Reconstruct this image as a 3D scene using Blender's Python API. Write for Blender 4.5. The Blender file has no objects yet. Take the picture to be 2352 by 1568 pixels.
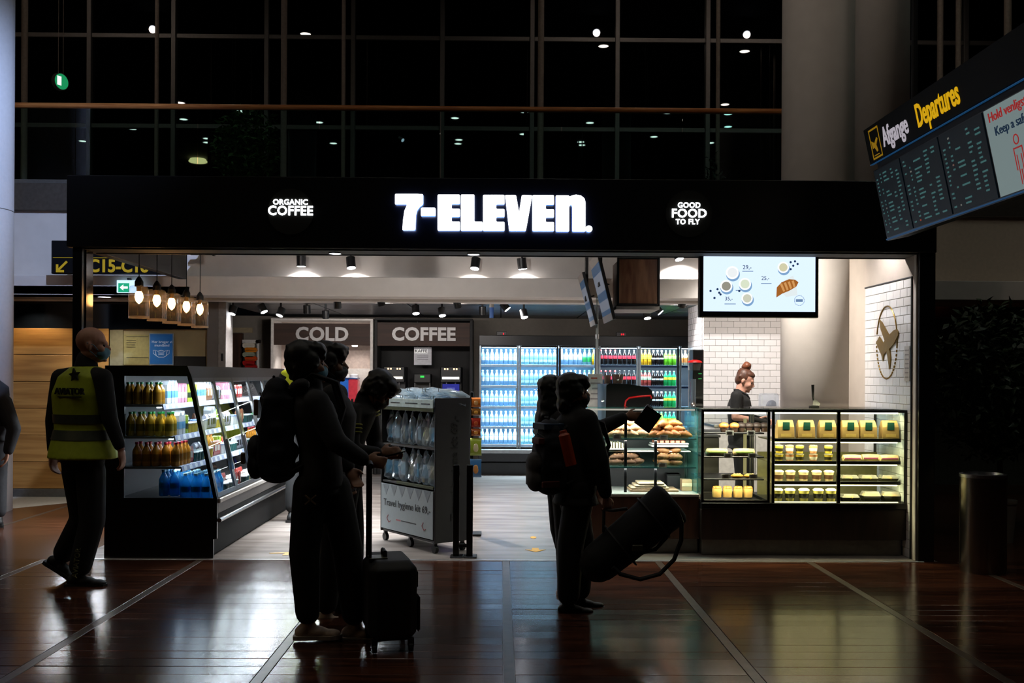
import bpy, math, random
from mathutils import Vector, Matrix, Euler
from mathutils.geometry import tessellate_polygon
random.seed(7)
PI = math.pi
SC = bpy.context.scene
COL = SC.collection

# ------------------------------------------------------------------ camera
CAMH, FPX = 1.52, 2352 * 35 / 36
cam_d = bpy.data.cameras.new('camera')
cam_d.lens, cam_d.sensor_width, cam_d.sensor_fit = 35, 36, 'HORIZONTAL'
cam_d.shift_y = 78 / 2352
cam_d.clip_start, cam_d.clip_end = 0.05, 200
cam = bpy.data.objects.new('camera', cam_d)
COL.objects.link(cam)
YAW, ROLL = math.atan(26 / FPX), 0.0052
CROT = Matrix.Rotation(-YAW, 3, 'Z') @ Matrix.Rotation(PI / 2, 3, 'X') @ Matrix.Rotation(ROLL, 3, 'Z')
cam.rotation_euler = CROT.to_euler()
cam.location = (0, 0, CAMH)
SC.camera = cam

# ------------------------------------------------------------------ world, exposure
w = bpy.data.worlds.new('night'); SC.world = w; w.use_nodes = True
w.node_tree.nodes['Background'].inputs[0].default_value = (0.35, 0.45, 0.7, 1)
w.node_tree.nodes['Background'].inputs[1].default_value = 0.0012
SC.view_settings.view_transform = 'Standard'
SC.view_settings.look = 'None'
SC.view_settings.exposure = 0.0
SC.view_settings.gamma = 1.0
SC.view_settings.use_curve_mapping = False
SC.cycles.max_bounces = 5
SC.cycles.diffuse_bounces = 3
SC.cycles.glossy_bounces = 2
SC.cycles.transmission_bounces = 4
SC.cycles.transparent_max_bounces = 14
SC.cycles.use_adaptive_sampling = True
SC.cycles.adaptive_threshold = 0.05
SC.cycles.sample_clamp_indirect = 3.0
SC.cycles.caustics_reflective = False
SC.cycles.caustics_refractive = False

def at(px, py, Y):
    """world point at depth Y seen at photograph pixel (px, py)"""
    d = CROT @ Vector(((px - 1176) / FPX, -(py - 862) / FPX, -1))
    t = Y / d.y
    return Vector((0, 0, CAMH)) + d * t
def AX(px, Y, py=862): return at(px, py, Y).x
def AZ(py, Y, px=1150): return at(px, py, Y).z

# ------------------------------------------------------------------ materials
MATS = {}
def hexc(h):
    h = h.lstrip('#')
    c = [int(h[i:i+2], 16) / 255 for i in (0, 2, 4)]
    return tuple(x / 12.92 if x <= 0.04045 else ((x + 0.055) / 1.055) ** 2.4 for x in c)
def mat(name, col='#808080', rough=0.5, metal=0.0, em=None, es=0.0, noise=0.12, scale=25, stretch=None, bump=0.0, coat=0.0, spec=0.5, rnd=0.0):
    if name in MATS: return MATS[name]
    c = hexc(col) if isinstance(col, str) else col
    m = bpy.data.materials.new(name); m.use_nodes = True
    nt = m.node_tree; b = nt.nodes['Principled BSDF']
    b.inputs['Roughness'].default_value = rough
    b.inputs['Metallic'].default_value = metal
    b.inputs['Specular IOR Level'].default_value = spec
    b.inputs['Coat Weight'].default_value = coat
    b.inputs['Base Color'].default_value = (*c, 1)
    if noise or bump or rnd:
        tc = nt.nodes.new('ShaderNodeTexCoord')
        mp = nt.nodes.new('ShaderNodeMapping'); mp.inputs['Scale'].default_value = stretch or (1, 1, 1)
        nt.links.new(tc.outputs['Object'], mp.inputs[0])
        n = nt.nodes.new('ShaderNodeTexNoise'); n.inputs['Scale'].default_value = scale; n.inputs['Detail'].default_value = 4
        nt.links.new(mp.outputs[0], n.inputs['Vector'])
        r = nt.nodes.new('ShaderNodeMapRange')
        r.inputs['From Min'].default_value = .3; r.inputs['From Max'].default_value = .7
        r.inputs['To Min'].default_value = 1 - noise; r.inputs['To Max'].default_value = 1 + noise
        nt.links.new(n.outputs['Fac'], r.inputs[0])
        fac = r.outputs[0]
        if rnd:
            oi = nt.nodes.new('ShaderNodeObjectInfo')
            rr = nt.nodes.new('ShaderNodeMapRange'); rr.inputs['To Min'].default_value = 1 - rnd; rr.inputs['To Max'].default_value = 1 + rnd
            nt.links.new(oi.outputs['Random'], rr.inputs[0])
            mu = nt.nodes.new('ShaderNodeMath'); mu.operation = 'MULTIPLY'
            nt.links.new(fac, mu.inputs[0]); nt.links.new(rr.outputs[0], mu.inputs[1]); fac = mu.outputs[0]
        mx = nt.nodes.new('ShaderNodeVectorMath'); mx.operation = 'SCALE'
        mx.inputs[0].default_value = c
        nt.links.new(fac, mx.inputs['Scale']); nt.links.new(mx.outputs[0], b.inputs['Base Color'])
        if bump:
            bp = nt.nodes.new('ShaderNodeBump'); bp.inputs['Strength'].default_value = bump; bp.inputs['Distance'].default_value = .01
            nt.links.new(n.outputs['Fac'], bp.inputs['Height']); nt.links.new(bp.outputs[0], b.inputs['Normal'])
    if em:
        e = hexc(em) if isinstance(em, str) else em
        b.inputs['Emission Color'].default_value = (*e, 1); b.inputs['Emission Strength'].default_value = es
    MATS[name] = m
    return m
def glass(name, tint=(.9, .95, .95), rough=0.02, ior=1.45, body=0.0, bodycol=(.8, .9, 1), refl=1.0):
    """thin pane: tinted transparency plus fresnel reflection; body>0 mixes in a cloudy plastic"""
    if name in MATS: return MATS[name]
    m = bpy.data.materials.new(name); m.use_nodes = True
    nt = m.node_tree; nt.nodes.remove(nt.nodes['Principled BSDF'])
    out = nt.nodes['Material Output']
    tr = nt.nodes.new('ShaderNodeBsdfTransparent'); tr.inputs[0].default_value = (*tint, 1)
    gl = nt.nodes.new('ShaderNodeBsdfGlossy'); gl.inputs['Roughness'].default_value = rough
    gl.inputs[0].default_value = (refl, refl, refl, 1)
    fr = nt.nodes.new('ShaderNodeFresnel'); fr.inputs[0].default_value = ior
    mx = nt.nodes.new('ShaderNodeMixShader')
    src = tr.outputs[0]
    if body:
        df = nt.nodes.new('ShaderNodeBsdfDiffuse'); df.inputs[0].default_value = (*bodycol, 1)
        tl = nt.nodes.new('ShaderNodeBsdfTranslucent'); tl.inputs[0].default_value = (*bodycol, 1)
        m2 = nt.nodes.new('ShaderNodeMixShader'); m2.inputs[0].default_value = .5
        nt.links.new(df.outputs[0], m2.inputs[1]); nt.links.new(tl.outputs[0], m2.inputs[2])
        m3 = nt.nodes.new('ShaderNodeMixShader'); m3.inputs[0].default_value = body
        nt.links.new(tr.outputs[0], m3.inputs[1]); nt.links.new(m2.outputs[0], m3.inputs[2]); src = m3.outputs[0]
    ge = nt.nodes.new('ShaderNodeNewGeometry'); iv = nt.nodes.new('ShaderNodeMath'); iv.operation = 'SUBTRACT'; iv.inputs[0].default_value = 1
    nt.links.new(ge.outputs['Backfacing'], iv.inputs[1])
    ml = nt.nodes.new('ShaderNodeMath'); ml.operation = 'MULTIPLY'
    nt.links.new(fr.outputs[0], ml.inputs[0]); nt.links.new(iv.outputs[0], ml.inputs[1])
    nt.links.new(ml.outputs[0], mx.inputs[0]); nt.links.new(src, mx.inputs[1]); nt.links.new(gl.outputs[0], mx.inputs[2])
    nt.links.new(mx.outputs[0], out.inputs[0])
    MATS[name] = m
    return m
def emit(name, col, es):
    if name in MATS: return MATS[name]
    m = mat(name, '#202020', .6, em=col, es=es, noise=0)
    return m
def wood(name, c1, c2, rough=.45, scale=3.0, axis='X', coat=0.0, rnd=0.0, stretch=14, bump=0.0):
    if name in MATS: return MATS[name]
    m = bpy.data.materials.new(name); m.use_nodes = True
    nt = m.node_tree; b = nt.nodes['Principled BSDF']
    b.inputs['Roughness'].default_value = rough; b.inputs['Coat Weight'].default_value = coat; b.inputs['Coat Roughness'].default_value = .12
    tc = nt.nodes.new('ShaderNodeTexCoord'); mp = nt.nodes.new('ShaderNodeMapping')
    s = {'X': (1, stretch, stretch), 'Y': (stretch, 1, stretch), 'Z': (stretch, stretch, 1)}[axis]
    mp.inputs['Scale'].default_value = s
    nt.links.new(tc.outputs['Object'], mp.inputs[0])
    n = nt.nodes.new('ShaderNodeTexNoise'); n.inputs['Scale'].default_value = scale; n.inputs['Detail'].default_value = 6; n.inputs['Distortion'].default_value = .6
    nt.links.new(mp.outputs[0], n.inputs['Vector'])
    if rnd:
        oi = nt.nodes.new('ShaderNodeObjectInfo')
        ad = nt.nodes.new('ShaderNodeVectorMath'); ad.operation = 'MULTIPLY_ADD'
        cb = nt.nodes.new('ShaderNodeCombineXYZ')
        for i in range(3): nt.links.new(oi.outputs['Random'], cb.inputs[i])
        nt.links.new(cb.outputs[0], ad.inputs[0]); ad.inputs[1].default_value = (60, 60, 60)
        nt.links.new(mp.outputs[0], ad.inputs[2]); nt.links.new(ad.outputs[0], n.inputs['Vector'])
    cr = nt.nodes.new('ShaderNodeValToRGB')
    cr.color_ramp.elements[0].position = .32; cr.color_ramp.elements[0].color = (*hexc(c1), 1)
    cr.color_ramp.elements[1].position = .68; cr.color_ramp.elements[1].color = (*hexc(c2), 1)
    nt.links.new(n.outputs['Fac'], cr.inputs[0])
    src = cr.outputs[0]
    if rnd:
        rr = nt.nodes.new('ShaderNodeMapRange'); rr.inputs['To Min'].default_value = 1 - rnd; rr.inputs['To Max'].default_value = 1 + rnd
        nt.links.new(oi.outputs['Random'], rr.inputs[0])
        vs = nt.nodes.new('ShaderNodeVectorMath'); vs.operation = 'SCALE'
        nt.links.new(src, vs.inputs[0]); nt.links.new(rr.outputs[0], vs.inputs['Scale']); src = vs.outputs[0]
    nt.links.new(src, b.inputs['Base Color'])
    if bump:
        bp = nt.nodes.new('ShaderNodeBump'); bp.inputs['Strength'].default_value = bump; bp.inputs['Distance'].default_value = .004
        mp2 = nt.nodes.new('ShaderNodeMapping'); mp2.inputs['Scale'].default_value = (.8, 95, 1); nt.links.new(tc.outputs['Object'], mp2.inputs[0])
        n2 = nt.nodes.new('ShaderNodeTexNoise'); n2.inputs['Scale'].default_value = 1.0; n2.inputs['Detail'].default_value = 2; nt.links.new(mp2.outputs[0], n2.inputs['Vector'])
        nt.links.new(n2.outputs['Fac'], bp.inputs['Height']); nt.links.new(bp.outputs[0], b.inputs['Normal']); nt.links.new(bp.outputs[0], b.inputs['Coat Normal'])
    MATS[name] = m
    return m

# ------------------------------------------------------------------ mesh building
class MB:
    def __init__(s): s.v = []; s.f = []; s.m = []; s.k = 0
    def add(s, vs, fs):
        o = len(s.v); s.v += [tuple(v) for v in vs]
        for f in fs: s.f.append(tuple(i + o for i in f)); s.m.append(s.k)
        return s
    def mi(s, k): s.k = k; return s
    def box(s, x0, x1, y0, y1, z0, z1, R=None, c=None):
        vs = [Vector((x, y, z)) for z in (z0, z1) for y in (y0, y1) for x in (x0, x1)]
        if R is not None: vs = [R @ v + Vector(c or (0, 0, 0)) for v in vs]
        return s.add(vs, [(0, 2, 3, 1), (4, 5, 7, 6), (0, 1, 5, 4), (1, 3, 7, 5), (3, 2, 6, 7), (2, 0, 4, 6)])
    def bbox(s, x0, x1, y0, y1, z0, z1, b=.005):
        """box with chamfered edges"""
        xs, ys, zs = (x0, x1), (y0, y1), (z0, z1); o = len(s.v); idx = {}; vs = []
        for i in (0, 1):
            for j in (0, 1):
                for k in (0, 1):
                    P = (xs[i], ys[j], zs[k]); D = (b if i == 0 else -b, b if j == 0 else -b, b if k == 0 else -b)
                    for a in range(3):
                        p = [P[q] + (0 if q == a else D[q]) for q in range(3)]
                        idx[i, j, k, a] = len(vs); vs.append(p)
        fs = []
        for a in range(3):
            u, w = (a + 1) % 3, (a + 2) % 3
            for e in (0, 1):
                q = []
                for p, r in ((0, 0), (1, 0), (1, 1), (0, 1)):
                    c = [0, 0, 0]; c[a] = e; c[u] = p; c[w] = r; q.append(idx[(*c, a)])
                fs.append(q if e else q[::-1])
        for a in range(3):
            u, w = (a + 1) % 3, (a + 2) % 3
            for p in (0, 1):
                for r in (0, 1):
                    c0 = [0, 0, 0]; c0[u] = p; c0[w] = r; c1 = list(c0); c1[a] = 1
                    q = [idx[(*c0, u)], idx[(*c1, u)], idx[(*c1, w)], idx[(*c0, w)]]
                    fs.append(q if (p ^ r) else q[::-1])
        for i in (0, 1):
            for j in (0, 1):
                for k in (0, 1):
                    q = [idx[i, j, k, a] for a in range(3)]
                    fs.append(q if (i + j + k) % 2 else q[::-1])
        return s.add(vs, fs)
    def cyl(s, p0, p1, r0, r1=None, seg=12, caps=True):
        p0, p1 = Vector(p0), Vector(p1); r1 = r0 if r1 is None else r1
        d = (p1 - p0).normalized()
        a = Vector((0, 0, 1)) if abs(d.z) < .9 else Vector((1, 0, 0))
        u = d.cross(a).normalized(); w = d.cross(u)
        vs = []
        for p, r in ((p0, r0), (p1, r1)):
            for i in range(seg):
                t = 2 * PI * i / seg; vs.append(p + (u * math.cos(t) + w * math.sin(t)) * r)
        fs = [(i, (i + 1) % seg, seg + (i + 1) % seg, seg + i)[::-1] for i in range(seg)]
        if caps: fs += [tuple(range(seg)), tuple(range(2 * seg - 1, seg - 1, -1))]
        return s.add(vs, fs)
    def tube(s, pts, r, seg=8, closed=False):
        pts = [Vector(p) for p in pts]; n = len(pts); vs = []; fs = []
        rs = r if isinstance(r, (list, tuple)) else [r] * n
        up = None
        for i, p in enumerate(pts):
            if closed: d = (pts[(i + 1) % n] - pts[i - 1]).normalized()
            else: d = (pts[min(i + 1, n - 1)] - pts[max(i - 1, 0)]).normalized()
            if up is None: up = d.orthogonal().normalized()
            up = (up - d * up.dot(d)).normalized(); w = d.cross(up)
            for k in range(seg):
                t = 2 * PI * k / seg; vs.append(p + (up * math.cos(t) + w * math.sin(t)) * rs[i])
        for i in range(n if closed else n - 1):
            j = (i + 1) % n
            for k in range(seg):
                k2 = (k + 1) % seg; fs.append((i * seg + k, i * seg + k2, j * seg + k2, j * seg + k))
        if not closed: fs += [tuple(range(seg))[::-1], tuple(range((n - 1) * seg, n * seg))]
        return s.add(vs, fs)
    def lathe(s, prof, seg=14, c=(0, 0, 0), caps=True):
        """prof: list of (r, z) bottom to top"""
        vs = []; fs = []; n = len(prof); c = Vector(c)
        for r, z in prof:
            for i in range(seg):
                t = 2 * PI * i / seg; vs.append(c + Vector((r * math.cos(t), r * math.sin(t), z)))
        for j in range(n - 1):
            for i in range(seg):
                i2 = (i + 1) % seg; fs.append((j * seg + i, j * seg + i2, (j + 1) * seg + i2, (j + 1) * seg + i))
        if caps and prof[0][0] > 1e-5: fs.append(tuple(range(seg))[::-1])
        if caps and prof[-1][0] > 1e-5: fs.append(tuple(range((n - 1) * seg, n * seg)))
        return s.add(vs, fs)
    def ball(s, c, r, R=None, seg=14, rings=9):
        c = Vector(c); r = (r, r, r) if isinstance(r, (int, float)) else r
        vs = []; fs = []
        for j in range(1, rings):
            ph = PI * j / rings - PI / 2
            for i in range(seg):
                t = 2 * PI * i / seg
                vs.append(Vector((math.cos(ph) * math.cos(t) * r[0], math.cos(ph) * math.sin(t) * r[1], math.sin(ph) * r[2])))
        vs.append(Vector((0, 0, -r[2]))); vs.append(Vector((0, 0, r[2])))
        a, b = len(vs) - 2, len(vs) - 1
        for j in range(rings - 2):
            for i in range(seg):
                i2 = (i + 1) % seg; fs.append((j * seg + i, j * seg + i2, (j + 1) * seg + i2, (j + 1) * seg + i))
        for i in range(seg):
            i2 = (i + 1) % seg; fs.append((a, i2, i)); fs.append((b, (rings - 2) * seg + i, (rings - 2) * seg + i2))
        vs = [(R @ v if R is not None else v) + c for v in vs]
        return s.add(vs, fs)
    def loft(s, rings):
        """rings: list of lists of points, closed with fan caps"""
        n = len(rings[0]); vs = [p for r in rings for p in r]; fs = []
        for j in range(len(rings) - 1):
            for i in range(n):
                i2 = (i + 1) % n; fs.append((j * n + i, j * n + i2, (j + 1) * n + i2, (j + 1) * n + i))
        fs += [tuple(range(n))[::-1], tuple(range((len(rings) - 1) * n, len(rings) * n))]
        return s.add(vs, fs)
    def eloft(s, secs, seg=16):
        """secs: (centre, rx, ry) horizontal ellipses"""
        return s.loft([[Vector(c) + Vector((rx * math.cos(2 * PI * i / seg), ry * math.sin(2 * PI * i / seg), 0)) for i in range(seg)] for c, rx, ry in secs])
    def limb(s, pts, rs, seg=12):
        """tapered chain of balls and cones, to be remeshed into one skin"""
        for i, p in enumerate(pts):
            s.ball(p, rs[i], seg=seg, rings=8)
            if i: s.cyl(pts[i - 1], p, rs[i - 1], rs[i], seg)
        return s
    def prism(s, poly, fn, d0, d1, side=None):
        """poly: 2-D points; fn(u, v, d) -> 3-D; extruded between d0 and d1"""
        tri = tessellate_polygon([[Vector((p[0], p[1], 0)) for p in poly]])
        n = len(poly); k0 = s.k
        o = len(s.v)
        s.add([fn(p[0], p[1], d0) for p in poly] + [fn(p[0], p[1], d1) for p in poly], [])
        for t in tri:
            s.f.append(tuple(o + i for i in t)); s.m.append(k0)
            s.f.append(tuple(o + n + i for i in t[::-1])); s.m.append(k0)
        for i in range(n):
            j = (i + 1) % n
            s.f.append((o + i, o + j, o + n + j, o + n + i)); s.m.append(side if side is not None else k0)
        return s
    def xf(s, M):
        s.v = [tuple(M @ Vector(v)) for v in s.v]; return s
    def mesh(s, name, mats, smooth=False, fix=True):
        me = bpy.data.meshes.new(name); me.from_pydata(s.v, [], s.f)
        for m in (mats if isinstance(mats, (list, tuple)) else [mats]): me.materials.append(m)
        if any(s.m): me.polygons.foreach_set('material_index', s.m)
        if fix:
            import bmesh
            b = bmesh.new(); b.from_mesh(me); bmesh.ops.recalc_face_normals(b, faces=b.faces); b.to_mesh(me); b.free()
        if smooth:
            me.polygons.foreach_set('use_smooth', [True] * len(me.polygons))
            if smooth != 'all': me.set_sharp_from_angle(angle=math.radians(smooth if isinstance(smooth, (int, float)) and smooth > 1 else 40))
        me.update(); return me
    def build(s, name, mats, parent=None, smooth=False, w=False, loc=None, fix=True):
        """w=True: geometry given in world coordinates, parent stands unrotated"""
        if w and parent is not None:
            o = parent.location.copy(); q = parent.parent
            while q is not None: o = o + q.location; q = q.parent
            s.v = [(a - o.x, b - o.y, c - o.z) for a, b, c in s.v]
        return link(name, s.mesh(name, mats, smooth, fix), parent, loc)
def link(name, data, parent=None, loc=None):
    ob = bpy.data.objects.new(name, data); COL.objects.link(ob)
    if parent is not None: ob.parent = parent
    if loc is not None: ob.location = loc
    return ob
def tag(o, label, cat, group=None, kind=None):
    o['label'] = label; o['category'] = cat
    if group: o['group'] = group
    if kind: o['kind'] = kind
    return o
def thing(name, label, cat, loc=(0, 0, 0), rz=0, group=None):
    o = bpy.data.objects.new(name, None); COL.objects.link(o); o.empty_display_size = .1
    o.location = loc; o.rotation_euler = (0, 0, rz)
    return tag(o, label, cat, group)
def struct(name, mb, m, parent=None, smooth=False, label=None):
    o = mb.build(name, m, parent, smooth)
    if parent is None: o['kind'] = 'structure'
    if label: o['label'] = label
    return o
def dup(root, loc, rz=None, label=None, group=None, rot=None, scale=None):
    r = root.copy(); COL.objects.link(r); r.location = loc
    if rz is not None: r.rotation_euler = (0, 0, rz)
    if rot is not None: r.rotation_euler = rot
    if scale is not None: r.scale = scale
    if label: r['label'] = label
    if group: r['group'] = group
    for ch in root.children:
        c = ch.copy(); COL.objects.link(c); c.parent = r
        for g in ch.children:
            d = g.copy(); COL.objects.link(d); d.parent = c
    return r
class Stock:
    """first placement moves the prototype itself, later ones copy it"""
    def __init__(s, proto): s.p = proto; s.used = False
    def put(s, loc, label, group=None, rz=0, rot=None, scale=None):
        if not s.used:
            s.used = True; o = s.p; o.location = loc; o.rotation_euler = rot or (0, 0, rz); o['label'] = label
            if group: o['group'] = group
            if scale: o.scale = scale
            return o
        return dup(s.p, loc, rz, label, group, rot, scale)
TMP = bpy.data.scenes.new('workbench')
def evaluated(ob):
    """mesh of a temporary object with its modifiers, evaluated in a side scene"""
    vl = TMP.view_layers[0]; vl.update()
    return bpy.data.meshes.new_from_object(ob.evaluated_get(vl.depsgraph))
def text_mb(txt, size, depth=.003, offset=0.0, align='CENTER', xs=1.0, shear=0.0, spacing=1.0):
    cu = bpy.data.curves.new('t', 'FONT'); cu.body = txt; cu.size = size; cu.extrude = depth / 2; cu.offset = offset
    cu.align_x = align; cu.align_y = 'CENTER'; cu.resolution_u = 3; cu.shear = shear; cu.space_character = spacing
    ob = bpy.data.objects.new('t', cu); TMP.collection.objects.link(ob)
    me = evaluated(ob)
    b = MB(); b.v = [(v.co.x * xs, v.co.y, v.co.z) for v in me.vertices]; b.f = [tuple(p.vertices) for p in me.polygons]; b.m = [0] * len(b.f)
    bpy.data.objects.remove(ob); bpy.data.curves.remove(cu); bpy.data.meshes.remove(me)
    return b
STAND = Matrix.Rotation(PI / 2, 4, 'X')          # lettering upright, read from -Y
def lettering(txt, size, pos, m, parent, depth=.004, offset=0.0, align='CENTER', xs=1.0, name='lettering', M=None, spacing=1.0):
    b = text_mb(txt, size, depth, offset, align, xs, spacing=spacing)
    b.xf(Matrix.Translation(Vector(pos)) @ (M if M is not None else STAND))
    return b.build(name, m, parent, w=True, fix=False)
ORD = ['first', 'second', 'third', 'fourth', 'fifth', 'sixth', 'seventh', 'eighth', 'ninth', 'tenth', 'eleventh', 'twelfth', 'thirteenth', 'fourteenth', 'fifteenth', 'sixteenth', 'seventeenth', 'eighteenth', 'nineteenth', 'twentieth', 'twenty-first', 'twenty-second', 'twenty-third', 'twenty-fourth', 'twenty-fifth', 'twenty-sixth', 'twenty-seventh', 'twenty-eighth', 'twenty-ninth', 'thirtieth', 'thirty-first', 'thirty-second', 'thirty-third', 'thirty-fourth', 'thirty-fifth', 'thirty-sixth', 'thirty-seventh', 'thirty-eighth', 'thirty-ninth', 'fortieth']
def lamp(name, kind, loc, power, col=(1, 1, 1), parent=None, aim=None, size=.1, spot=60, blend=.5, sy=None):
    l = bpy.data.lights.new(name, kind); l.energy = power; l.color = col
    if kind == 'SPOT': l.spot_size = math.radians(spot); l.spot_blend = blend; l.shadow_soft_size = size
    elif kind == 'AREA':
        l.size = size
        if sy: l.shape = 'RECTANGLE'; l.size_y = sy
    else: l.shadow_soft_size = size
    o = bpy.data.objects.new(name, l); COL.objects.link(o)
    if parent is not None: o.parent = parent
    o.location = loc
    if aim is not None: o.rotation_euler = Vector(aim).to_track_quat('-Z', 'Y').to_euler()
    return o
def remesh(mb, name, m, parent, voxel=.01, smooth=4, w=False):
    me0 = mb.mesh('tmp', m, fix=False)
    ob = bpy.data.objects.new('tmp', me0); TMP.collection.objects.link(ob)
    md = ob.modifiers.new('r', 'REMESH'); md.mode = 'VOXEL'; md.voxel_size = voxel; md.use_smooth_shade = True
    if smooth:
        s = ob.modifiers.new('s', 'SMOOTH'); s.factor = .5; s.iterations = smooth
    me = evaluated(ob)
    me.name = name; bpy.data.objects.remove(ob); bpy.data.meshes.remove(me0)
    me.materials.clear(); me.materials.append(m)
    me.polygons.foreach_set('use_smooth', [True] * len(me.polygons))
    return link(name, me, parent)
# ================================================================== STRUCTURE
YF = 8.18            # shop front
BLACK = mat('black_lacquer', '#0b0b0d', .35, noise=.1)
MBLACK = mat('matte_black', '#0e0e10', .7, noise=.15)
DGREY = mat('dark_grey_metal', '#2a2b2e', .45, .3)
STEEL = mat('brushed_steel', '#b4b4b6', .28, 1.0, noise=.15, scale=60, stretch=(1, 1, .02))
WHITEP = mat('white_plaster', '#cfc8c2', .85, noise=.04, scale=6, bump=.03)
WARMP = mat('warm_plaster', '#b5aaa0', .85, noise=.05, scale=6, bump=.03)
GREYP = mat('grey_paint', '#6f6b68', .7, noise=.06, scale=8)
CREAM = mat('cream_panel', '#a89a72', .6, noise=.06, scale=8)
DARKCEIL = mat('dark_ceiling_panel', '#34383d', .35, noise=.1, scale=12)
GROUT = mat('tile_grout', '#8d8a88', .9, noise=.08)
TILE = mat('white_glazed_tile', '#e2dfe0', .16, noise=.03, scale=9, rnd=.04)
PLANK = wood('hall_plank_wood', '#2a150f', '#55301f', .17, 2.2, 'X', coat=.08, rnd=.3, stretch=9, bump=.10)
HALLFAR = wood('hall_floor_wood', '#3a2016', '#5e3826', .24, 1.6, 'X', coat=.4, stretch=7)
SHOPFLOOR = wood('shop_floor_vinyl', '#857b75', '#aca39d', .26, 1.3, 'X', stretch=5, bump=.05)
STRIP = mat('pale_floor_inlay', '#4e4036', .3, noise=.3, scale=14)
OAK = wood('oak_veneer', '#9a6a35', '#b98848', .45, 1.3, 'X', rnd=.1, stretch=16)
WALNUT = wood('walnut_veneer', '#28170f', '#3e261c', .65, 1.6, 'X', stretch=10)
WALNUTV = wood('walnut_veneer_upright', '#2e1c14', '#4a2d20', .45, 2.0, 'Z', stretch=10)
ALU = mat('grey_aluminium', '#6d6a66', .45, .6, noise=.1)

# hall floor: slab, loose planks near the camera, inlaid strips
fl = struct("floor", MB().box(-17, 17, -4, 8.17, -.12, -.012).box(-17, -3.5, 8.17, 20, -.12, 0).box(3.62, 17, 8.17, 20, -.12, 0).box(-3.5, 3.62, 15.9, 20, -.12, 0), HALLFAR)
pitch, roww = 1.25, .1425
pl_me = MB().bbox(-.593, .593, -.0705, .0705, -.012, 0, .0012).mesh('plank', PLANK)
for r in range(28):
    for c in range(8):
        o = link('plank', pl_me, fl, (-4.95 + pitch * (c + .5), 4.2 + roww * (r + .5), random.uniform(-.0006, .0004)))
        o.rotation_euler = (random.gauss(0, .007), random.gauss(0, .0004), PI * random.randint(0, 1))
st_me = MB().bbox(-.028, .028, -1.99, 1.99, -.012, .0, .001).mesh('inlay_strip', STRIP)
for c in range(9): link('inlay_strip', st_me, fl, (-4.95 + pitch * c, 6.18, 0))
far_me = MB().box(-.025, .025, -2, 2, 0, .001).mesh('inlay_strip', STRIP)
for c in (0, 1): link('inlay_strip', far_me, fl, (-6.2 + pitch * c, 10.2, 0))
# pale stone patch by the oak wall
MB().prism([(-6.0, 10.6), (-4.6, 12.28), (-6.0, 12.28)], lambda u, v, d: Vector((u, v, d)), 0, .002).build('stone_inlay', mat('pale_stone', '#a9a59c', .5), fl)
# shop floor
sf = struct('floor_shop', MB().box(-3.5, 3.62, 8.19, 15.9, -.12, 0), SHOPFLOOR)
struct('trim_1', MB().bbox(-3.45, 3.5, 8.165, 8.2, -.01, .004, .002), mat('threshold_metal', '#c9c9c9', .3, .9, noise=.1), label='bright metal threshold strip across the shop front')

# bulkhead that carries the upper deck
ZC = 2.43
struct('wall_back_upper', MB().box(-10, 3.5, 12.0, 12.3, 2.4, 3.46), WHITEP, label='white upper bulkhead wall behind the spotlights')
struct('wall_right_upper', MB().box(3.5, 10, 12.0, 12.3, 2.4, 3.46), mat('beige_plaster', '#d8c4b2', .85, noise=.05))
struct('trim_2', MB().bbox(-10, 10, 11.6, 12.0, ZC, 2.656, .006), WHITEP, label='projecting white band under the bulkhead')
struct('trim_3', MB().bbox(-10, 10, 11.95, 12.3, 3.46, 3.79, .01), mat('grey_fascia_metal', '#5d564f', .4, .5), label='grey metal edge of the upper deck')
struct('floor_upper', MB().box(-10, 10, 12.3, 20, 3.66, 3.79), GREYP)
# low ceiling at the rear of the shop
lc = struct('ceiling', MB().box(-3.62, 3.6, 12.0, 16.0, ZC + .012, ZC + .1), MBLACK, label='dark panelled shop ceiling')
seg_me = MB().bbox(-.59, .59, -.49, .49, 0, .012, .003).mesh('ceiling_panel', DARKCEIL)
for i in range(6):
    for j in range(4): link('ceiling_panel', seg_me, lc, (-3.0 + 1.2 * i, 12.5 + 1.0 * j, ZC))
struct('ceiling_left', MB().box(-10, -3.62, 11.6, 12.6, ZC, ZC + .1), WHITEP)
struct('ceiling_shop_front', MB().box(-3.5, 3.5, 8.5, 12.0, 3.05, 3.12), MBLACK, label='black ceiling void above the shop front')
# back wall of the shop
struct('wall_back', MB().box(-6, 3.6, 15.9, 16.05, 0, 2.45), mat('back_wall_paint', '#7c756d', .8, noise=.05), label='grey painted rear wall of the shop')
struct('wall_inner_right', MB().box(3.55, 3.65, 9.4, 16, 0, 3.1), WARMP)

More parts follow.
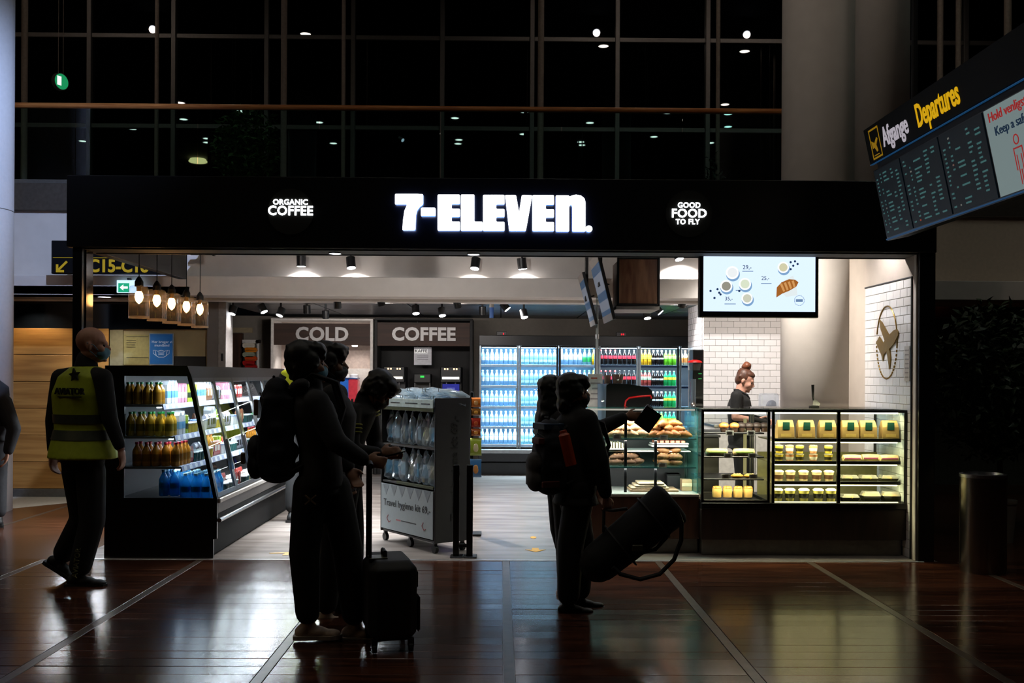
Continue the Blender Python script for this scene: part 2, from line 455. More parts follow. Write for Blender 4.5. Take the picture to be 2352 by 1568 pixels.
# left: oak clad wall, dark glass above, olive notice wall
ow = struct('wall_left', MB().box(-10, -4.86, 12.32, 12.5, .1, 2.07), MBLACK, label='oak plank wall beyond the black counter')
xr = AX(250, 12.3)
pk = MB().bbox(-1.55, 1.55, -.012, .012, .003, .3258, .003).mesh('oak_plank', OAK)
for r in range(6):
    for c in range(2): link('oak_plank', pk, ow, (xr - 1.553 - 3.104 * c, 12.3, .1 + .3288 * r))
struct('baseboard_left', MB().bbox(-10, xr, 12.28, 12.33, 0, .1, .004), ALU)
struct('window_1', MB().box(-10, AX(475, 12.35), 12.34, 12.36, 2.07, ZC), mat('dark_window_glass', '#0c1016', .08, noise=0), label='dark glazing strip over the oak wall')
nw = struct('wall_left_notice', MB().box(xr, AX(478, 12.4), 12.38, 12.5, 0, 2.07), CREAM, label='olive lit wall behind the pendant lamps')
MB().box(AX(252, 12.36), AX(282, 12.36), 12.36, 12.38, .9, 2.06).build('panel', mat('grey_olive_panel', '#8c8464', .6), nw)
MB().box(AX(400, 12.36), AX(472, 12.36), 12.355, 12.38, .9, AZ(822, 12.36)).build('panel', MBLACK, nw)
pr = struct('wall_pier_left', MB().box(AX(475, 12.2), AX(501, 12.2), 12.2, 12.5, 0, ZC), GREYP)
MB().bbox(AX(501, 12.2), AX(519, 12.2), 12.19, 12.5, 0, ZC, .004).build('corner_trim', mat('corner_grey', '#8a8582', .7), pr)
MB().bbox(AX(507, 12.18), AX(512, 12.18), 12.18, 12.19, AZ(832, 12.18), AZ(815, 12.18), .001).build('switch_plate', DGREY, pr)

# right: dim rear wall outside the shop
struct('wall_right_back', MB().box(3.7, 10, 13.0, 13.1, 0, 2.5), mat('dim_green_wall', '#4a4d44', .8), label='dim wall behind the potted tree')
struct('trim_4', MB().box(3.7, 10, 12.95, 12.99, 2.30, 2.315), STEEL, label='thin light rail on the dim right wall')
struct('baseboard_right', MB().box(3.7, 10, 12.95, 13.0, 0, .12), mat('brown_base', '#4d3b2c', .6))

# round columns
def column(name, cx, cy, r, m, z1=10.0, joints=(3.3, 6.6)):
    b = MB().lathe([(r, 0), (r, z1)], 48, (cx, cy, 0))
    o = struct(name, b, m, smooth='all')
    for z in joints: MB().lathe([(r + .0015, z), (r + .0015, z + .008)], 48, (cx, cy, 0)).build('joint_ring', GREYP, o, smooth='all')
    return o
xa0, xa1 = AX(1797, 10.5, 600), AX(1979, 10.5, 600)
column('column_1', (xa0 + xa1) / 2, 10.5, (xa1 - xa0) / 2, WHITEP)
xb0, xb1 = AX(1968, 9.55, 300), AX(2087, 9.55, 300)
b = MB().lathe([((xb1 - xb0) / 2, 2.9), ((xb1 - xb0) / 2, 10)], 48, ((xb0 + xb1) / 2 + .02, 9.62, 0))
struct('column_2', b, WHITEP, smooth='all')
xl = AX(24, 11.0, 400)
column('column_3', xl - .4, 11.0, .4, mat('pale_column_paint', '#f0f1f6', .5, noise=.03))

# tiled pieces
def tile_face(parent, n, rows, tw, th, place):
    me = MB().bbox(0.0015, tw - .0015, -.008, 0, .0015, th - .0015, .0025).mesh('tile', TILE)
    half = MB().bbox(0.0015, tw / 2 - .0015, -.008, 0, .0015, th - .0015, .0025).mesh('tile', TILE)
    for r in range(rows):
        u = 0.0; k = 0
        if r % 2: place(link('tile', half, parent), 0, r * th); u = tw / 2; k = 1
        while u + tw <= n * tw + 1e-4:
            place(link('tile', me, parent), u, r * th); u += tw
        if u + tw / 2 <= n * tw + 1e-4: place(link('tile', half, parent), u, r * th)
# right hand wall of the shop with emblem
XW = AX(2094, 8.3)
rw = struct('wall_right', MB().box(XW + .01, XW + .09, 8.27, 9.42, 0, 3.05), WARMP, label='right side wall of the shop with white tiles')
def pr_(o, u, z): o.location = (XW + .01, 9.38 - u, z); o.rotation_euler = (0, 0, -PI / 2)
tile_face(rw, 7, 31, .15, .076, pr_)
MB().bbox(XW - .002, XW + .01, 8.31, 8.325, 0, 2.37, .001).build('edge_profile', DGREY, rw)
MB().bbox(XW - .002, XW + .01, 8.31, 9.39, 2.358, 2.37, .001).build('edge_profile', DGREY, rw)
MB().bbox(XW + .0, XW + .075, 8.22, 8.27, 0, 2.6, .004).build('wall_end', WHITEP, rw)
# tiled wall behind the barista, with its left return
bx0 = AX(1615, 12.2)
bw = struct('wall_tiled', MB().box(bx0 + .008, 3.55, 12.208, 13.2, 0, ZC), GROUT, label='white tiled wall behind the barista')
def pb_(o, u, z): o.location = (bx0 + u, 12.208, .7 + z)
tile_face(bw, 8, 23, .15, .075, pb_)
def pc_(o, u, z): o.location = (bx0 + .008, 13.2 - u, 1.6 + z); o.rotation_euler = (0, 0, -PI / 2)
tile_face(bw, 6, 11, .15, .075, pc_)

# curtain wall, night behind it
YC = 20.0
NIGHT = mat('night_window_glass', (.0006, .0008, .001), .012, noise=0)
MULL = mat('mullion_paint', '#77706a', .5, .3, noise=.08)
cw = struct('window_2', MB().box(-11, 11, YC - .05, YC + .1, 3.66, 3.8), GREYP, label='tall glazed curtain wall dark with night')
mxs = [AX(p, YC, 200) for p in (-190, 12, 208, 401, 614, 812, 1016, 1222, 1417, 1624, 1830, 2033, 2215, 2418, 2600)]
mm = MB().bbox(-.045, .045, -.1, .03, 0, 6.4, .008).mesh('mullion', MULL)
zs = [3.8, AZ(297, YC), AZ(91, YC), 10.15]
for x in mxs: link('mullion', mm, cw, (x, YC, 3.75))
tm = MB().bbox(-11, 11, -.06, .03, -.045, .045, .008).mesh('transom', MULL)
for z in zs[1:3]: link('transom', tm, cw, (0, YC, z))
for i in range(len(mxs) - 1):
    for j in range(3):
        MB().box(mxs[i] + .045, mxs[i + 1] - .045, YC - .006, YC + .006, zs[j] + (.045 if j else 0), zs[j + 1] - .045).build('pane', NIGHT, cw)
struct('ceiling_hall', MB().box(-17, 17, -4, 20.2, 10.02, 10.2), mat('hall_ceiling_dark', '#1c1a19', .8), label='dark high hall ceiling')
# slim round poles on the upper deck
POLE = mat('bronze_pole', '#b09a8c', .5)
poles = [(56, 15.2, .047, 'slim pale pole by the bluish column'), (360, 17.5, .035, 'thin bronze pole near the hanging exit sign'), (652, 15.2, .047, 'bronze pole beside the dark indoor tree'), (789, 17.5, .036, 'bronze pole right of the dark indoor tree'), (1242, 15.2, .047, 'thick bronze pole above the middle of the lit sign'), (1649, 16.0, .034, 'bronze pole left of the white columns'), (2159, 15.2, .045, 'bronze pole right of the white columns'), (2201, 14.5, .04, 'second bronze pole right of the white columns'), (2314, 14.0, .05, 'rightmost bronze pole above the departures board')]
for px, Y, r, lb in poles:
    t = thing('steel_pole', lb, 'pole', (AX(px, Y, 200), Y, 3.79), group='poles on the upper deck')
    MB().cyl((0, 0, 0), (0, 0, 6.22), r, seg=16).build('shaft', POLE, t, smooth=40)
    MB().lathe([(r * 1.9, 0), (r * 1.9, .012), (r * 1.05, .03)], 16).build('base_plate', DGREY, t)

# glass balustrade with wooden handrail on the deck edge
BG = glass('balustrade_glass', (.62, .80, .80), .02, 1.45)
RAILW = wood('handrail_wood', '#a05a2a', '#d08a4c', .4, 2, 'X', stretch=12)
t = thing('balustrade', 'glass balustrade with wooden handrail along the upper deck', 'balustrade', (0, 12.02, 3.79))
zr = AZ(250, 12.0) - 3.79
MB().tube([(x, 0, zr) for x in (-9.5, 0, 9.5)], .034, 14).build('handrail', RAILW, t, smooth=40)
for i in range(13):
    x = -9.5 + i * 1.46
    MB().box(x + .006, x + 1.454, -.008, .008, .012, zr - .03).build('glass_panel', BG, t)
MB().bbox(-9.5, 9.5, -.03, .03, 0, .05, .004).build('base_rail', ALU, t)

# ------------------------------------------------------------------ shop front frame
x0, x1 = AX(155, YF, 480), AX(2150, YF, 480)
zb, zt = AZ(574, YF), AZ(410, YF)
sfm = thing('shop_front_frame', 'black shop front frame with deep fascia and side posts', 'shop front', (0, YF, 0))
MB().bbox(x0, x1, YF - .02, YF + .3, zb, zt, .006).build('fascia', BLACK, sfm, w=True)
xi = AX(188, YF, 600)
MB().bbox(AX(166, YF, 700), xi, YF, YF + .06, 0, zb, .004).build('post', BLACK, sfm, w=True)
xq = AX(2112, YF, 700)
MB().bbox(xq, x1, YF, YF + .12, 0, zb, .004).build('post', BLACK, sfm, w=True)
GLOSSB = mat('glossy_dark_post', '#3b3634', .12, .3, noise=.05)
MB().bbox(xi - .03, xi + .012, YF + .06, YF + .2, 0, zb, .003).build('post_liner', GLOSSB, sfm, w=True)
MB().bbox(-3.52, -3.43, YF + .28, 10.9, zb, zt, .004).build('side_fascia', mat('side_fascia_paint', '#171514', .55, noise=.05), sfm, w=True)
MB().bbox(xi, xq, YF + .02, YF + .28, zb - .012, zb, .003).build('soffit', MBLACK, sfm, w=True)
# lower edge trim that catches the light
MB().bbox(xi, xq, YF + .285, YF + .3, zb - .02, zb - .0, .002).build('edge_trim', DGREY, sfm, w=True)
# soffit downlights
DLW = emit('downlight_lens', '#e8f0ff', 14)
for i, px in enumerate((770, 1088)):
    x = AX(px, YF + .15, 572)
    d = thing('downlight', ['round recessed downlight in the fascia underside, left one', 'round recessed downlight in the fascia underside, right one'][i], 'ceiling light', (x, YF + .15, zb - .012), group='soffit downlights')
    MB().lathe([(.048, -.010), (.056, -.012), (.056, 0), (.048, 0)], 20, caps=False).build('ring', STEEL, d)
    MB().lathe([(.0, -.008), (.047, -.008), (.047, -.004)], 20).build('lens', DLW, d)
    lamp('downlight_light', 'SPOT', (0, 0, -.02), 14, (.9, .95, 1), d, (0, 0, -1), .03, 80, .6)

# ------------------------------------------------------------------ lit sign
SIGNW = emit('sign_white_face', '#f4f8ff', 5.0)
SIGNB = emit('sign_blue_edge', '#1c6cff', 2.2)
def roundpoly(pts, r):
    out = []; n = len(pts)
    for i in range(n):
        p0, p, p1 = Vector(pts[i - 1]), Vector(pts[i]), Vector(pts[(i + 1) % n])
        a, b = (p0 - p), (p1 - p); la, lb = a.length, b.length
        ang = a.angle(b) if la and lb else PI
        if ang > 2.4: out.append(tuple(p)); continue
        k = min(r, la * .45, lb * .45)
        A, B = p + a.normalized() * k, p + b.normalized() * k
        for t in (0, .33, .67, 1): out.append(tuple((1 - t) ** 2 * A + 2 * t * (1 - t) * p + t * t * B))
    return out
def Epoly(x0, nx, x1, y): return [(x0, 132 + y), (x1, 132 + y), (x1, 232 + y), (nx, 232 + y), (nx, 278 + y), (x1, 278 + y), (x1, 363 + y), (nx, 363 + y), (nx, 410 + y), (x1, 410 + y), (x1, 505 + y), (x0, 505 + y)]
glyphs = [[(130, 125), (365, 125), (421, 129), (421, 235), (385, 262), (358, 300), (347, 345), (340, 502), (207, 502), (213, 400), (227, 300), (256, 235), (130, 235)],
    [(398, 268), (548, 268), (548, 356), (398, 356)], Epoly(570, 714, 799, 0), [(810, 132), (950, 132), (950, 411), (1033, 411), (1033, 506), (810, 506)],
    Epoly(1039, 1175, 1261, 3), [(1266, 137), (1380, 137), (1411, 320), (1440, 137), (1547, 139), (1480, 510), (1310, 510)], Epoly(1549, 1687, 1772, 6),
    [(1790, 140), (1925, 140), (1930, 154), (1960, 141), (2000, 133), (2050, 142), (2085, 170), (2097, 210), (2097, 515), (1960, 515), (1960, 262), (1955, 245), (1945, 240), (1934, 245), (1928, 262), (1928, 515), (1790, 515)],
    [(2132 + 36 * math.cos(t * PI / 9), 486 + 34 * math.sin(t * PI / 9)) for t in range(18)]]
def gl_fn(u, v, d):
    p = at(880 + u / 4.523, 420 + v / 4.523, YF - .02); return Vector((p.x, YF - .02 - d, p.z))
sp = at(1133, 491, YF)
sg = thing('lit_shop_sign', 'glowing white block lettering sign in the middle of the fascia', 'sign', (sp.x, YF - .02, sp.z))
for g in glyphs:
    MB().mi(0).prism(roundpoly(g, 13), gl_fn, .015, .05, 1).build('letter', [SIGNW, SIGNB], sg, w=True)
DISC = mat('sign_disc_olive', '#13130c', .5, noise=.1)
def round_sign(px, py, r, rows, lb):
    c = at(px, py, YF)
    s = thing('round_sign', lb, 'sign', (c.x, YF - .02, c.z))
    b = MB().cyl((c.x, YF - .02, c.z), (c.x, YF - .03, c.z), r, seg=40); b.build('disc', DISC, s, w=True)
    for txt, ty, size, xs, *dx in rows:
        p = at(px + (dx[0] if dx else 0), ty, YF)
        lettering(txt, size, (p.x, YF - .033, p.z), SIGNW, s, offset=size * .022, xs=xs * .97, depth=.008, spacing=1.06)
round_sign(669, 487, .188, [('ORGANIC', 466, .062, 1.0), ('COFFEE', 486, .105, 1.0)], 'round black sign with small glowing coffee lettering')
round_sign(1581, 492, .192, [('GOOD', 473, .06, 1.0), ('FOOD', 492, .097, 1.05), ('TO', 511, .058, 1.0, -19), ('FLY', 511, .058, 1.0, 11)], 'round black sign with small glowing food lettering')
# ================================================================== LIGHT FITTINGS AND SIGNS
# hall ceiling downlights (their reflections show in the dark curtain wall)
HL = emit('hall_lamp_lens', '#fff6e6', 42)
HLG = emit('hall_lamp_lens_cool', '#d8fff0', 42)
dots = [(702, 78), (1386, 106), (1710, 118), (415, 236), (422, 274), (305, 296), (190, 324), (553, 255), (603, 306), (475, 318), (475, 327), (733, 281), (766, 329), (904, 295), (1045, 271), (1054, 321), (1052, 330), (1205, 257), (1202, 308), (1355, 282), (1334, 326), (1336, 333), (1533, 259), (1502, 314), (1665, 240), (1672, 262), (1672, 291), (1632, 328)]
me_r = MB().lathe([(.13, -.02), (.17, -.02), (.17, .02), (.13, .02)], 24, caps=False).mesh('housing', DGREY)
me_l = MB().lathe([(0, -.012), (.13, -.012), (.13, 0)], 24).mesh('lens', HL)
me_lg = MB().lathe([(0, -.012), (.13, -.012), (.13, 0)], 24).mesh('lens', HLG)
dots.sort()
for i, (px, py) in enumerate(dots):
    d = CROT @ Vector(((px - 1176) / FPX, -(py - 862) / FPX, -1)); t = (9.99 - CAMH) / d.z
    o = thing('hall_downlight', f'round hall ceiling downlight mirrored in the curtain wall, {ORD[i]} from the left', 'ceiling light', (d.x * t, 2 * YC - d.y * t, 10.0), group='hall ceiling downlights')
    link('housing', me_r, o); link('lens', me_lg if px in (1370, 1672, 1334) and py < 300 else me_l, o)
# warm upper cafe light reflected low in the glass
o = thing('warm_ceiling_lamp', 'wide warm ceiling lamp mirrored beside the dark indoor tree', 'ceiling light', (0, 0, 0))
d = CROT @ Vector(((455 - 1176) / FPX, -(371 - 862) / FPX, -1)); t = (9.9 - CAMH) / d.z
o.location = (d.x * t, 2 * YC - d.y * t, 9.9)
MB().lathe([(0, -.03), (.33, -.03), (.36, 0), (.3, .1), (0, .1)], 28).build('lens', emit('warm_lens', '#ffd890', 24), o)
# lamps for columns and oak wall, plus ones added for pillar and curtain wall
def hall_spot(name, label, loc, aim, power, col, size=.08, spot=50, blend=.6, r=.07):
    o = thing(name, label, 'spotlight', loc)
    q = Vector(aim).normalized(); u = -q
    MB().cyl(u * .03, u * .22, r, r * .9, 16).build('body', MBLACK, o, smooth=40)
    MB().cyl(u * .028, u * .034, r * .9, seg=16).build('lens', DLW, o)
    lamp('spot_light', 'SPOT', q * .01, power, col, o, aim, size, spot, blend)
    return o
hall_spot('hall_spotlight', 'unseen spotlight added above the concourse to brighten the pale left column', (-.6, 6.2, 7.0), Vector((-5.55, 11.4, 2.3)) - Vector((-.6, 6.2, 7.0)), 2100, (.50, .64, 1), spot=46, blend=.8)  # unseen lamp added for the bluish light on the left column
for px, py, lb in ((351, 68, 'left'), (1370, 76, 'middle'), (1715, 80, 'right')):  # lenses sit at mirrored ceiling dots; the beams are added to brighten the mullions
    d = CROT @ Vector(((px - 1176) / FPX, -(py - 862) / FPX, -1)); t = (9.7 - CAMH) / d.z
    hall_spot('added_floodlight', f'black floodlight added under the hall ceiling to brighten the curtain wall, {lb}', (d.x * t, 2 * YC - d.y * t, 9.7), (.1, 5, -4.2), 42, (1, .84, .72), spot=110, r=.1)
hall_spot('hall_spotlight', 'black spotlight high above aimed at the white columns', (-3.4, 5.6, 9.6), Vector((3.6, 10.3, 4.2)) - Vector((-3.4, 5.6, 9.6)), 200, (1, .83, .68), spot=34)
for i, (px, lb) in enumerate(((60, 'warm round downlight left of the navy gate sign, outer one'), (91, 'warm round downlight left of the navy gate sign, inner one'), (240, 'white round downlight under the green exit sign'))):
    p = at(px, 690 if i < 2 else 680, 12.1 if i < 2 else 11.8)
    o = thing('soffit_downlight', lb, 'ceiling light', (p.x, p.y, ZC), group='soffit downlights')
    MB().lathe([(.075, -.012), (.085, -.012), (.085, 0)], 20, caps=False).build('ring', STEEL, o)
    MB().lathe([(0, -.008), (.075, -.008), (.075, 0)], 20).build('lens', emit('warm_soffit_lens', '#ffdca0', 5) if i < 2 else emit('cool_soffit_lens', '#e6ecff', 8), o)
    lamp('downlight_light', 'SPOT', (0, 0, -.02), (45, 45, 40)[i], (1, .8, .55) if i < 2 else (1, .92, .78), o, (0, .12, -1), .05, 120, .7)

# track spotlights
LENS = emit('spot_lens', '#f2f6ff', 30)
def spot_lamp(loc, aim, lb, lit=True, power=0, r=.055, h=.13, spot=70, hang=.12, col=(1, .96, .92), grp='track spotlights', blend=.5):
    o = thing('track_spotlight', lb, 'spotlight', loc, group=grp)
    q = Vector(aim).normalized()
    MB().lathe([(.02, 0), (.02, .02)], 10).cyl((0, 0, 0), (0, 0, hang), .012, seg=8).build('stem', MBLACK, o)
    MB().cyl(-q * h * .5, q * h * .5, r, r, 18).build('body', mat('spot_housing', '#121214', .4), o, smooth=40)
    if lit:
        MB().cyl(q * h * .5, q * (h * .5 + .004), r * .88, seg=18).build('lens', LENS, o)
        if power: lamp('spot_light', 'SPOT', q * (h * .5 + .02), power, col, o, aim, r * .6, spot, blend)
    else: MB().cyl(q * h * .5, q * (h * .5 + .004), r * .88, seg=18).build('lens', DGREY, o)
    return o
tr = thing('light_track', 'long black lighting track below the front fascia', 'light track', (-1, 11.84, AZ(577, 11.84)))
MB().bbox(AX(440, 11.84), AX(1385, 11.84), 11.81, 11.87, AZ(586, 11.84), AZ(578, 11.84), .004).build('rail', MBLACK, tr, w=True)
for px in (640, 1000, 1300):
    x = AX(px, 11.84); MB().box(x - .01, x + .01, 11.83, 11.85, AZ(578, 11.84), 3.05).build('hanger', MBLACK, tr, w=True)
MB().bbox(AX(436, 11.2), AX(490, 11.2), 11.18, 11.22, AZ(590, 11.2), AZ(580, 11.2), .004).box(AX(487, 11.2), AX(492, 11.2), 11.18, 11.22, AZ(592, 11.2), AZ(572, 11.2)).build('end_bracket', MBLACK, tr, w=True)
for px, py, aim, pw, lb in ((692, 599, (0, .05, -1), 60, 'black spotlight pointing straight down, first on the front track'), (806, 603, (.12, -.22, -1), 60, 'tilted black spotlight with visible lens above the cold drinks sign'), (1092, 605, (-.12, -.3, -1), 42, 'tilted black spotlight with visible lens above the coffee sign'), (1199, 605, (.12, .05, -1), 60, 'black spotlight on the front track left of the menu screens'), (1557, 584, (.25, -.35, -1), 42, 'black spotlight between the walnut box and the menu television')):
    p = at(px, py, 11.84)
    o = spot_lamp(p, aim, lb, power=0, hang=.12)
    q = Vector(aim).normalized()
    lamp('spot_light', 'SPOT', q * .09, pw, (1, .95, .9), o, (aim[0] * .3, .28, -1), .03, 130, .35)
rear = [(535, 712, (-.2, -.3, -1), 1), (603, 708, (.5, -.2, -1), 1), (645, 716, (-.3, -.35, -1), 1), (955, 711, (.1, -.3, -1), 1), (1015, 716, (.15, -.3, -1), 1), (1160, 703, (.8, -.1, -1), 1), (1203, 720, (.2, -.3, -1), 1), (1486, 722, (.1, -.3, -1), 1), (1511, 711, (.9, -.2, -1), 1), (705, 710, (0, .2, -1), 0), (748, 722, (0, .2, -1), 0), (775, 698, (0, .2, -1), 0), (875, 692, (.2, .2, -1), 0), (1050, 697, (.2, .3, -1), 0), (1108, 713, (0, .2, -1), 0), (1567, 696, (-.2, .2, -1), 0)]
names = ['leftmost lit rear ceiling spotlight beside the grey pier', 'second lit rear ceiling spotlight, tilted right', 'third lit rear ceiling spotlight left of the cold sign', 'lit rear spotlight above the left end of the coffee sign', 'lit rear spotlight above the middle of the coffee sign', 'lit rear spotlight turned right beside the blue tube', 'lit rear spotlight above the second fridge door', 'lit rear spotlight under the walnut box', 'lit rear spotlight turned right under the walnut box', 'dark-lensed black spotlight lighting the rear wall between the pier and the cold sign', 'small dark-lensed spotlight lighting the rear wall over the left of the cold sign', 'dark-lensed black spotlight lighting the rear wall above the middle of the cold sign', 'dark-lensed black spotlight lighting the rear wall between the cold and coffee signs', 'dark-lensed black spotlight lighting the rear wall above the right of the coffee sign', 'dark-lensed black spotlight lighting the rear wall left of the blue tube', 'dark-lensed black spotlight lighting the rear wall left of the menu television']
for (px, py, aim, lit), lb in zip(rear, names):
    Y = 12.35 if lit else (12.1 if py < 700 else 12.9)
    p = at(px, py, Y)
    o = spot_lamp(p, aim, lb, lit, 0, r=.046, h=.1, hang=max(.03, ZC - p.z), grp='rear ceiling spotlights')
    if lit:
        q = Vector(aim).normalized()
        lamp('spot_light', 'SPOT', q * .07, 18 if px < 560 else 70, (1, .95, .92), o, (aim[0], -.2, -1), .03, 120, .6)
    else:
        lamp('spot_light', 'SPOT', Vector(aim).normalized() * .07, 32, (1, .93, .88), o, (0, 1, -.16), .03, 95, .8)  # dark-lensed lamps are given light thrown at the rear wall signs
# unseen fill spotlights added behind the fascia for counter, column, bulkhead and floor
for px, Y, aim, pw, lb in ((1690, 11.0, (.25, .6, -1), 85, 'unseen spotlight over the barista washing the tiled wall'), (1640, 9.3, (1, 1.0, -1.1), 300, 'unseen spotlight added over the barista to brighten the round column'), (560, 9.3, (.1, 1, -.1), 42, 'unseen spotlight added to brighten the bulkhead above the cold sign'), (1010, 9.3, (.25, 1, -.1), 60, 'unseen spotlight added to brighten the bulkhead above the fridges'), (1905, 8.75, (1, .05, -1.1), 40, 'unseen spotlight over the tiled side wall with the emblem'), (1560, 9.6, (0, -.3, -1), 40, 'unseen spotlight over the bread display'), (1000, 10.2, (0, .0, -1), 320, 'unseen spotlight added as fill over the open shop floor'), (720, 10.4, (0, .0, -1), 50, 'unseen spotlight over the aisle by the open cooler'), (740, 8.9, (.75, .1, -1), 70, 'unseen spotlight added to brighten the hygiene kit stand')):
    spot_lamp((AX(px, Y), Y, 2.88), aim, lb, True, pw, spot=125, hang=.17, col=(1, .92, .82) if px == 1640 else (1, .96, .92), grp='unseen fill spotlights', blend=1.0)
o = thing('hanging_tube', 'small bluish tube hanging from the rear ceiling', 'sensor', at(1129, 730, 12.6))
L = ZC - o.location.z
MB().cyl((0, 0, 0), (0, 0, L * .72), .027, seg=14).build('tube', glass('blue_tube_plastic', (.3, .5, .9), body=.6, bodycol=(.3, .5, .9)), o)
MB().cyl((0, 0, L * .72), (0, 0, L), .03, seg=14).build('cap', WHITEP, o)

# pendant lamps in a row over the cooler
JAR = glass('lamp_jar_glass', (.9, .91, .95), .04, 1.9, .03, (.9, .85, .85))
BULB = emit('warm_bulb', '#ffb868', 30)
for i, (px, top, bot) in enumerate(((319, 655, 731), (360, 664, 737), (394, 672, 743), (428, 680, 748), (459, 687, 753))):
    Y = 8.62 * 831 / (1150 - px)
    p = at(px, bot, Y); h = AZ(top, Y) - AZ(bot, Y); r = .086
    o = thing('pendant_lamp', ['glass jar pendant lamp with glowing bulb, nearest of the row', 'glass jar pendant lamp with glowing bulb, second of the row', 'glass jar pendant lamp with glowing bulb, middle of the row', 'glass jar pendant lamp with glowing bulb, fourth of the row', 'glass jar pendant lamp with glowing bulb, farthest of the row'][i], 'pendant lamp', p, group='pendant lamps over the cooler')
    MB().lathe([(0, .012), (r * .9, .008), (r, .022), (r, h * .86), (r * .8, h * .97), (.035, h)], 28).build('glass_jar', JAR, o, smooth=60)
    MB().lathe([(r * .8, .004), (r * 1.01, .0), (r * 1.01, .02), (r * .97, .02)], 28, caps=False).build('jar_rim', glass('jar_rim_glass', (.8, .75, .7), body=.35, bodycol=(.9, .75, .6)), o)
    MB().lathe([(.036, h - .012), (.036, h + .03), (.02, h + .06), (.008, h + .075)], 16).build('cap', MBLACK, o)
    MB().cyl((0, 0, h + .07), (0, 0, 3.04 - p.z), .004, seg=6).build('cord', MBLACK, o)
    MB().lathe([(.02, h - .07), (.022, h - .01)], 12).build('socket', mat('brass', '#8a6a35', .35, .9), o)
    MB().lathe([(.004, h * .44), (.026, h * .52), (.036, h * .64), (.03, h * .76), (.018, h - .05)], 14).build('bulb', BULB, o, smooth=60)
    lamp('bulb_light', 'POINT', (0, 0, h * .6), 2.0, (1, .66, .36), o, size=.03)

# ------------------------------------------------------------------ hanging signs in the hall
NAVY = mat('navy_sign', '#04050a', .6, noise=.05, spec=.2)
YEL = emit('yellow_sign_letter', '#e8c800', .35)
gs0, gs1 = at(118, 552, 11.45), at(418, 630, 11.45)
gs = thing('gate_sign', 'navy hanging gate sign with yellow arrow and lettering', 'sign', ((gs0.x + gs1.x) / 2, 11.45, gs1.z))
MB().bbox(gs0.x, gs1.x, 11.45, 11.53, gs1.z, gs0.z, .005).build('panel', NAVY, gs, w=True)
q = at(0, 591, 11.45).z; MB().box(gs0.x + .02, gs1.x, 11.446, 11.45, q, q + .006).build('rule_line', YEL, gs, w=True)
lettering('C15-C18', .20, at(272, 612, 11.445), YEL, gs, offset=.006, xs=.92)
lettering('Gate', .085, at(195, 604, 11.445), emit('white_sign_letter', '#c8ccd8', .25), gs)
lettering('Gates', .085, at(195, 619, 11.445), YEL, gs)
ap = at(143, 611, 11.445)
ar = MB(); R45 = Matrix.Rotation(PI / 4, 3, 'Y')
ar.prism([(-.07, -.07), (.02, -.07), (.02, -.045), (-.028, -.045), (.062, .045), (.045, .062), (-.045, -.028), (-.045, .02), (-.07, .02)], lambda u, v, d: Vector((ap.x + u, 11.445 - d, ap.z + v)), 0, .006)
ar.build('arrow', YEL, gs, w=True)
for px in (150, 380):
    p = at(px, 552, 11.49); MB().box(p.x - .012, p.x + .012, 11.52, 12.01, p.z - .2, p.z - .17).build('bracket', MBLACK, gs, w=True)
e0, e1 = at(268, 643, 11.5), at(318, 672, 11.5)
ex = thing('exit_sign', 'lit green exit sign with white arrow under the gate sign', 'sign', ((e0.x + e1.x) / 2, 11.5, e1.z))
MB().bbox(e0.x, e1.x, 11.5, 11.54, e1.z, e0.z, .004).build('case', emit('exit_white', '#bfe4ff', 1.4), ex, w=True)
g0, g1 = at(272, 650, 11.5), at(297, 671, 11.5)
MB().box(g0.x, g1.x, 11.494, 11.5, g1.z, g0.z).build('panel', emit('exit_green', '#08b080', .9), ex, w=True)
c = at(284, 660, 11.49)
MB().prism([(-.045, 0), (-.005, .035), (-.005, .012), (.045, .012), (.045, -.012), (-.005, -.012), (-.005, -.035)], lambda u, v, d: Vector((c.x + u, 11.494 - d, c.z + v)), 0, .004).build('arrow', emit('exit_arrow', '#ffffff', 1.2), ex, w=True)
MB().cyl((c.x + .04, 11.52, e0.z - .01), (c.x + .04, 11.52, 2.62), .008, seg=6).box(c.x + .03, c.x + .05, 11.51, 11.605, 2.60, 2.62).build('hanger', MBLACK, ex, w=True)
lamp('exit_light', 'AREA', (0, -.03, .07), 1.2, (.6, .9, 1), ex, (0, -1, 0), .15)
# round exit sign hanging on two wires
p = at(138, 188, 14.5)
ex = thing('hanging_exit_sign', 'small round green exit sign hanging on two wires', 'sign', (p.x, 14.5, p.z - .12))
Rz = Matrix.Rotation(math.radians(62), 3, 'Z')
MB().cyl(Rz @ Vector((0, .03, .12)), Rz @ Vector((0, -.03, .12)), .125, seg=28).build('case', mat('exit_case', '#77706a', .4, .3), ex)
MB().cyl(Rz @ Vector((0, -.031, .12)), Rz @ Vector((0, -.034, .12)), .112, seg=28).build('face', emit('exit_green_pale', '#20a868', .7), ex)
MB().box(-.075, -.005, -.036, -.034, .06, .19, Rz).build('pictogram', emit('exit_arrow2', '#ffffff', 1.0), ex)
for s in (-.03, .05): MB().cyl(Rz @ Vector((s, 0, .23)), Rz @ Vector((s, 0, 6.0)), .004, seg=6).build('wire', POLE, ex)

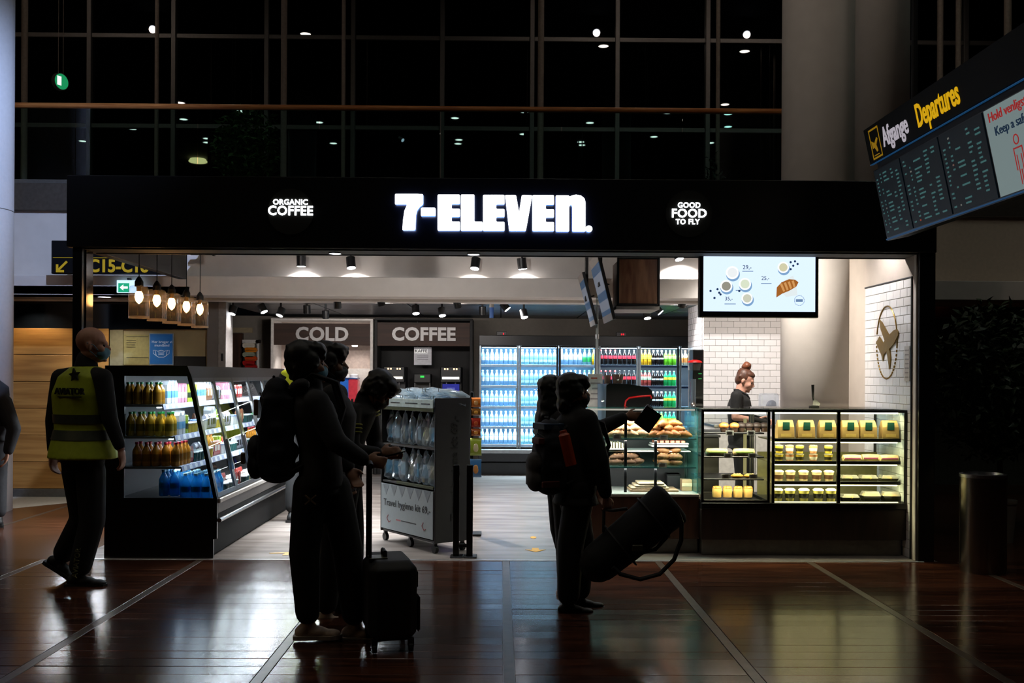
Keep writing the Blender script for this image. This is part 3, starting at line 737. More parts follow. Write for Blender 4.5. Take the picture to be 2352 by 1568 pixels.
# ------------------------------------------------------------------ departures board
YD = 7.2
T = at(1983, 300, YD); B = at(2034, 549, YD); Vv = B - T; U = Vector((0, -1, 0)); Nn = U.cross(Vv).normalized()
if Nn.x > 0: Nn = -Nn
def bd(u, v, d=0.0): return T + U * u + Vv * v + Nn * d
def bquad(mb, u0, u1, v0, v1, d0, d1): return mb.prism([(u0, v0), (u1, v0), (u1, v1), (u0, v1)], lambda a, b_, d: bd(a, b_, d), d0, d1)
db = thing('departures_board', 'tilted overhead departures board with header and four screens', 'information board', bd(1.6, 1.0, -.1))
bquad(MB(), 0, 3.3, 0, .31, -.14, 0).build('header', mat('board_header', '#050607', .7, spec=.2), db, w=True)
bquad(MB(), .05, 3.3, .31, .375, -.13, -.03).build('gap_panel', MBLACK, db, w=True)
bquad(MB(), .0, 3.3, .375, 1.02, -.16, -.012).build('screen_case', mat('board_case', '#0e1114', .4), db, w=True)
bquad(MB(), .0, 3.3, .318, .324, -.02, .002).build('light_strip', emit('board_blue_line', '#1a5a90', .35), db, w=True)
bquad(MB(), .0, 3.3, 1.0, 1.012, -.02, -.004).build('light_strip', emit('board_blue_line', '#1a5a90', .35), db, w=True)
SCR = emit('flight_screen_dark', '#0a2a3a', .09)
ROWC = [emit('flight_text_teal', '#5a9a98', .3), emit('flight_text_grey', '#9a9a90', .35), emit('flight_text_red', '#c05030', .4)]
for (u0, u1) in ((.02, .47), (.49, 1.06), (1.08, 1.63)):
    s = bquad(MB(), u0, u1, .385, .99, -.012, -.006).build('screen', SCR, db, w=True)
    for kind in range(3):
        mb = MB()
        for r in range(16):
            v = .43 + r * .034
            for cu, cw in ((.05, .07), (.2, .05), (.33, .2), (.62, .1), (.8, .12)):
                k = 0
                if cu == .2: k = random.choice((0, 0, 1, 1, 2)) if r % 3 == 0 else 0
                if k != kind or random.random() < .3: continue
                a = u0 + (u1 - u0) * cu; e = a + (u1 - u0) * cw * random.uniform(.5, 1)
                bquad(mb, a, e, v, v + .013, -.006, -.0045)
        if mb.v:
            q = mb.build('flight_rows', ROWC[kind], s, w=True); q['kind'] = 'stuff'
s4 = bquad(MB(), 1.66, 2.62, .385, .99, -.012, -.004).build('screen', emit('notice_screen', '#9fb4b4', .42), db, w=True)
BM = Matrix(((U.x, -Vv.normalized().x, Nn.x, 0), (U.y, -Vv.normalized().y, Nn.y, 0), (U.z, -Vv.normalized().z, Nn.z, 0), (0, 0, 0, 1)))
def blet(txt, size, u, v, m, parent, d=.002, **k):
    return lettering(txt, size, bd(u, v, d), m, parent, M=BM, align='LEFT', **k)
blet('Afgange', .185, .30, .165, emit('board_white_letter', '#d8d0dc', .55), db, xs=.72, offset=.003)
blet('Departures', .205, .86, .165, emit('board_yellow_letter', '#e8b400', .7), db, xs=.62, offset=.004)
ICO = emit('board_yellow_icon', '#c89800', .35)
for a in ((.08, .25, .03, .045), (.08, .25, .28, .295), (.08, .09, .03, .295), (.24, .25, .03, .295)): bquad(MB(), *a, 0, .002).build('icon_frame', ICO, db, w=True)
MB().prism([(.10, .13), (.15, .16), (.2, .12), (.215, .135), (.175, .18), (.19, .235), (.17, .24), (.14, .195), (.11, .2)], bd, 0, .003).build('plane_icon', ICO, db, w=True)
bquad(MB(), .11, .2, .26, .268, 0, .002).build('icon_line', ICO, db, w=True)
blet('Hold venligst afstand', .075, 1.70, .45, emit('notice_red', '#c02828', .5), s4, d=-.002)
blet('Keep a safe distance', .072, 1.74, .555, emit('notice_blue', '#1a3a5a', .35), s4, d=-.002)
RED = MATS['notice_red']
def ring2(cu, cv, r, mb):
    n = 14
    for i in range(n):
        a0, a1 = 2 * PI * i / n, 2 * PI * (i + 1) / n
        mb.prism([(cu + r * math.cos(a0), cv + r * 1.28 * math.sin(a0)), (cu + r * math.cos(a1), cv + r * 1.28 * math.sin(a1)), (cu + .75 * r * math.cos(a1), cv + r * .96 * math.sin(a1)), (cu + .75 * r * math.cos(a0), cv + r * .96 * math.sin(a0))], bd, -.004, -.002)
for cu in (1.93, 2.4):
    mb = MB(); ring2(cu, .66, .028, mb)
    for a in ((cu - .045, cu - .038, .72, .86), (cu + .038, cu + .045, .72, .86), (cu - .024, cu - .018, .76, .96), (cu + .018, cu + .024, .76, .96), (cu - .004, cu + .004, .86, .96), (cu - .045, cu + .045, .71, .72)): bquad(mb, *a, -.004, -.002)
    mb.build('pictogram', RED, s4, w=True)
bquad(MB(), 2.02, 2.3, .79, .797, -.004, -.002).build('arrow_line', RED, s4, w=True)
for u in (.7, 2.3):
    p = bd(u, 0, -.08); MB().cyl(p, (p.x, p.y, 10.0), .02, seg=10).build('hanger', MBLACK, db, w=True)

# ------------------------------------------------------------------ menu television
YT = 8.42
tv0, tv1 = at(1607, 577, YT), at(1880, 730, YT)
tv = thing('menu_television', 'wide lit menu screen showing croissant and cups', 'television', ((tv0.x + tv1.x) / 2, YT, tv1.z))
MB().bbox(tv0.x, tv1.x, YT, YT + .07, tv1.z, tv0.z + .02, .006).build('bezel', mat('tv_bezel', '#0a0a0c', .3), tv, w=True)
s0, s1 = at(1616, 581, YT), at(1872, 716, YT)
scr = MB().box(s0.x, s1.x, YT - .004, YT + .001, s1.z, s0.z).build('screen', emit('tv_blue_white', '#cfe2fb', 1.25), tv, w=True)
def tq(px, py): p = at(px, py, YT - .006); return Vector((p.x, YT - .006, p.z))
def disc(px, py, r, m, name, d=.0):
    c = tq(px, py); q = r * YT / FPX
    MB().cyl((c.x, YT - .0055 - d, c.z), (c.x, YT - .007 - d, c.z), q, seg=24).build(name, m, scr, w=True)
CUPR, CUPW = emit('tv_cup_rim', '#f2f8ff', 1.15), emit('tv_cup_white', '#dfe8ea', 1.0)
for px, py, r, m in ((1682, 626, 15, '#f4f8fa'), (1668, 657, 14, '#9a9688'), (1711, 652, 14, '#e0ead0'), (1716, 685, 13, '#d2d4c0'), (1799, 614, 13, '#d8d4b0')):
    disc(px + 1.5, py + 4, r + 1, emit('tv_shadow', '#86aed8', .9), 'print_shadow'); disc(px, py, r, CUPR, 'print_cup', .001); disc(px, py, r * .74, emit('tv_cup_' + m[1:], m, .95), 'print_drink', .0025)
cr = [(1783, 683), (1784, 660), (1795, 648), (1812, 641), (1826, 642), (1834, 648), (1829, 658), (1812, 668), (1797, 674)]
pv = lambda u, v, d: Vector((tq(u, v).x, YT - .0055 - d, tq(u, v).z))
MB().prism([(1786, 660), (1800, 645), (1822, 632), (1830, 662), (1832, 678), (1805, 682)], pv, 0, .0012).build('print_paper', emit('tv_paper', '#e4eef0', 1.0), scr, w=True)
MB().prism(cr, pv, .0012, .0022).build('print_croissant', emit('tv_croissant', '#b06a2c', .85), scr, w=True)
for k in range(4): MB().prism([(1791 + k * 9, 652 - k * 2.2), (1796 + k * 9, 650 - k * 2.2), (1803 + k * 8, 668 - k * 3.2), (1799 + k * 8, 670 - k * 3.2)], pv, .0022, .003).build('print_stripe', emit('tv_croissant_light', '#dca060', .9), scr, w=True)
TVB = emit('tv_print_blue', '#3a5a90', .35)
for txt, px, py, sz in (('29,-', 1716, 614, .05), ('25,-', 1758, 639, .045), ('35,-', 1674, 686, .045)): lettering(txt, sz, tq(px, py), TVB, scr, name='print_price')
for px, py in ((1632, 668), (1648, 664), (1652, 672), (1641, 684), (1657, 662), (1816, 602), (1822, 610), (1832, 606), (1816, 618), (1698, 668), (1655, 676), (1826, 600)): disc(px, py, 2.6, TVB, 'print_bean')
for a in ((1705, 1730, 622), (1748, 1772, 650), (1664, 1690, 697), (1690, 1702, 666)): MB().prism([(a[0], a[2]), (a[1], a[2]), (a[1], a[2] + 1.6), (a[0], a[2] + 1.6)], pv, 0, .001).build('print_line', emit('tv_print_pale', '#7fa0cc', .7), scr, w=True)
rg = MB()
for i in range(20):
    a0, a1 = 2 * PI * i / 20, 2 * PI * (i + .7) / 20
    rg.prism([(1836 + 12 * math.cos(a0), 690 + 12 * math.sin(a0)), (1836 + 12 * math.cos(a1), 690 + 12 * math.sin(a1)), (1836 + 10.8 * math.cos(a1), 690 + 10.8 * math.sin(a1)), (1836 + 10.8 * math.cos(a0), 690 + 10.8 * math.sin(a0))], pv, 0, .001)
rg.build('print_ring', MATS['tv_print_pale'], scr, w=True)
MB().prism([(1828, 687), (1844, 687), (1844, 693), (1828, 693)], pv, 0, .001).build('print_line', MATS['tv_print_pale'], scr, w=True)
MB().bbox((tv0.x + tv1.x) / 2 - .1, (tv0.x + tv1.x) / 2 + .1, YT + .07, YT + .12, tv0.z - .2, 3.05, .004).build('mount', MBLACK, tv, w=True)

# ------------------------------------------------------------------ tilted menu screens and walnut box
SCRB = [emit('menu_screen_blue', '#3a6a98', .28), emit('menu_screen_pale', '#9aa2b4', .34), mat('menu_screen_frame', '#8a8078', .4)]
def menu_screen(c0, dy, lb):
    """c0: pixel corners near-edge top/bottom; faces the aisle, tilted down"""
    (tx, ty), (bx_, by), Y = c0
    tp, bt = at(tx, ty, Y), at(bx_, by, Y)
    o = thing('menu_screen', lb, 'screen', (bt.x, Y + dy / 2, bt.z), group='tilted menu screens')
    dv = bt - tp; n = Vector((dv.z, 0, -dv.x)).normalized()
    if n.x > 0: n = -n
    fn = lambda u, v, d: Vector((tp.x, Y + u, tp.z)) + dv * v + n * d
    MB().prism([(0, 0), (dy, 0), (dy, 1), (0, 1)], fn, -.03, 0).build('case', MBLACK, o, w=True)
    fr = MB().prism([(.0, 0), (dy, 0), (dy, .13), (.0, .13)], fn, 0, .004).build('top_band', SCRB[2], o, w=True)
    MB().prism([(.0, .9), (dy, .9), (dy, 1), (.0, 1)], fn, 0, .004).build('bottom_band', SCRB[2], o, w=True)
    for v0, v1, m in ((.13, .27, 0), (.27, .55, 1), (.55, .68, 0), (.68, .83, 1), (.83, .9, 0)):
        MB().prism([(0.02, v0), (dy - .02, v0), (dy - .02, v1), (0.02, v1)], fn, 0, .003).build('screen_area', SCRB[m], o, w=True)
    MB().box(tp.x + .06, tp.x + .09, Y + dy * .4, Y + dy * .6, tp.z - .3, 3.05).build('mount', MBLACK, o, w=True)
    MB().tube([fn(dy * .5, .45, -.02), fn(dy * .5, .45, -.1), Vector((tp.x + .12, Y + dy * .5, tp.z - .25))], .008, 6).build('cable', MBLACK, o, w=True)
menu_screen(((1371, 580), (1408, 733), 9.95), .85, 'nearer tilted menu screen beside the walnut box')
menu_screen(((1337, 625), (1368, 745), 11.0), .58, 'farther tilted menu screen, left of the other one')
wb0, wb1 = at(1418, 590, 10.2), at(1515, 702, 10.2)
wbx = thing('walnut_box', 'walnut sided menu box in black frame hung from bars', 'menu box', ((wb0.x + wb1.x) / 2, 10.4, wb1.z))
MB().bbox(wb0.x + .02, wb1.x - .02, 10.205, 10.8, wb1.z + .02, wb0.z - .02, .003).build('panel', wood('walnut_box_wood', '#7a4c38', '#b88868', .4, 2.2, 'Z', stretch=6), wbx, w=True)
for a in ((wb0.x, wb0.x + .02, wb1.z, wb0.z), (wb1.x - .02, wb1.x, wb1.z, wb0.z), (wb0.x, wb1.x, wb0.z - .02, wb0.z), (wb0.x, wb1.x, wb1.z, wb1.z + .02)):
    MB().bbox(a[0], a[1], 10.19, 10.23, a[2], a[3], .002).build('frame_bar', MBLACK, wbx, w=True)
for px in (1422, 1441, 1456, 1492, 1512):
    x = AX(px, 10.3); MB().box(x - .008, x + .008, 10.25, 10.28, wb0.z, 3.05).build('hanger', MBLACK, wbx, w=True)
xl_ = AX(1414, 10.2)
MB().bbox(xl_, wb1.x, 10.2, 10.8, wb1.z - .04, wb1.z - .005, .003).build('bottom_tray', mat('tray_grey', '#a09a94', .5), wbx, w=True)

o = thing('support_pole', 'slim clear pole below the farther menu screen', 'pole', (AX(1371, 11.5), 11.5, 0))
MB().cyl((0, 0, 0), (0, 0, 2.43), .016, seg=12).build('shaft', glass('clear_pole', (.75, .78, .78), body=.35, bodycol=(.6, .62, .6)), o, smooth=40)
MB().lathe([(.05, 0), (.05, .01), (.018, .02)], 14).build('foot', STEEL, o)
MB().lathe([(.022, 1.95), (.022, 2.0)], 14).build('collar', STEEL, o)
# ================================================================== PRODUCTS (prototypes)
def bottle_proto(name, cat, r, h, body_m, cap_m, label_m, neck=.62, lab=(.28, .52), liquid=None, seg=12):
    o = thing(name, '', cat)
    MB().lathe([(r * .82, 0), (r, h * .04), (r, h * neck * .55), (r * .93, h * neck * .62), (r, h * neck * .7), (r, h * neck), (r * .75, h * (neck + .12)), (r * .38, h * .86), (r * .38, h * .93)], seg).build('body', body_m, o, smooth=50)
    MB().lathe([(r * .46, h * .91), (r * .46, h * .99), (r * .42, h)], seg).build('cap', cap_m, o, smooth=50)
    MB().lathe([(r * 1.012, h * lab[0]), (r * 1.012, h * lab[1])], seg, caps=False).build('label', label_m, o, smooth=50)
    return Stock(o)
WATERB = glass('water_bottle_blue', (.55, .8, 1.0), .05, 1.33, .55, (.6, .86, 1))
WATERG = glass('water_bottle_green', (.6, .88, .92), .05, 1.33, .45, (.62, .9, .92))
WATERD = glass('water_bottle_deep', (.1, .55, .85), .05, 1.33, .5, (.08, .5, .85))
def plast(n, c, r=.25): return mat('plastic_' + n, c, r, noise=.05)
COLA = plast('cola', '#140c0a', .12)
GREENB = glass('green_bottle', (.05, .55, .2), .06, 1.4, .75, (.04, .6, .2))
LIMEB = plast('lime', '#5fae1c'); YELB = plast('yellow', '#e8a818'); ORB = plast('juice_orange', '#e0942a'); YJ = plast('juice_yellow', '#e2b232'); REDJ = plast('juice_red', '#a03c34')
CAPB, CAPW, CAPR, CAPG, CAPK, CAPY = plast('cap_blue', '#7fb8e8'), plast('cap_white', '#e8f0f4'), plast('cap_red', '#d03030'), plast('cap_green', '#2f9a48'), plast('cap_black', '#181818'), plast('cap_yellow', '#e8b020')
LABW, LABR, LABB, LABG, LABY, LABM = plast('label_white', '#e8f4fa'), plast('label_red', '#d83a48'), plast('label_blue', '#8ec4ea'), plast('label_green', '#35a058'), plast('label_yellow', '#e6d048'), plast('label_mint', '#c8f0ea')
K = {}
K['wb'] = bottle_proto('water_bottle', 'bottle', .032, .235, WATERB, CAPB, LABW)
K['wg'] = bottle_proto('water_bottle', 'bottle', .032, .235, WATERG, CAPW, LABM, lab=(.18, .34))
K['ww'] = bottle_proto('water_bottle', 'bottle', .032, .24, WATERB, CAPW, LABW, lab=(.34, .66))
K['wgl'] = bottle_proto('water_bottle', 'bottle', .032, .24, WATERG, CAPG, LABG, lab=(.2, .5))
K['cr'] = bottle_proto('cola_bottle', 'bottle', .032, .24, COLA, CAPR, LABR, lab=(.42, .62))
K['ck'] = bottle_proto('cola_bottle', 'bottle', .032, .24, COLA, CAPK, LABR, lab=(.42, .62))
K['cw'] = bottle_proto('cola_bottle', 'bottle', .032, .235, COLA, CAPW, LABW, lab=(.4, .5))
K['yl'] = bottle_proto('soda_bottle', 'bottle', .032, .24, YELB, CAPY, LABY, lab=(.4, .62))
K['lm'] = bottle_proto('soda_bottle', 'bottle', .032, .235, LIMEB, CAPG, plast('label_lime', '#a8e070'), lab=(.42, .62))
K['gr'] = bottle_proto('soda_bottle', 'bottle', .032, .235, GREENB, CAPG, LABY, lab=(.42, .58))
K['rj'] = bottle_proto('juice_bottle', 'bottle', .032, .24, REDJ, CAPG, plast('label_pale', '#c8d8b8'), lab=(.4, .62))
K['oc'] = bottle_proto('juice_bottle', 'bottle', .031, .235, plast('cream_drink', '#d8c8a8'), plast('cap_orange', '#e08040'), plast('label_orange', '#d88848'), lab=(.2, .5))
DESC = {'wb': 'blue-tinted water bottle', 'wg': 'clear water bottle', 'ww': 'white-labelled water bottle', 'wgl': 'green-capped water bottle', 'cr': 'red-capped cola bottle', 'ck': 'black-capped cola bottle', 'cw': 'white-capped dark cola bottle', 'yl': 'yellow soda bottle', 'lm': 'lime green soda bottle', 'gr': 'deep green soda bottle', 'rj': 'red juice bottle', 'oc': 'orange-capped drink bottle'}

# ================================================================== REAR FRIDGES
YG = 15.2
FRB = mat('fridge_black', '#0c0d10', .4)
FRW = mat('fridge_white_liner', '#dcecf6', .5, noise=.03)
ALUF = mat('fridge_door_frame', '#9aa4aa', .35, .6)
FGL = glass('fridge_door_glass', (.93, .98, 1.0), .02, 1.35)
LEDC = emit('fridge_led', '#c8e8ff', 16)
divs = [AX(p, YG) for p in (1100, 1192, 1283, 1374, 1467, 1560, 1652)]
shz = [AZ(837, YG), AZ(885, YG), AZ(933, YG), AZ(980, YG), AZ(1021, YG)]
ztop, zbot = AZ(793, YG), AZ(1030, YG)
for u in range(2):
    xa, xb = divs[3 * u], divs[3 * u + 3] - (.02 if u == 0 else 0)
    f = thing('drinks_fridge', ['upright glass door fridge full of water bottles', 'upright glass door fridge with colourful soda bottles behind the counter'][u], 'fridge', ((xa + xb) / 2, YG + .3, 0))
    MB().bbox(xa, xb, YG + .02, YG + .66, 0, AZ(1062, YG), .005).build('plinth', FRB, f, w=True)
    MB().bbox(xa, xb, YG - .02, YG + .02, AZ(1060, YG), AZ(1041, YG), .005).build('kick_panel', DGREY, f, w=True)
    MB().bbox(xa, xb, YG - .04, YG + .66, AZ(1041, YG), AZ(1032, YG), .005).build('sill', mat('fridge_sill', '#9aa0a4', .4, .5), f, w=True)
    MB().box(xa, xb, YG + .6, YG + .66, zbot, ztop).build('back_panel', mat('fridge_back_blue', '#4c7a98', .5) if u == 0 else mat('fridge_back_dark', '#141a24', .5), f, w=True)
    for x in (xa, xb - .03): MB().box(x, x + .03, YG + .03, YG + .6, zbot, ztop).build('side_panel', mat('fridge_side_liner', '#5a7080', .5), f, w=True)
    MB().bbox(xa, xb, YG - .03, YG + .66, ztop, AZ(770, YG), .006).build('canopy', FRB, f, w=True)
    dx = at(1152 if u == 0 else 1427, 766, YG).x
    d = MB().bbox(dx - .075, dx + .075, YG - .01, YG + .06, AZ(770, YG), AZ(761, YG), .004).build('display_box', FRB, f, w=True)
    for k in ((.03,) if u == 0 else (.005, .035)): MB().box(dx + k - .008, dx + k + .008, YG - .013, YG - .01, AZ(768, YG) , AZ(764.5, YG)).build('digit', emit('red_digit', '#ff1020', 2.5), d, w=True)
    MB().bbox(xa + .05, xb - .05, YG + .06, YG + .09, ztop - .035, ztop - .012, .003).build('light_tube', LEDC, f, w=True)
    lamp('fridge_light', 'AREA', ((xa + xb) / 2 - f.location.x, .1 - .3, ztop - .05), 30, (.72, .88, 1), f, (0, .35, -1), xb - xa - .1, sy=.05)
    for k, z in enumerate(shz):
        s = MB().box(xa + .03, xb - .03, YG + .1, YG + .58, z - .012, z).build('shelf', mat('fridge_shelf', '#a8c4d8', .3, .2), f, w=True)
        MB().bbox(xa + .03, xb - .03, YG + .085, YG + .1, z - .035, z + .004, .002).build('price_rail', mat('price_rail_blue' if u else 'price_rail_pale', '#1a2c4c' if u else '#c8d8f0', .4), s, w=True)
        if k < 4: lamp('fridge_light', 'AREA', ((xa + xb) / 2 - f.location.x, .1 - .3, z - .045), 26, (.72, .88, 1), f, (0, .3, -1), xb - xa - .1, sy=.03)
    for j in range(3):
        a, b_ = divs[3 * u + j], divs[3 * u + j + 1]
        if u == 0 and j == 2: b_ -= .02
        d = MB().box(a + .03, b_ - .03, YG + .0, YG + .012, zbot + .03, ztop - .03).build('door', FGL, f, w=True)
        strong = j in (0,) or (u == 1 and j == 2)
        for x in (a + .004, b_ - .034): MB().bbox(x, x + .03, YG - .008, YG + .016, zbot, ztop, .004).build('door_stile', ALUF if strong or j == 1 and x < a + .02 else FRB, d, w=True)
        for z in (zbot, ztop - .03): MB().bbox(a + .034, b_ - .034, YG - .008, YG + .016, z, z + .03, .004).build('door_rail', FRB, d, w=True)
        MB().bbox(b_ - .05, b_ - .036, YG - .03, YG - .014, (zbot + ztop) / 2 - .15, (zbot + ztop) / 2 + .15, .003).build('door_handle', ALUF, d, w=True)
shn = ['top', 'second', 'third', 'fourth', 'bottom']
kinds_r = [['cr'] * 4 + ['ck'] * 4, ['yl'] * 3 + ['cw'] * 3 + ['lm'] * 3]
for s in range(5):
    for j in range(6):
        if j == 2 and s > 2 or j in (3, 4) and s > 3 or j == 5 and s > 0: continue
        a, b_ = divs[j], divs[j + 1]; cnt = 8 if j < 4 else 9
        for i in range(cnt):
            if j == 5 and i > 2: continue
            x = a + .055 + (b_ - a - .11) * (i / (cnt - 1))
            if j == 0: k = 'wb'
            elif j == 1: k = 'wg'
            elif j == 2: k = 'ww' if i < 5 else ('wgl' if i < 7 else 'yl')
            elif j == 3: k = (['cr'] * 4 + ['ck'] * 4)[i] if s < 2 else 'ck'
            elif j == 4:
                k = ([['yl'] * 3 + ['cw'] * 3 + ['lm'] * 3, ['rj'] * 3 + ['cw'] * 3 + ['gr'] * 3, ['cw'] * 6 + ['gr'] * 3, ['lm'] * 6 + ['gr'] * 3])[s][i]
            else: k = 'oc'
            K[k].put((x, YG + .145, shz[s] + .001), f'{DESC[k]} on the {shn[s]} fridge shelf, {ORD[i]} behind the {ORD[j]} door', f'bottles on the {shn[s]} fridge shelf', rz=random.uniform(0, 6))

# ================================================================== COLD AND COFFEE BAYS
YB = 15.2
def sign_bay(name, lb, px0, px1, top, txt, sx0, sx1, sy0, sy1, frame_m, back_m):
    a, b_ = at(px0, top, YB), at(px1, top, YB)
    o = thing(name, lb, 'shop bay', ((a.x + b_.x) / 2, YB + .3, 0))
    fw = .045
    for x in (a.x, b_.x - fw): MB().bbox(x, x + fw, YB, YB + .6, 0, a.z, .004).build('side_post', frame_m, o, w=True)
    MB().bbox(a.x, b_.x, YB, YB + .6, a.z, a.z + .03, .004).build('top_board', frame_m, o, w=True)
    MB().box(a.x + fw, b_.x - fw, YB + .55, YB + .6, .9, a.z).build('back_panel', back_m, o, w=True)
    MB().bbox(a.x + fw, b_.x - fw, YB + .02, YB + .6, 0, .9, .006).build('base_cabinet', frame_m, o, w=True)
    s0, s1 = at(sx0, sy0, YB + .02), at(sx1, sy1, YB + .02)
    sp = MB().bbox(s0.x, s1.x, YB + .01, YB + .06, s1.z, s0.z, .003).build('sign_panel', WALNUT, o, w=True)
    c = at((px0 + px1) / 2 + (0 if txt == 'COLD' else 0), (sy0 + sy1) / 2 + 1, YB)
    for i, ch in enumerate(txt): pass
    lettering(txt, .285 if txt == 'COLD' else .272, (c.x, YB + .004, c.z), mat('sign_letter_grey', '#c9c6c6', .4, noise=.03), sp, offset=.010, depth=.012, spacing=1.04)
    return o
WHF = mat('white_frame', '#d6d0cc', .5)
cold = sign_bay('cold_drinks_bay', 'white framed drinks bay under walnut sign reading cold', 622, 857, 735, 'COLD', 628, 850, 742, 793, WHF, mat('blush_panel', '#b5a49b', .6))
cof = sign_bay('coffee_bay', 'black coffee bay under walnut sign reading coffee', 860, 1086, 735, 'COFFEE', 864, 1081, 740, 795, MBLACK, MBLACK)
p = at(740, 852, YB + .5)
MB().bbox(AX(632, YB), AX(847, YB), YB + .5, YB + .55, .9, AZ(848, YB + .5), .003).build('splash_panel', mat('pale_splash', '#c9c4bf', .5), cold, w=True)
for px, lb in ((672, 'left'), (815, 'right')):
    o = thing('downlight', f'small bright downlight below the cold sign, {lb} one', 'ceiling light', at(px, 794, YB + .12))
    MB().lathe([(.0, -.012), (.04, -.012), (.045, 0), (.045, .02)], 16).build('lens', emit('bay_lens', '#fff4ea', 12), o)
    lamp('bay_light', 'SPOT', (0, 0, -.02), 14, (1, .93, .86), o, (0, .4, -1), .03, 120, .6)
# slush dispensers
for px, col, lb in ((793, '#2a6ac8', 'drink dispenser with blue slush beside the cold counter wall'), (813, '#c83a48', 'drink dispenser with red slush on the cold counter')):
    Y = YB + .25; p = at(px, 930, Y)
    o = thing('slush_dispenser', lb, 'drink dispenser', (p.x, Y, .9))
    MB().bbox(-.075, .075, -.16, .16, 0, .2, .01).build('base', DGREY, o)
    z = .2; zt_ = AZ(868, Y) - .9
    MB().bbox(-.072, .072, -.15, .12, z, zt_ - .03, .02).build('tank', mat('slush_' + col[1:], col, .2, em=col, es=.25), o)
    MB().bbox(-.075, .075, -.155, .12, zt_ - .03, zt_ - .005, .005).build('band', plast('tank_band', '#2c4a8a'), o)
    MB().lathe([(.07, zt_ - .005), (.068, zt_ + .04), (.03, zt_ + .055), (.0, zt_ + .055)], 18).build('lid', plast('lid_white', '#e8e6e4'), o, smooth=50)
    MB().bbox(-.015, .015, -.2, -.155, .16, .25, .004).build('tap', plast('tap_black', '#141414'), o)
# coffee machines
for px, lb in ((907, 'black coffee machine with glowing drip strip, left under the coffee sign'), (1036, 'black coffee machine with glowing drip strip, right under the coffee sign')):
    Y = YB + .2; p = at(px, 900, Y)
    o = thing('coffee_machine', lb, 'coffee machine', (p.x, Y, .9))
    zz = AZ(843, Y) - .9
    MB().bbox(-.17, .17, 0, .32, 0, zz, .012).build('body', FRB, o)
    MB().bbox(-.16, .16, -.12, 0, 0, .05, .005).build('drip_tray', STEEL, o)
    MB().bbox(-.16, .16, -.13, 0, zz - .24, zz, .01).build('head', FRB, o)
    MB().box(-.13, .13, -.133, -.13, AZ(871, Y) - .9, AZ(866, Y) - .9).build('light_strip', emit('machine_strip', '#fff0e0', 3.5), o)
    for k in (-.09, -.05, .05, .09):
        z = AZ(848, Y) - .9; MB().box(k - .012, k + .012, -.133, -.13, z - .012, z + .012).build('button', emit('machine_button', '#ffd8a8', 2.2), o)
    for k in (-.07, .07): MB().cyl((k, -.07, zz - .24), (k, -.07, zz - .29), .014, seg=10).build('spout', STEEL, o)
o = thing('coffee_brewer', 'chrome coffee brewer with green display between two machines', 'coffee machine', (AX(971, YB + .2), YB + .2, .9))
MB().bbox(-.13, .13, -.1, .25, 0, .08, .006).build('base', FRB, o)
MB().bbox(-.13, .13, .05, .25, .08, .62, .01).build('column', FRB, o)
MB().bbox(-.13, .13, -.1, .25, .5, .64, .01).build('head', FRB, o)
MB().box(-.03, .03, -.104, -.1, .58, .61).build('display', emit('green_display', '#30ff60', .8), o)
MB().lathe([(.07, .08), (.085, .12), (.09, .25), (.05, .36), (.06, .38)], 18, (0, -.02, 0)).build('jug', glass('brewer_jug', (.5, .5, .5), body=.2, bodycol=(.6, .55, .5)), o, smooth=50)
for k in (-.115, .115): MB().cyl((k, -.09, .08), (k, -.09, .5), .008, seg=8).build('side_bar', STEEL, o)
n0, n1 = at(951, 797, YB + .3), at(991, 838, YB + .3)
o = thing('coffee_notice', 'white hanging notice card in the black coffee bay', 'notice', ((n0.x + n1.x) / 2, YB + .3, n1.z))
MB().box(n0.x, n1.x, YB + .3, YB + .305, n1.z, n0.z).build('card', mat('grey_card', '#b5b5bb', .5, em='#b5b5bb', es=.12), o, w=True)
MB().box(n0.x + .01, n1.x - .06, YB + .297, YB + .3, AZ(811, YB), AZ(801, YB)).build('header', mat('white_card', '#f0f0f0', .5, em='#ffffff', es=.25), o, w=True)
lettering('KAFFE', .07, ((n0.x + n1.x) / 2 - .025, YB + .295, AZ(806, YB)), FRB, o, offset=.001)
for k in range(3): MB().box(n0.x + .05, n1.x - .05, YB + .297, YB + .3, AZ(817 + k * 4, YB) - .006, AZ(817 + k * 4, YB)).build('print_line', DGREY, o, w=True)
for px in (958, 985): q = AX(px, YB + .3); MB().cyl((q, YB + .302, n0.z), (q, YB + .302, AZ(735, YB)), .002, seg=5).build('string', STEEL, o, w=True)
# blue box on coffee counter
bpx = at(1036, 885, YB + .1)
o = thing('blue_carton', 'small blue carton on the coffee counter', 'box', (AX(1036, YB + .06), YB + .06, .9))
MB().bbox(-.13, .13, -.04, .08, 0, AZ(882, YB + .06) - .9, .004).build('carton', plast('carton_blue', '#3038b8'), o)
MB().box(-.06, .06, -.043, -.04, .35, .43).build('print_band', plast('carton_print', '#6a74e0'), o)

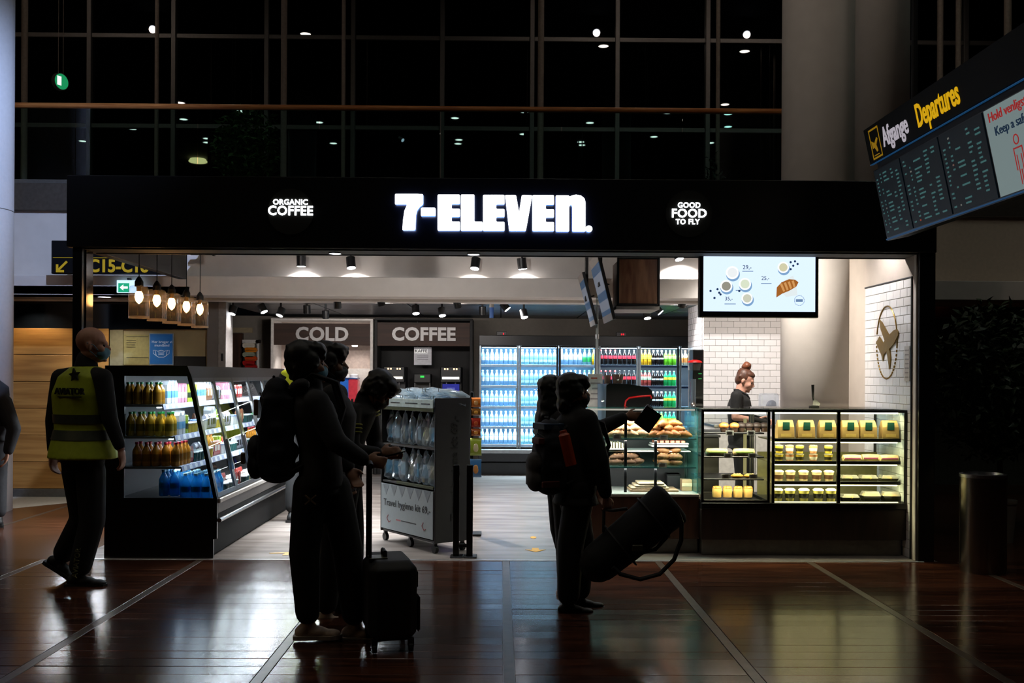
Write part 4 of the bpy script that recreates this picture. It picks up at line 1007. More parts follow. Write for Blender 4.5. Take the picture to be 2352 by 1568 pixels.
# rear left: brown door, sign plate, opening with stacked goods
d0 = at(519, 765, 15.85); d1 = at(558, 765, 15.85)
dd = struct('door_1', MB().bbox(d0.x, d1.x, 15.83, 15.9, 0, d0.z, .004), WALNUTV, label='dark brown door at the rear left')
MB().box(d1.x - .06, d1.x - .03, 15.8, 15.83, 1.0, 1.12).build('door_handle', STEEL, dd)
s0, s1 = at(524, 752, 15.88), at(580, 764, 15.88)
o = tag(MB().bbox(s0.x, s1.x, 15.87, 15.9, s1.z, s0.z, .003).build('name_plate', mat('beige_plate', '#9a8a6e', .5)), 'beige sign plate above the brown rear door', 'sign')
f0, f1 = at(558, 780, 15.85), at(597, 780, 15.85)
df = struct('door_2', MB().bbox(f1.x - .06, f1.x, 15.8, 15.9, 0, f0.z, .004).bbox(f0.x, f1.x, 15.8, 15.9, f0.z - .06, f0.z, .004), WHF, label='white framed opening with goods behind')
MB().box(f0.x, f1.x - .06, 15.86, 15.9, 0, f0.z - .06).build('dark_opening', FRB, df)
for k, (py, col, nm, lb) in enumerate(((793, '#d8d0c0', 'paper_roll', 'white roll topmost in the rear left doorway'), (803, '#d07818', 'snack_bag', 'orange snack bag in the rear left doorway'), (814, '#9aa08a', 'snack_bag', 'pale green snack bag in the rear left doorway'), (823, '#c84818', 'snack_bag', 'red-orange snack bag in the rear left doorway'), (833, '#b01c1c', 'snack_bag', 'dark red snack bag in the rear left doorway'), (842, '#a01818', 'snack_bag', 'lowest red snack bag in the rear left doorway'))):
    p = at(572 + (k % 2) * 5, py, 15.76)
    m = plast('goods_%d' % k, col)
    b = MB().loft([[Vector((p.x + sx * wx, p.y + sy * .03, p.z + z)) for sx, sy in ((-1, -1), (1, -1), (1, 1), (-1, 1))] for z, wx in ((-.04, .075), (-.02, .095), (.02, .095), (.036, .07))])
    o = tag(b.build(nm, m, smooth=60), lb, 'goods', 'goods in the rear doorway')
gr_ = thing('goods_rack', 'slim rack holding snack bags in the rear left doorway', 'rack', (AX(575, 15.78), 15.78, 0))
for py in (797, 807.5, 818, 827.5, 837, 846.5): MB().box(AX(562, 15.76), AX(588, 15.76), 15.72, 15.8, AZ(py, 15.76) - .004, AZ(py, 15.76)).build('shelf', STEEL, gr_, w=True)
for px in (561, 589): MB().box(AX(px, 15.76) - .006, AX(px, 15.76) + .006, 15.74, 15.79, 0, AZ(790, 15.76)).build('upright', STEEL, gr_, w=True)
# mask poster and notices on the olive wall
p0, p1 = at(344, 765, 12.36), at(399, 838, 12.36)
po = thing('mask_poster', 'blue poster with white face mask drawing', 'poster', ((p0.x + p1.x) / 2, 12.36, p1.z))
MB().box(p0.x, p1.x, 12.345, 12.36, p1.z, p0.z).build('border', mat('poster_border', '#8aa0b8', .5), po, w=True)
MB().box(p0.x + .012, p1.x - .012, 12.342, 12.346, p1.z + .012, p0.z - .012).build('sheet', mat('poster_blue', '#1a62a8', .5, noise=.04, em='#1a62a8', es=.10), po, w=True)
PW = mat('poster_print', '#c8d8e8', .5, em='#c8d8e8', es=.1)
lettering('Her bruger vi', .046, at(372, 785, 12.338), PW, po)
lettering('mundbind', .046, at(372, 793, 12.338), PW, po)
cx, cz = (p0.x + p1.x) / 2, AZ(814, 12.34)
for pts in ([(-.075, .03), (-.04, .018), (0, .03), (.04, .018), (.075, .03), (.06, -.04), (.03, -.055), (-.03, -.055), (-.06, -.04)],):
    MB().tube([(cx + a, 12.34, cz + b_) for a, b_ in pts], .0035, 5, True).build('mask_outline', PW, po, w=True)
for z in (.0, -.015, -.03): MB().tube([(cx - .035, 12.34, cz + z + .004), (cx, 12.34, cz + z + .008), (cx + .035, 12.34, cz + z + .004)], .0028, 5).build('mask_fold', PW, po, w=True)
for s_ in (-1, 1): MB().tube([(cx + s_ * .072, 12.34, cz + .028), (cx + s_ * .1, 12.34, cz + .03), (cx + s_ * .098, 12.34, cz - .01), (cx + s_ * .062, 12.34, cz - .035)], .0028, 5).build('mask_strap', PW, po, w=True)
n0, n1 = at(284, 768, 12.37), at(342, 838, 12.37)
o = thing('notice_sheet', 'olive notice sheet left of the blue mask poster', 'notice', ((n0.x + n1.x) / 2, 12.37, n1.z))
MB().box(n0.x, n1.x, 12.372, 12.38, n1.z, n0.z).build('sheet', mat('olive_sheet', '#9a915f', .6), o, w=True)
for a, b_, y in ((290, 312, 786), (290, 312, 791), (290, 310, 796), (290, 311, 801), (290, 340, 777), (290, 340, 825)): MB().box(AX(a, 12.37), AX(b_, 12.37), 12.369, 12.372, AZ(y + 1, 12.37), AZ(y, 12.37)).build('print_line', DGREY, o, w=True)

# ================================================================== OPEN FRONT COOLER ON THE LEFT
CY0, CY1 = 8.24, 11.9
XBK, XTOP, XBOT = -3.26, -2.585, -2.335
ZT, ZG = 1.585, .495
ck = thing('display_cooler', 'long black refrigerated display with sloping glass doors', 'display cooler', (-2.8, 10.0, 0))
MB().bbox(XBK, -2.40, CY0 + .03, CY1 - .03, 0, .30, .01).build('plinth', MBLACK, ck, w=True)
MB().bbox(-2.41, -2.375, CY0 + .03, CY1, .03, .29, .004).build('kick_plate', mat('kick_grey', '#0b0a0a', .8, spec=.2), ck, w=True)
MB().bbox(XBK, XBOT, CY0 + .03, CY1 - .03, .36, .47, .008).build('base_tray', mat('cooler_base_grey', '#4a4644', .45, .2), ck, w=True)
MB().bbox(XBOT - .06, XBOT + .02, CY0 + .03, CY1, .45, .49, .006).build('front_ledge', mat('ledge_grey', '#b0aaa4', .35, .4), ck, w=True)
MB().tube([(XBOT + .015, CY0 + .02, .31), (XBOT + .015, CY1, .31)], .018, 10).build('bumper_rail', STEEL, ck, w=True)
MB().bbox(-2.42, XBOT - .01, CY0 + .03, CY1, .29, .36, .004).build('bumper_back', mat('kick_grey'), ck, w=True)
MB().box(XBK, XBK + .04, CY0 + .03, CY1 - .03, .47, ZT).build('back_panel', mat('cooler_back', '#1a1b1e', .5), ck, w=True)
MB().bbox(XBK, XTOP, CY0 + .03, CY1 - .03, ZT - .035, ZT, .006).build('canopy', mat('canopy_dark', '#1d1c1e', .35), ck, w=True)
MB().prism([(XTOP - .02, ZT), (XTOP, ZT), (XTOP + .024, ZT - .1), (XTOP + .005, ZT - .1)], lambda u, v, d: Vector((u, d, v)), CY0 + .03, CY1 - .03).build('canopy_front', mat('canopy_front_grey', '#3c3838', .35), ck, w=True)
# near end panel: black frame around a tinted pane
ex_ = lambda u, v, d: Vector((u, CY0 + d, v))
ef = MB()
ef.prism([(XBK, 0), (-2.365, 0), (-2.365, .155), (XBOT + .0, .16), (XBOT + .0, ZG), (XBK, ZG)], ex_, 0, .03)
ef.prism([(XBK, ZG), (-3.10, ZG), (-3.10, 1.5), (XBK, 1.5)], ex_, 0, .03)
ef.prism([(XBK, 1.5), (XTOP + .035, 1.5), (XTOP, ZT), (XBK, ZT)], ex_, 0, .03)
ef.prism([(XBOT - .03, ZG), (XBOT, ZG), (XTOP + .035, 1.5), (XTOP, 1.5)], ex_, 0, .03)
ef.build('end_frame', mat('end_frame_black', '#08080a', .3), ck, w=True)
MB().prism([(-3.10, ZG), (XBOT - .03, ZG), (XTOP, 1.5), (-3.10, 1.5)], ex_, .012, .018).build('end_pane', glass('end_pane_glass', (.8, .84, .86), .02, 1.4), ck, w=True)
MB().prism([(XBK, 0), (XBOT, 0), (XBOT, ZG), (XTOP, ZT), (XBK, ZT)], lambda u, v, d: Vector((u, CY1 - .03 + d, v)), 0, .03).build('far_end_panel', MBLACK, ck, w=True)
# sloping doors
ND = 6; pw = (CY1 - CY0 - .06) / ND
DG = glass('cooler_door_glass', (.93, .96, .97), .02, 1.38)
dp = lambda s, d: Vector((XTOP + .022 + (XBOT - XTOP - .03) * s, 0, ZT - .1 + (ZG - ZT + .1) * s)) + Vector((.97, 0, .24)) * d
for i in range(ND):
    a, b_ = CY0 + .03 + pw * i, CY0 + .03 + pw * (i + 1)
    fn = lambda u, v, d: dp(v, d) + Vector((0, u, 0))
    dr = MB().prism([(a + .035, .03), (b_ - .035, .03), (b_ - .035, .97), (a + .035, .97)], fn, -.004, .004).build('door', DG, ck, w=True)
    for u0, u1 in ((a + .003, a + .035), (b_ - .035, b_ - .003)): MB().prism([(u0, 0), (u1, 0), (u1, 1), (u0, 1)], fn, -.01, .01).build('door_stile', mat('door_stile_grey', '#6a6a6c', .3, .6), dr, w=True)
    for v0, v1 in ((0, .035), (.965, 1)): MB().prism([(a + .035, v0), (b_ - .035, v0), (b_ - .035, v1), (a + .035, v1)], fn, -.01, .01).build('door_rail', mat('door_stile_grey'), dr, w=True)
    MB().prism([(b_ - .03, .55), (b_ - .01, .55), (b_ - .01, .82), (b_ - .03, .82)], fn, .012, .03).build('door_handle', STEEL, dr, w=True)
SHL = [(1.262, -2.81), (1.0, -2.71), (.748, -2.655)]
for z, xf in SHL:
    s = MB().box(XBK + .04, xf, CY0 + .04, CY1 - .04, z - .018, z).build('shelf', mat('cooler_shelf', '#8a8e94', .4, .2), ck, w=True)
    MB().prism([(xf, z + .004), (xf + .012, z + .004), (xf + .022, z - .04), (xf + .01, z - .04)], lambda u, v, d: Vector((u, d, v)), CY0 + .04, CY1 - .04).build('price_rail', mat('cooler_price_rail', '#a8b2d0', .4), s, w=True)
    for j in range(24):
        y = CY0 + .1 + j * .15
        if y < 11: MB().prism([(xf + .0125, z), (xf + .0135, z), (xf + .0225, z - .035), (xf + .0215, z - .035)], lambda u, v, d: Vector((u, d, v)), y, y + .07).build('price_tag', mat('price_tag_white', '#e8ecf4', .5), s, w=True)
LEDW = emit('cooler_led', '#e8f4ff', 14)
for k, (z, xf) in enumerate([(ZT - .037, -2.66)] + [(z - .02, x - .03) for z, x in SHL]):
    MB().box(xf - .012, xf + .012, CY0 + .05, CY1 - .05, z - .008, z).build('light_tube', LEDW, ck, w=True)
    lamp('cooler_light', 'AREA', (xf + 2.8, 0, z - .012), 52 if k == 0 else 36, (.88, .95, 1), ck, (.0 if k == 0 else .05, 0, -1), .03, sy=CY1 - CY0 - .2)

# products in the cooler
K['jy'] = bottle_proto('juice_bottle', 'juice bottle', .036, .2, YJ, CAPG, plast('label_olive', '#8f7a1c'), lab=(.2, .5))
K['jo'] = bottle_proto('juice_bottle', 'juice bottle', .036, .2, ORB, plast('cap_crimson', '#c0283a'), plast('label_brown', '#a06a20'), lab=(.2, .5))
K['jd'] = bottle_proto('juice_bottle', 'juice bottle', .036, .185, plast('juice_amber', '#b07f1e'), plast('cap_dark_green', '#1c6a3c'), plast('label_amber', '#8a5f18'), lab=(.2, .55))
K['wd'] = bottle_proto('water_bottle', 'bottle', .04, .22, WATERD, plast('cap_lightblue', '#9fd8f0'), plast('label_deepblue', '#1a78c0'), lab=(.3, .5))
def carton(name, cat, w_, d_, h, m1, m2, gable=True):
    o = thing(name, '', cat)
    b = MB().bbox(-w_, w_, -d_, d_, 0, h * (.82 if gable else 1), .003)
    if gable: b.loft([[Vector((x * w_, y * d_ * t, h * z)) for x, y in ((-1, -1), (1, -1), (1, 1), (-1, 1))] for t, z in ((.98, .82), (.1, .96), (.1, 1.0))])
    b.build('body', m1, o)
    MB().box(-w_ * 1.01, w_ * 1.01, -d_ * 1.012, d_ * 1.012, h * .25, h * .55).build('label', m2, o)
    return Stock(o)
def tub(name, cat, r, h, m1, m2, top=1.12):
    o = thing(name, '', cat)
    MB().lathe([(r * .85, 0), (r, h * .9)], 14).build('body', m1, o, smooth=50)
    MB().lathe([(r * top, h * .88), (r * top, h * .97), (r * .9, h)], 14).build('lid', m2, o, smooth=50)
    return Stock(o)
def sachet(name, cat, w_, t_, h, m1, m2):
    o = thing(name, '', cat)
    MB().loft([[Vector((sx * tt * t_, sy * w_ * ww, z * h)) for sx, sy in ((-1, -1), (1, -1), (1, 1), (-1, 1))] for z, ww, tt in ((0, 1, .25), (.12, .97, .8), (.5, .94, 1), (.85, .97, .7), (1, 1, .1))]).build('packet', m1, o, smooth=60)
    MB().box(t_ * .98, t_ * 1.03, -w_ * .6, w_ * .6, h * .3, h * .7).build('label', m2, o)
    return Stock(o)
C = {'milk': carton('milk_carton', 'carton', .038, .038, .2, plast('carton_white', '#dfe6ee'), plast('carton_sky', '#6aa8d8')),
     'pink': carton('yoghurt_carton', 'carton', .036, .036, .17, plast('carton_pink', '#d890a8'), plast('carton_cream', '#e8dcc8')),
     'smo': carton('smoothie_box', 'carton', .036, .03, .16, plast('box_lime', '#9cba3c'), plast('box_dark', '#2c3a28'), False),
     'tubw': tub('yoghurt_tub', 'tub', .042, .1, plast('tub_white', '#d8dce0'), plast('tub_lid_blue', '#6a86b8')),
     'tubd': tub('salad_tub', 'tub', .046, .085, plast('tub_teal', '#1c4a48'), plast('tub_lid_clear', '#aab8ba')),
     'tuby': tub('salad_tub', 'tub', .044, .09, plast('tub_yellow', '#c8b048'), plast('tub_lid_pale', '#d8d8c8')),
     'pack': sachet('snack_packet', 'packet', .045, .018, .15, plast('packet_brown', '#8a5a40'), plast('packet_label', '#d8c8a0')),
     'packr': sachet('meat_packet', 'packet', .05, .016, .14, plast('packet_red', '#a83a34'), plast('packet_label_w', '#e8e0d8')),
     'packb': sachet('sandwich_packet', 'packet', .055, .03, .14, plast('packet_grey', '#9a9aa4'), plast('packet_dark', '#2a2c34'))}
CD = {'milk': 'white milk carton', 'pink': 'pink yoghurt carton', 'smo': 'lime green drink box', 'tubw': 'white yoghurt tub', 'tubd': 'dark teal salad tub', 'tuby': 'yellow salad tub', 'pack': 'brown snack packet', 'packr': 'red meat packet', 'packb': 'grey sandwich packet', 'jy': 'green-capped yellow juice bottle', 'jo': 'red-capped orange juice bottle', 'jd': 'dark-capped amber juice bottle', 'wd': 'deep blue water bottle'}
shelf_name = ['top', 'middle', 'lower']
endk = ['jd', 'jy', 'jo']
row_mix = [['milk', 'pink', 'smo', 'milk', 'pack', 'packb', 'pink', 'tubw', 'packr', 'pack'], ['milk', 'smo', 'tuby', 'tubw', 'packb', 'tuby', 'packb', 'tubw', 'pack', 'tubd'], ['jo', 'smo', 'packr', 'tubd', 'tuby', 'packr', 'tubw', 'tubd', 'packb', 'tubd']]
for s, (z, xf) in enumerate(SHL):
    n = 4 if s == 0 else 5
    for i in range(n):
        for j in range(2):
            K[endk[s]].put((xf - .055 - .08 * i, CY0 + .1 + j * .085, z + .001), f'{CD[endk[s]]}, near end of {shelf_name[s]} cooler shelf, {ORD[i]} from front, {"outer" if j == 0 else "inner"} row', f'juice bottles on the {shelf_name[s]} cooler shelf', rz=random.uniform(0, 6))
    y = CY0 + .29; i = 0
    while y < 10.95:
        k = row_mix[s][(i // 3 + s) % 10] if i > 1 else ('milk' if s < 2 else 'jo')
        st = C.get(k) or K.get(k)
        st.put((xf - .055, y, z + .001), f'{CD[k]} on the {shelf_name[s]} cooler shelf front, {ORD[i]} from the near end', f'front row of the {shelf_name[s]} cooler shelf', rz=random.uniform(-.15, .15))
        y += .093; i += 1
    y = CY0 + .33; i = 0
    while y < 10.3:
        k = row_mix[s][(i // 2 + s + 3) % 10]
        (C.get(k) or K.get(k)).put((xf - .15, y, z + .001), f'{CD[k]} on the {shelf_name[s]} cooler shelf, second row, {ORD[i]} from near end', f'second row of the {shelf_name[s]} cooler shelf', rz=random.uniform(-.2, .2))
        y += .1; i += 1
i = 0
for r in range(5):
    for c in range(5):
        K['wd'].put((-2.45 - .088 * c, CY0 + .09 + .092 * r, .472 + (.03 if c > 2 else 0)), f'{CD["wd"]} in the cooler well, {ORD[c]} from front, {ORD[r]} from near end', 'water bottles in the cooler well')
bmix = ['tubd', 'tubd', 'packr', 'tubd', 'tuby', 'packr', 'tubd']
y = CY0 + .6; i = 0
while y < 10.95:
    for c in range(2):
        k = bmix[(i // 2 + c) % 7]
        C[k].put((-2.45 - .1 * c, y, .472), f'{CD[k]} in cooler well beyond the water, {"front" if c == 0 else "second"} row, {ORD[i]} along', 'chilled goods in the cooler well', rz=random.uniform(-.2, .2))
    y += .105; i += 1
# ================================================================== BAKERY COUNTER
YK = 8.40
cx0, cx1 = AX(1612, YK), AX(2084, YK)
KICK = mat('counter_kick', '#6a6663', .35, .4)
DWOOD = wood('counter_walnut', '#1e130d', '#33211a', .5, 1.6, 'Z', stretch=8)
FRAME = mat('case_frame_black', '#08080a', .35)
CGL = glass('case_glass', (.94, .97, .95), .015, 1.4)
SHG = glass('glass_shelf', (.72, .92, .90), .03, 1.45, .1, (.3, .8, .75))
bc = thing('bakery_counter', 'dark walnut counter base with steel kick plate under the glass cases', 'counter', ((cx0 + cx1) / 2, 8.8, 0))
MB().bbox(cx0 + .02, cx1 - .02, YK + .06, 9.2, 0, .14, .004).build('kick_plate', KICK, bc, w=True)
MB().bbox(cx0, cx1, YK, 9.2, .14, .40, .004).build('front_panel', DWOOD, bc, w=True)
MB().bbox(cx0, cx1, YK - .015, 9.2, .40, .455, .006).build('top_band', FRAME, bc, w=True)
bx_l, bx_r = AX(1330, 8.5), AX(1608, 8.5)
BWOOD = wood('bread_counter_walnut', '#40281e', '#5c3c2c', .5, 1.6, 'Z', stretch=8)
b2 = thing('bread_counter', 'walnut counter base under the bread display', 'counter', ((bx_l + bx_r) / 2, 8.9, 0))
MB().bbox(bx_l + .03, bx_r, 8.56, 9.3, 0, .13, .004).build('kick_plate', KICK, b2, w=True)
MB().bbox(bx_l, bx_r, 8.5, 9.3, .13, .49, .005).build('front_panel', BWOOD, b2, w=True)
MB().bbox(bx_l - .01, bx_r, 8.49, 9.3, .49, .515, .004).build('worktop', mat('pale_worktop', '#b5b0aa', .4), b2, w=True)
ZCT = 1.243
def frame_bars(o, x0, x1, y0, y1, z0, z1, t=.022, nm='frame_bar'):
    for x in (x0, x1 - t):
        for y in (y0, y1 - t): MB().bbox(x, x + t, y, y + t, z0, z1, .003).build(nm, FRAME, o, w=True)
    for z in (z0, z1 - t):
        for y in (y0, y1 - t): MB().bbox(x0 + t, x1 - t, y, y + t, z, z + t, .003).build(nm, FRAME, o, w=True)
        for x in (x0, x1 - t): MB().bbox(x, x + t, y0 + t, y1 - t, z, z + t, .003).build(nm, FRAME, o, w=True)
# pastry case
pa0, pa1 = cx0, AX(1770, YK)
pc = thing('pastry_case', 'black framed pastry case on the bakery counter, left one', 'display case', ((pa0 + pa1) / 2, 8.7, .455))
frame_bars(pc, pa0, pa1, YK, 9.05, .455, ZCT)
MB().box(pa0 + .022, pa1 - .022, YK + .006, YK + .012, .477, ZCT - .022).build('front_pane', CGL, pc, w=True)
MB().box(pa0 + .006, pa0 + .012, YK + .022, 9.03, .477, ZCT - .022).build('side_pane', CGL, pc, w=True)
MB().box(pa0, pa1, YK, 9.05, ZCT, ZCT + .008).build('top_pane', CGL, pc, w=True)
PZ = [AZ(989, 8.6), AZ(1043, 8.6), AZ(1094, 8.6), .479]
for z in PZ[:3]: MB().bbox(pa0 + .03, pa1 - .03, YK + .08, 9.0, z - .012, z, .002).build('shelf', FRAME, pc, w=True)
MB().bbox(pa1 - .1, pa1 - .075, YK + .5, YK + .53, .479, ZCT - .1, .003).build('light_column', emit('warm_case_led', '#e8d890', .35), pc, w=True)
MB().bbox(pa0 + .03, pa1 - .03, YK + .03, YK + .05, ZCT - .04, ZCT - .024, .002).build('light_tube', emit('case_led_warm', '#fff0cc', 6), pc, w=True)
lamp('case_light', 'AREA', (0, YK + .06 - 8.7, ZCT - .5), 6, (1, .93, .75), pc, (0, .5, -1), pa1 - pa0 - .1, sy=.03)
for z in PZ[0:3]: lamp('case_light', 'AREA', (0, YK + .1 - 8.7, z - .02 - .455), 3.5, (1, .85, .5), pc, (0, .5, -1), pa1 - pa0 - .1, sy=.03)
# chilled case, two bays
pb0, pb1 = AX(1774, YK), cx1
cc = thing('chilled_case', 'black framed chilled case with yellowish lighting, right on the counter', 'display case', ((pb0 + pb1) / 2, 8.7, .455))
frame_bars(cc, pb0, pb1, YK - .01, 9.1, .43, ZCT)
xm = AX(1927, YK)
for y in (YK - .01,): MB().bbox(xm - .014, xm + .014, y, y + .03, .43, ZCT, .003).build('frame_bar', FRAME, cc, w=True)
for a, b_ in ((pb0 + .022, xm - .014), (xm + .014, pb1 - .022)): MB().box(a, b_, YK - .004, YK + .002, .452, ZCT - .022).build('front_pane', CGL, cc, w=True)
MB().box(pb1 - .012, pb1 - .006, YK + .012, 9.08, .452, ZCT - .022).build('side_pane', CGL, cc, w=True)
MB().box(pb0, pb1, YK, 9.1, ZCT, ZCT + .008).build('top_pane', CGL, cc, w=True)
CZ = [AZ(1005, 8.6), AZ(1056, 8.6), AZ(1102, 8.6), .452]
LEDY = emit('chilled_led', '#fff2b8', 7)
for z in CZ[:3]:
    s = MB().box(pb0 + .03, pb1 - .03, YK + .07, 8.98, z - .010, z).build('shelf', mat('chilled_shelf', '#7c7a58', .35), cc, w=True)
    MB().bbox(pb0 + .03, pb1 - .03, YK + .055, YK + .07, z - .014, z + .016, .002).build('price_rail', FRAME, s, w=True)
    MB().box(pb0 + .03, pb1 - .06, YK + .052, YK + .068, z - .022, z - .015).build('light_tube', LEDY, s, w=True)
    lamp('case_light', 'AREA', (0, YK + .09 - 8.7, z - .027 - .455), 4.5, (1, .90, .55), cc, (0, .55, -1), pb1 - pb0 - .1, sy=.03)
MB().box(pb0 + .03, pb1 - .06, YK + .04, YK + .056, ZCT - .035, ZCT - .024).build('light_tube', LEDY, cc, w=True)
lamp('case_light', 'AREA', (0, YK + .08 - 8.7, ZCT - .04 - .455), 4.5, (1, .90, .58), cc, (0, .55, -1), pb1 - pb0 - .1, sy=.03)
MB().box(pb0 + .03, pb1 - .06, YK + .03, YK + .045, .452, .460).build('light_tube', emit('chilled_led_low', '#fff2b8', 2.5), cc, w=True)
MB().box(pb0 + .03, pb1 - .03, 8.99, 9.0, .452, ZCT - .4).build('back_panel', mat('chilled_back', '#6c6a44', .3), cc, w=True)
MB().bbox(pb1 + .012, pb1 + .03, 8.55, 8.58, .5, 1.15, .003).build('end_light', emit('end_led', '#f4ecb0', 1.2), cc, w=True)

# pastry prototypes
DOUGH = mat('golden_dough', '#a2622a', .5, noise=.35, scale=30, bump=.4)
DOUGHL = mat('sugared_dough', '#c89c72', .6, noise=.3, scale=30, bump=.4)
DARKB = mat('dark_rye', '#6a4a34', .7, noise=.35, scale=35, bump=.5)
PAPERB = mat('kraft_paper', '#a8894e', .7, noise=.12, scale=15)
def croissant(m, L=.075, R=.034):
    pts, rs = [], []
    for i in range(13):
        t = i / 12 * 2 - 1
        pts.append((t * L, -.025 * t * t, .034 - .010 * abs(t)))
        rs.append((R * (1 - .75 * abs(t) ** 1.6)) * (1 + (.10 if i % 2 else -.04)))
    o = thing('croissant', '', 'croissant')
    MB().tube(pts, rs, 8).build('pastry', m, o, smooth=70)
    MB().tube([(p[0] * .3, p[1] * .3 - .004, p[2] + rs[i] * .55) for i, p in enumerate(pts)], [r * .55 for r in rs], 6).build('top_layer', m, o, smooth=70)
    return Stock(o)
CRO, CROS = croissant(DOUGH), croissant(DOUGHL)
def loaf(m, L=.085, r=.036, nm='bread_roll', cat='bread'):
    o = thing(nm, '', cat)
    MB().ball((0, 0, r * .8), (L, r * 1.1, r * .85), seg=12, rings=8).build('crust', m, o, smooth='all')
    for t in (-.4, 0, .4): MB().ball((L * t, 0, r * 1.5), (.012, r * .6, .006), seg=8, rings=5).build('score_mark', DOUGHL, o, smooth='all')
    return Stock(o)
RYE, ROLL = loaf(DARKB), loaf(mat('brown_crust', '#8a6038', .6, noise=.35, scale=30, bump=.4), .07, .034)
def muffin(m):
    o = thing('muffin', '', 'muffin')
    MB().lathe([(.026, 0), (.036, .045)], 14).build('paper_cup', plast('muffin_cup', '#3a2a22'), o, smooth=50)
    MB().ball((0, 0, .052), (.044, .044, .03), seg=14, rings=8).build('top', m, o, smooth='all')
    return Stock(o)
MUO, MUC = muffin(DOUGH), muffin(mat('chocolate_cake', '#241612', .6, noise=.3, bump=.4))
def pile(st, c, rows, what, where, grp, sx=.085, sy=.07, sz=.045, desc=''):
    """rows: list of counts per layer"""
    i = 0
    for l, (nx, ny) in enumerate(rows):
        for a in range(nx):
            for b_ in range(ny):
                st.put((c[0] + (a - (nx - 1) / 2) * sx + random.uniform(-.012, .012), c[1] + (b_ - (ny - 1) / 2) * sy + random.uniform(-.01, .01), c[2] + l * sz), f'{what}, {where}, {["bottom", "second", "third", "top"][l]} layer, {ORD[a]} from left, {["front", "middle", "back"][b_]} row', grp, rot=(random.uniform(-.15, .15), random.uniform(-.15, .15), random.uniform(-.7, .7)))
# bread display: glass shelves on black posts
bd_ = thing('bread_display', 'open glass bread display with two glass shelves', 'display case', ((bx_l + bx_r) / 2, 8.9, .515))
zs1, zs2, ztop_ = AZ(1003, 8.65), AZ(1068, 8.65), AZ(936, 8.52)
MB().box(bx_l + .01, bx_r - .01, 8.51, 8.518, .515, ztop_).build('front_pane', glass('bread_front_glass', (.93, .97, .97), .015, 1.35), bd_, w=True)
MB().box(bx_r - .02, bx_r - .012, 8.52, 9.1, .515, ztop_).build('side_pane', glass('bread_side_glass', (.6, .85, .85), .02, 1.45, .12, (.2, .6, .65)), bd_, w=True)
MB().box(bx_l + .01, bx_l + .018, 8.52, 9.1, .515, ztop_).build('side_pane', MATS['bread_front_glass'], bd_, w=True)
MB().box(bx_l + .01, bx_r - .01, 8.51, 8.80, ztop_, ztop_ + .008).build('top_pane', SHG, bd_, w=True)
for z in (zs1, zs2):
    MB().box(bx_l + .02, bx_r - .025, 8.53, 9.05, z - .008, z).build('glass_shelf', SHG, bd_, w=True)
    MB().box(bx_l + .02, bx_r - .025, 8.524, 8.53, z - .009, z + .001).build('shelf_edge', emit('teal_edge', '#1a7a70', .12), bd_, w=True)
for px in (1438, 1507): x = AX(px, 8.6); MB().bbox(x - .012, x + .012, 8.6, 8.624, .515, zs1 + (.0 if px > 1450 else .17), .002).build('post', FRAME, bd_, w=True)
MB().box(bx_l + .02, bx_r - .03, 9.06, 9.08, .515, zs1 - .05).build('back_panel', mat('display_back', '#1c1c20', .5), bd_, w=True)
MB().bbox(bx_l + .03, bx_r - .03, 8.56, 8.58, ztop_ - .02, ztop_ - .006, .002).build('light_tube', emit('bread_led', '#fff0e0', .5), bd_, w=True)
lamp('case_light', 'AREA', (0, 8.62 - 8.9, ztop_ - .03 - .515), 8, (1, .92, .82), bd_, (0, .4, -1), bx_r - bx_l - .1, sy=.03)
lamp('case_light', 'AREA', (0, 8.6 - 8.9, zs1 - .02 - .515), 4, (1, .92, .82), bd_, (0, .4, -1), bx_r - bx_l - .1, sy=.03)
lamp('case_light', 'AREA', (0, 8.6 - 8.9, zs2 - .02 - .515), 4, (1, .95, .9), bd_, (0, .4, -1), bx_r - bx_l - .1, sy=.03)
xr_ = AX(1534, 8.7)
pile(CRO, (xr_, 8.72, zs1 + .002), [(4, 3), (3, 2), (2, 2)], 'golden croissant', 'right heap', 'croissants in the right heap')
xl_2 = AX(1436, 8.7)
pile(CROS, (xl_2, 8.72, zs1 + .002), [(4, 3), (3, 2), (2, 1)], 'sugar-dusted croissant', 'left heap', 'croissants in the left heap')
pile(RYE, (AX(1438, 8.7), 8.74, zs2 + .002), [(3, 2), (2, 2)], 'dark rye roll', 'left bread heap', 'dark rolls', .1, .08, .045)
pile(ROLL, (AX(1537, 8.7), 8.72, zs2 + .002), [(2, 2), (2, 2), (2, 1)], 'brown bread roll', 'lower right stack', 'brown rolls', .11, .085, .05)
def plate_item(px0, px1, py, Y, lb, m, nm, cat, h=.03):
    a, b_ = at(px0, py, Y), at(px1, py, Y)
    o = thing(nm, lb, cat, ((a.x + b_.x) / 2, Y, a.z))
    w_ = (b_.x - a.x) / 2
    MB().bbox(-w_, w_, -.09, .09, 0, .012, .003).build('tray', WHF, o)
    for i in range(6): MB().bbox(-w_ + .02 + i * (2 * w_ - .04) / 6, -w_ + .01 + (i + 1) * (2 * w_ - .04) / 6, -.08, .08, .012, .012 + h * random.uniform(.7, 1), .004).build('slice', m, o)
    return o
plate_item(1495, 1578, 1019, 8.75, 'white tray of salmon-coloured slices under the right croissant heap', mat('salmon_slices', '#c87860', .5), 'slice_tray', 'tray')
plate_item(1388, 1437, 1031, 8.75, 'small tray of white cheese slices under the left croissant heap', mat('cheese_slices', '#d8d0b0', .5), 'slice_tray', 'tray', .06)
st = thing('tray_stand', 'white ledge holding the slice trays between the glass shelves', 'shelf', (AX(1480, 8.85), 8.85, zs2))
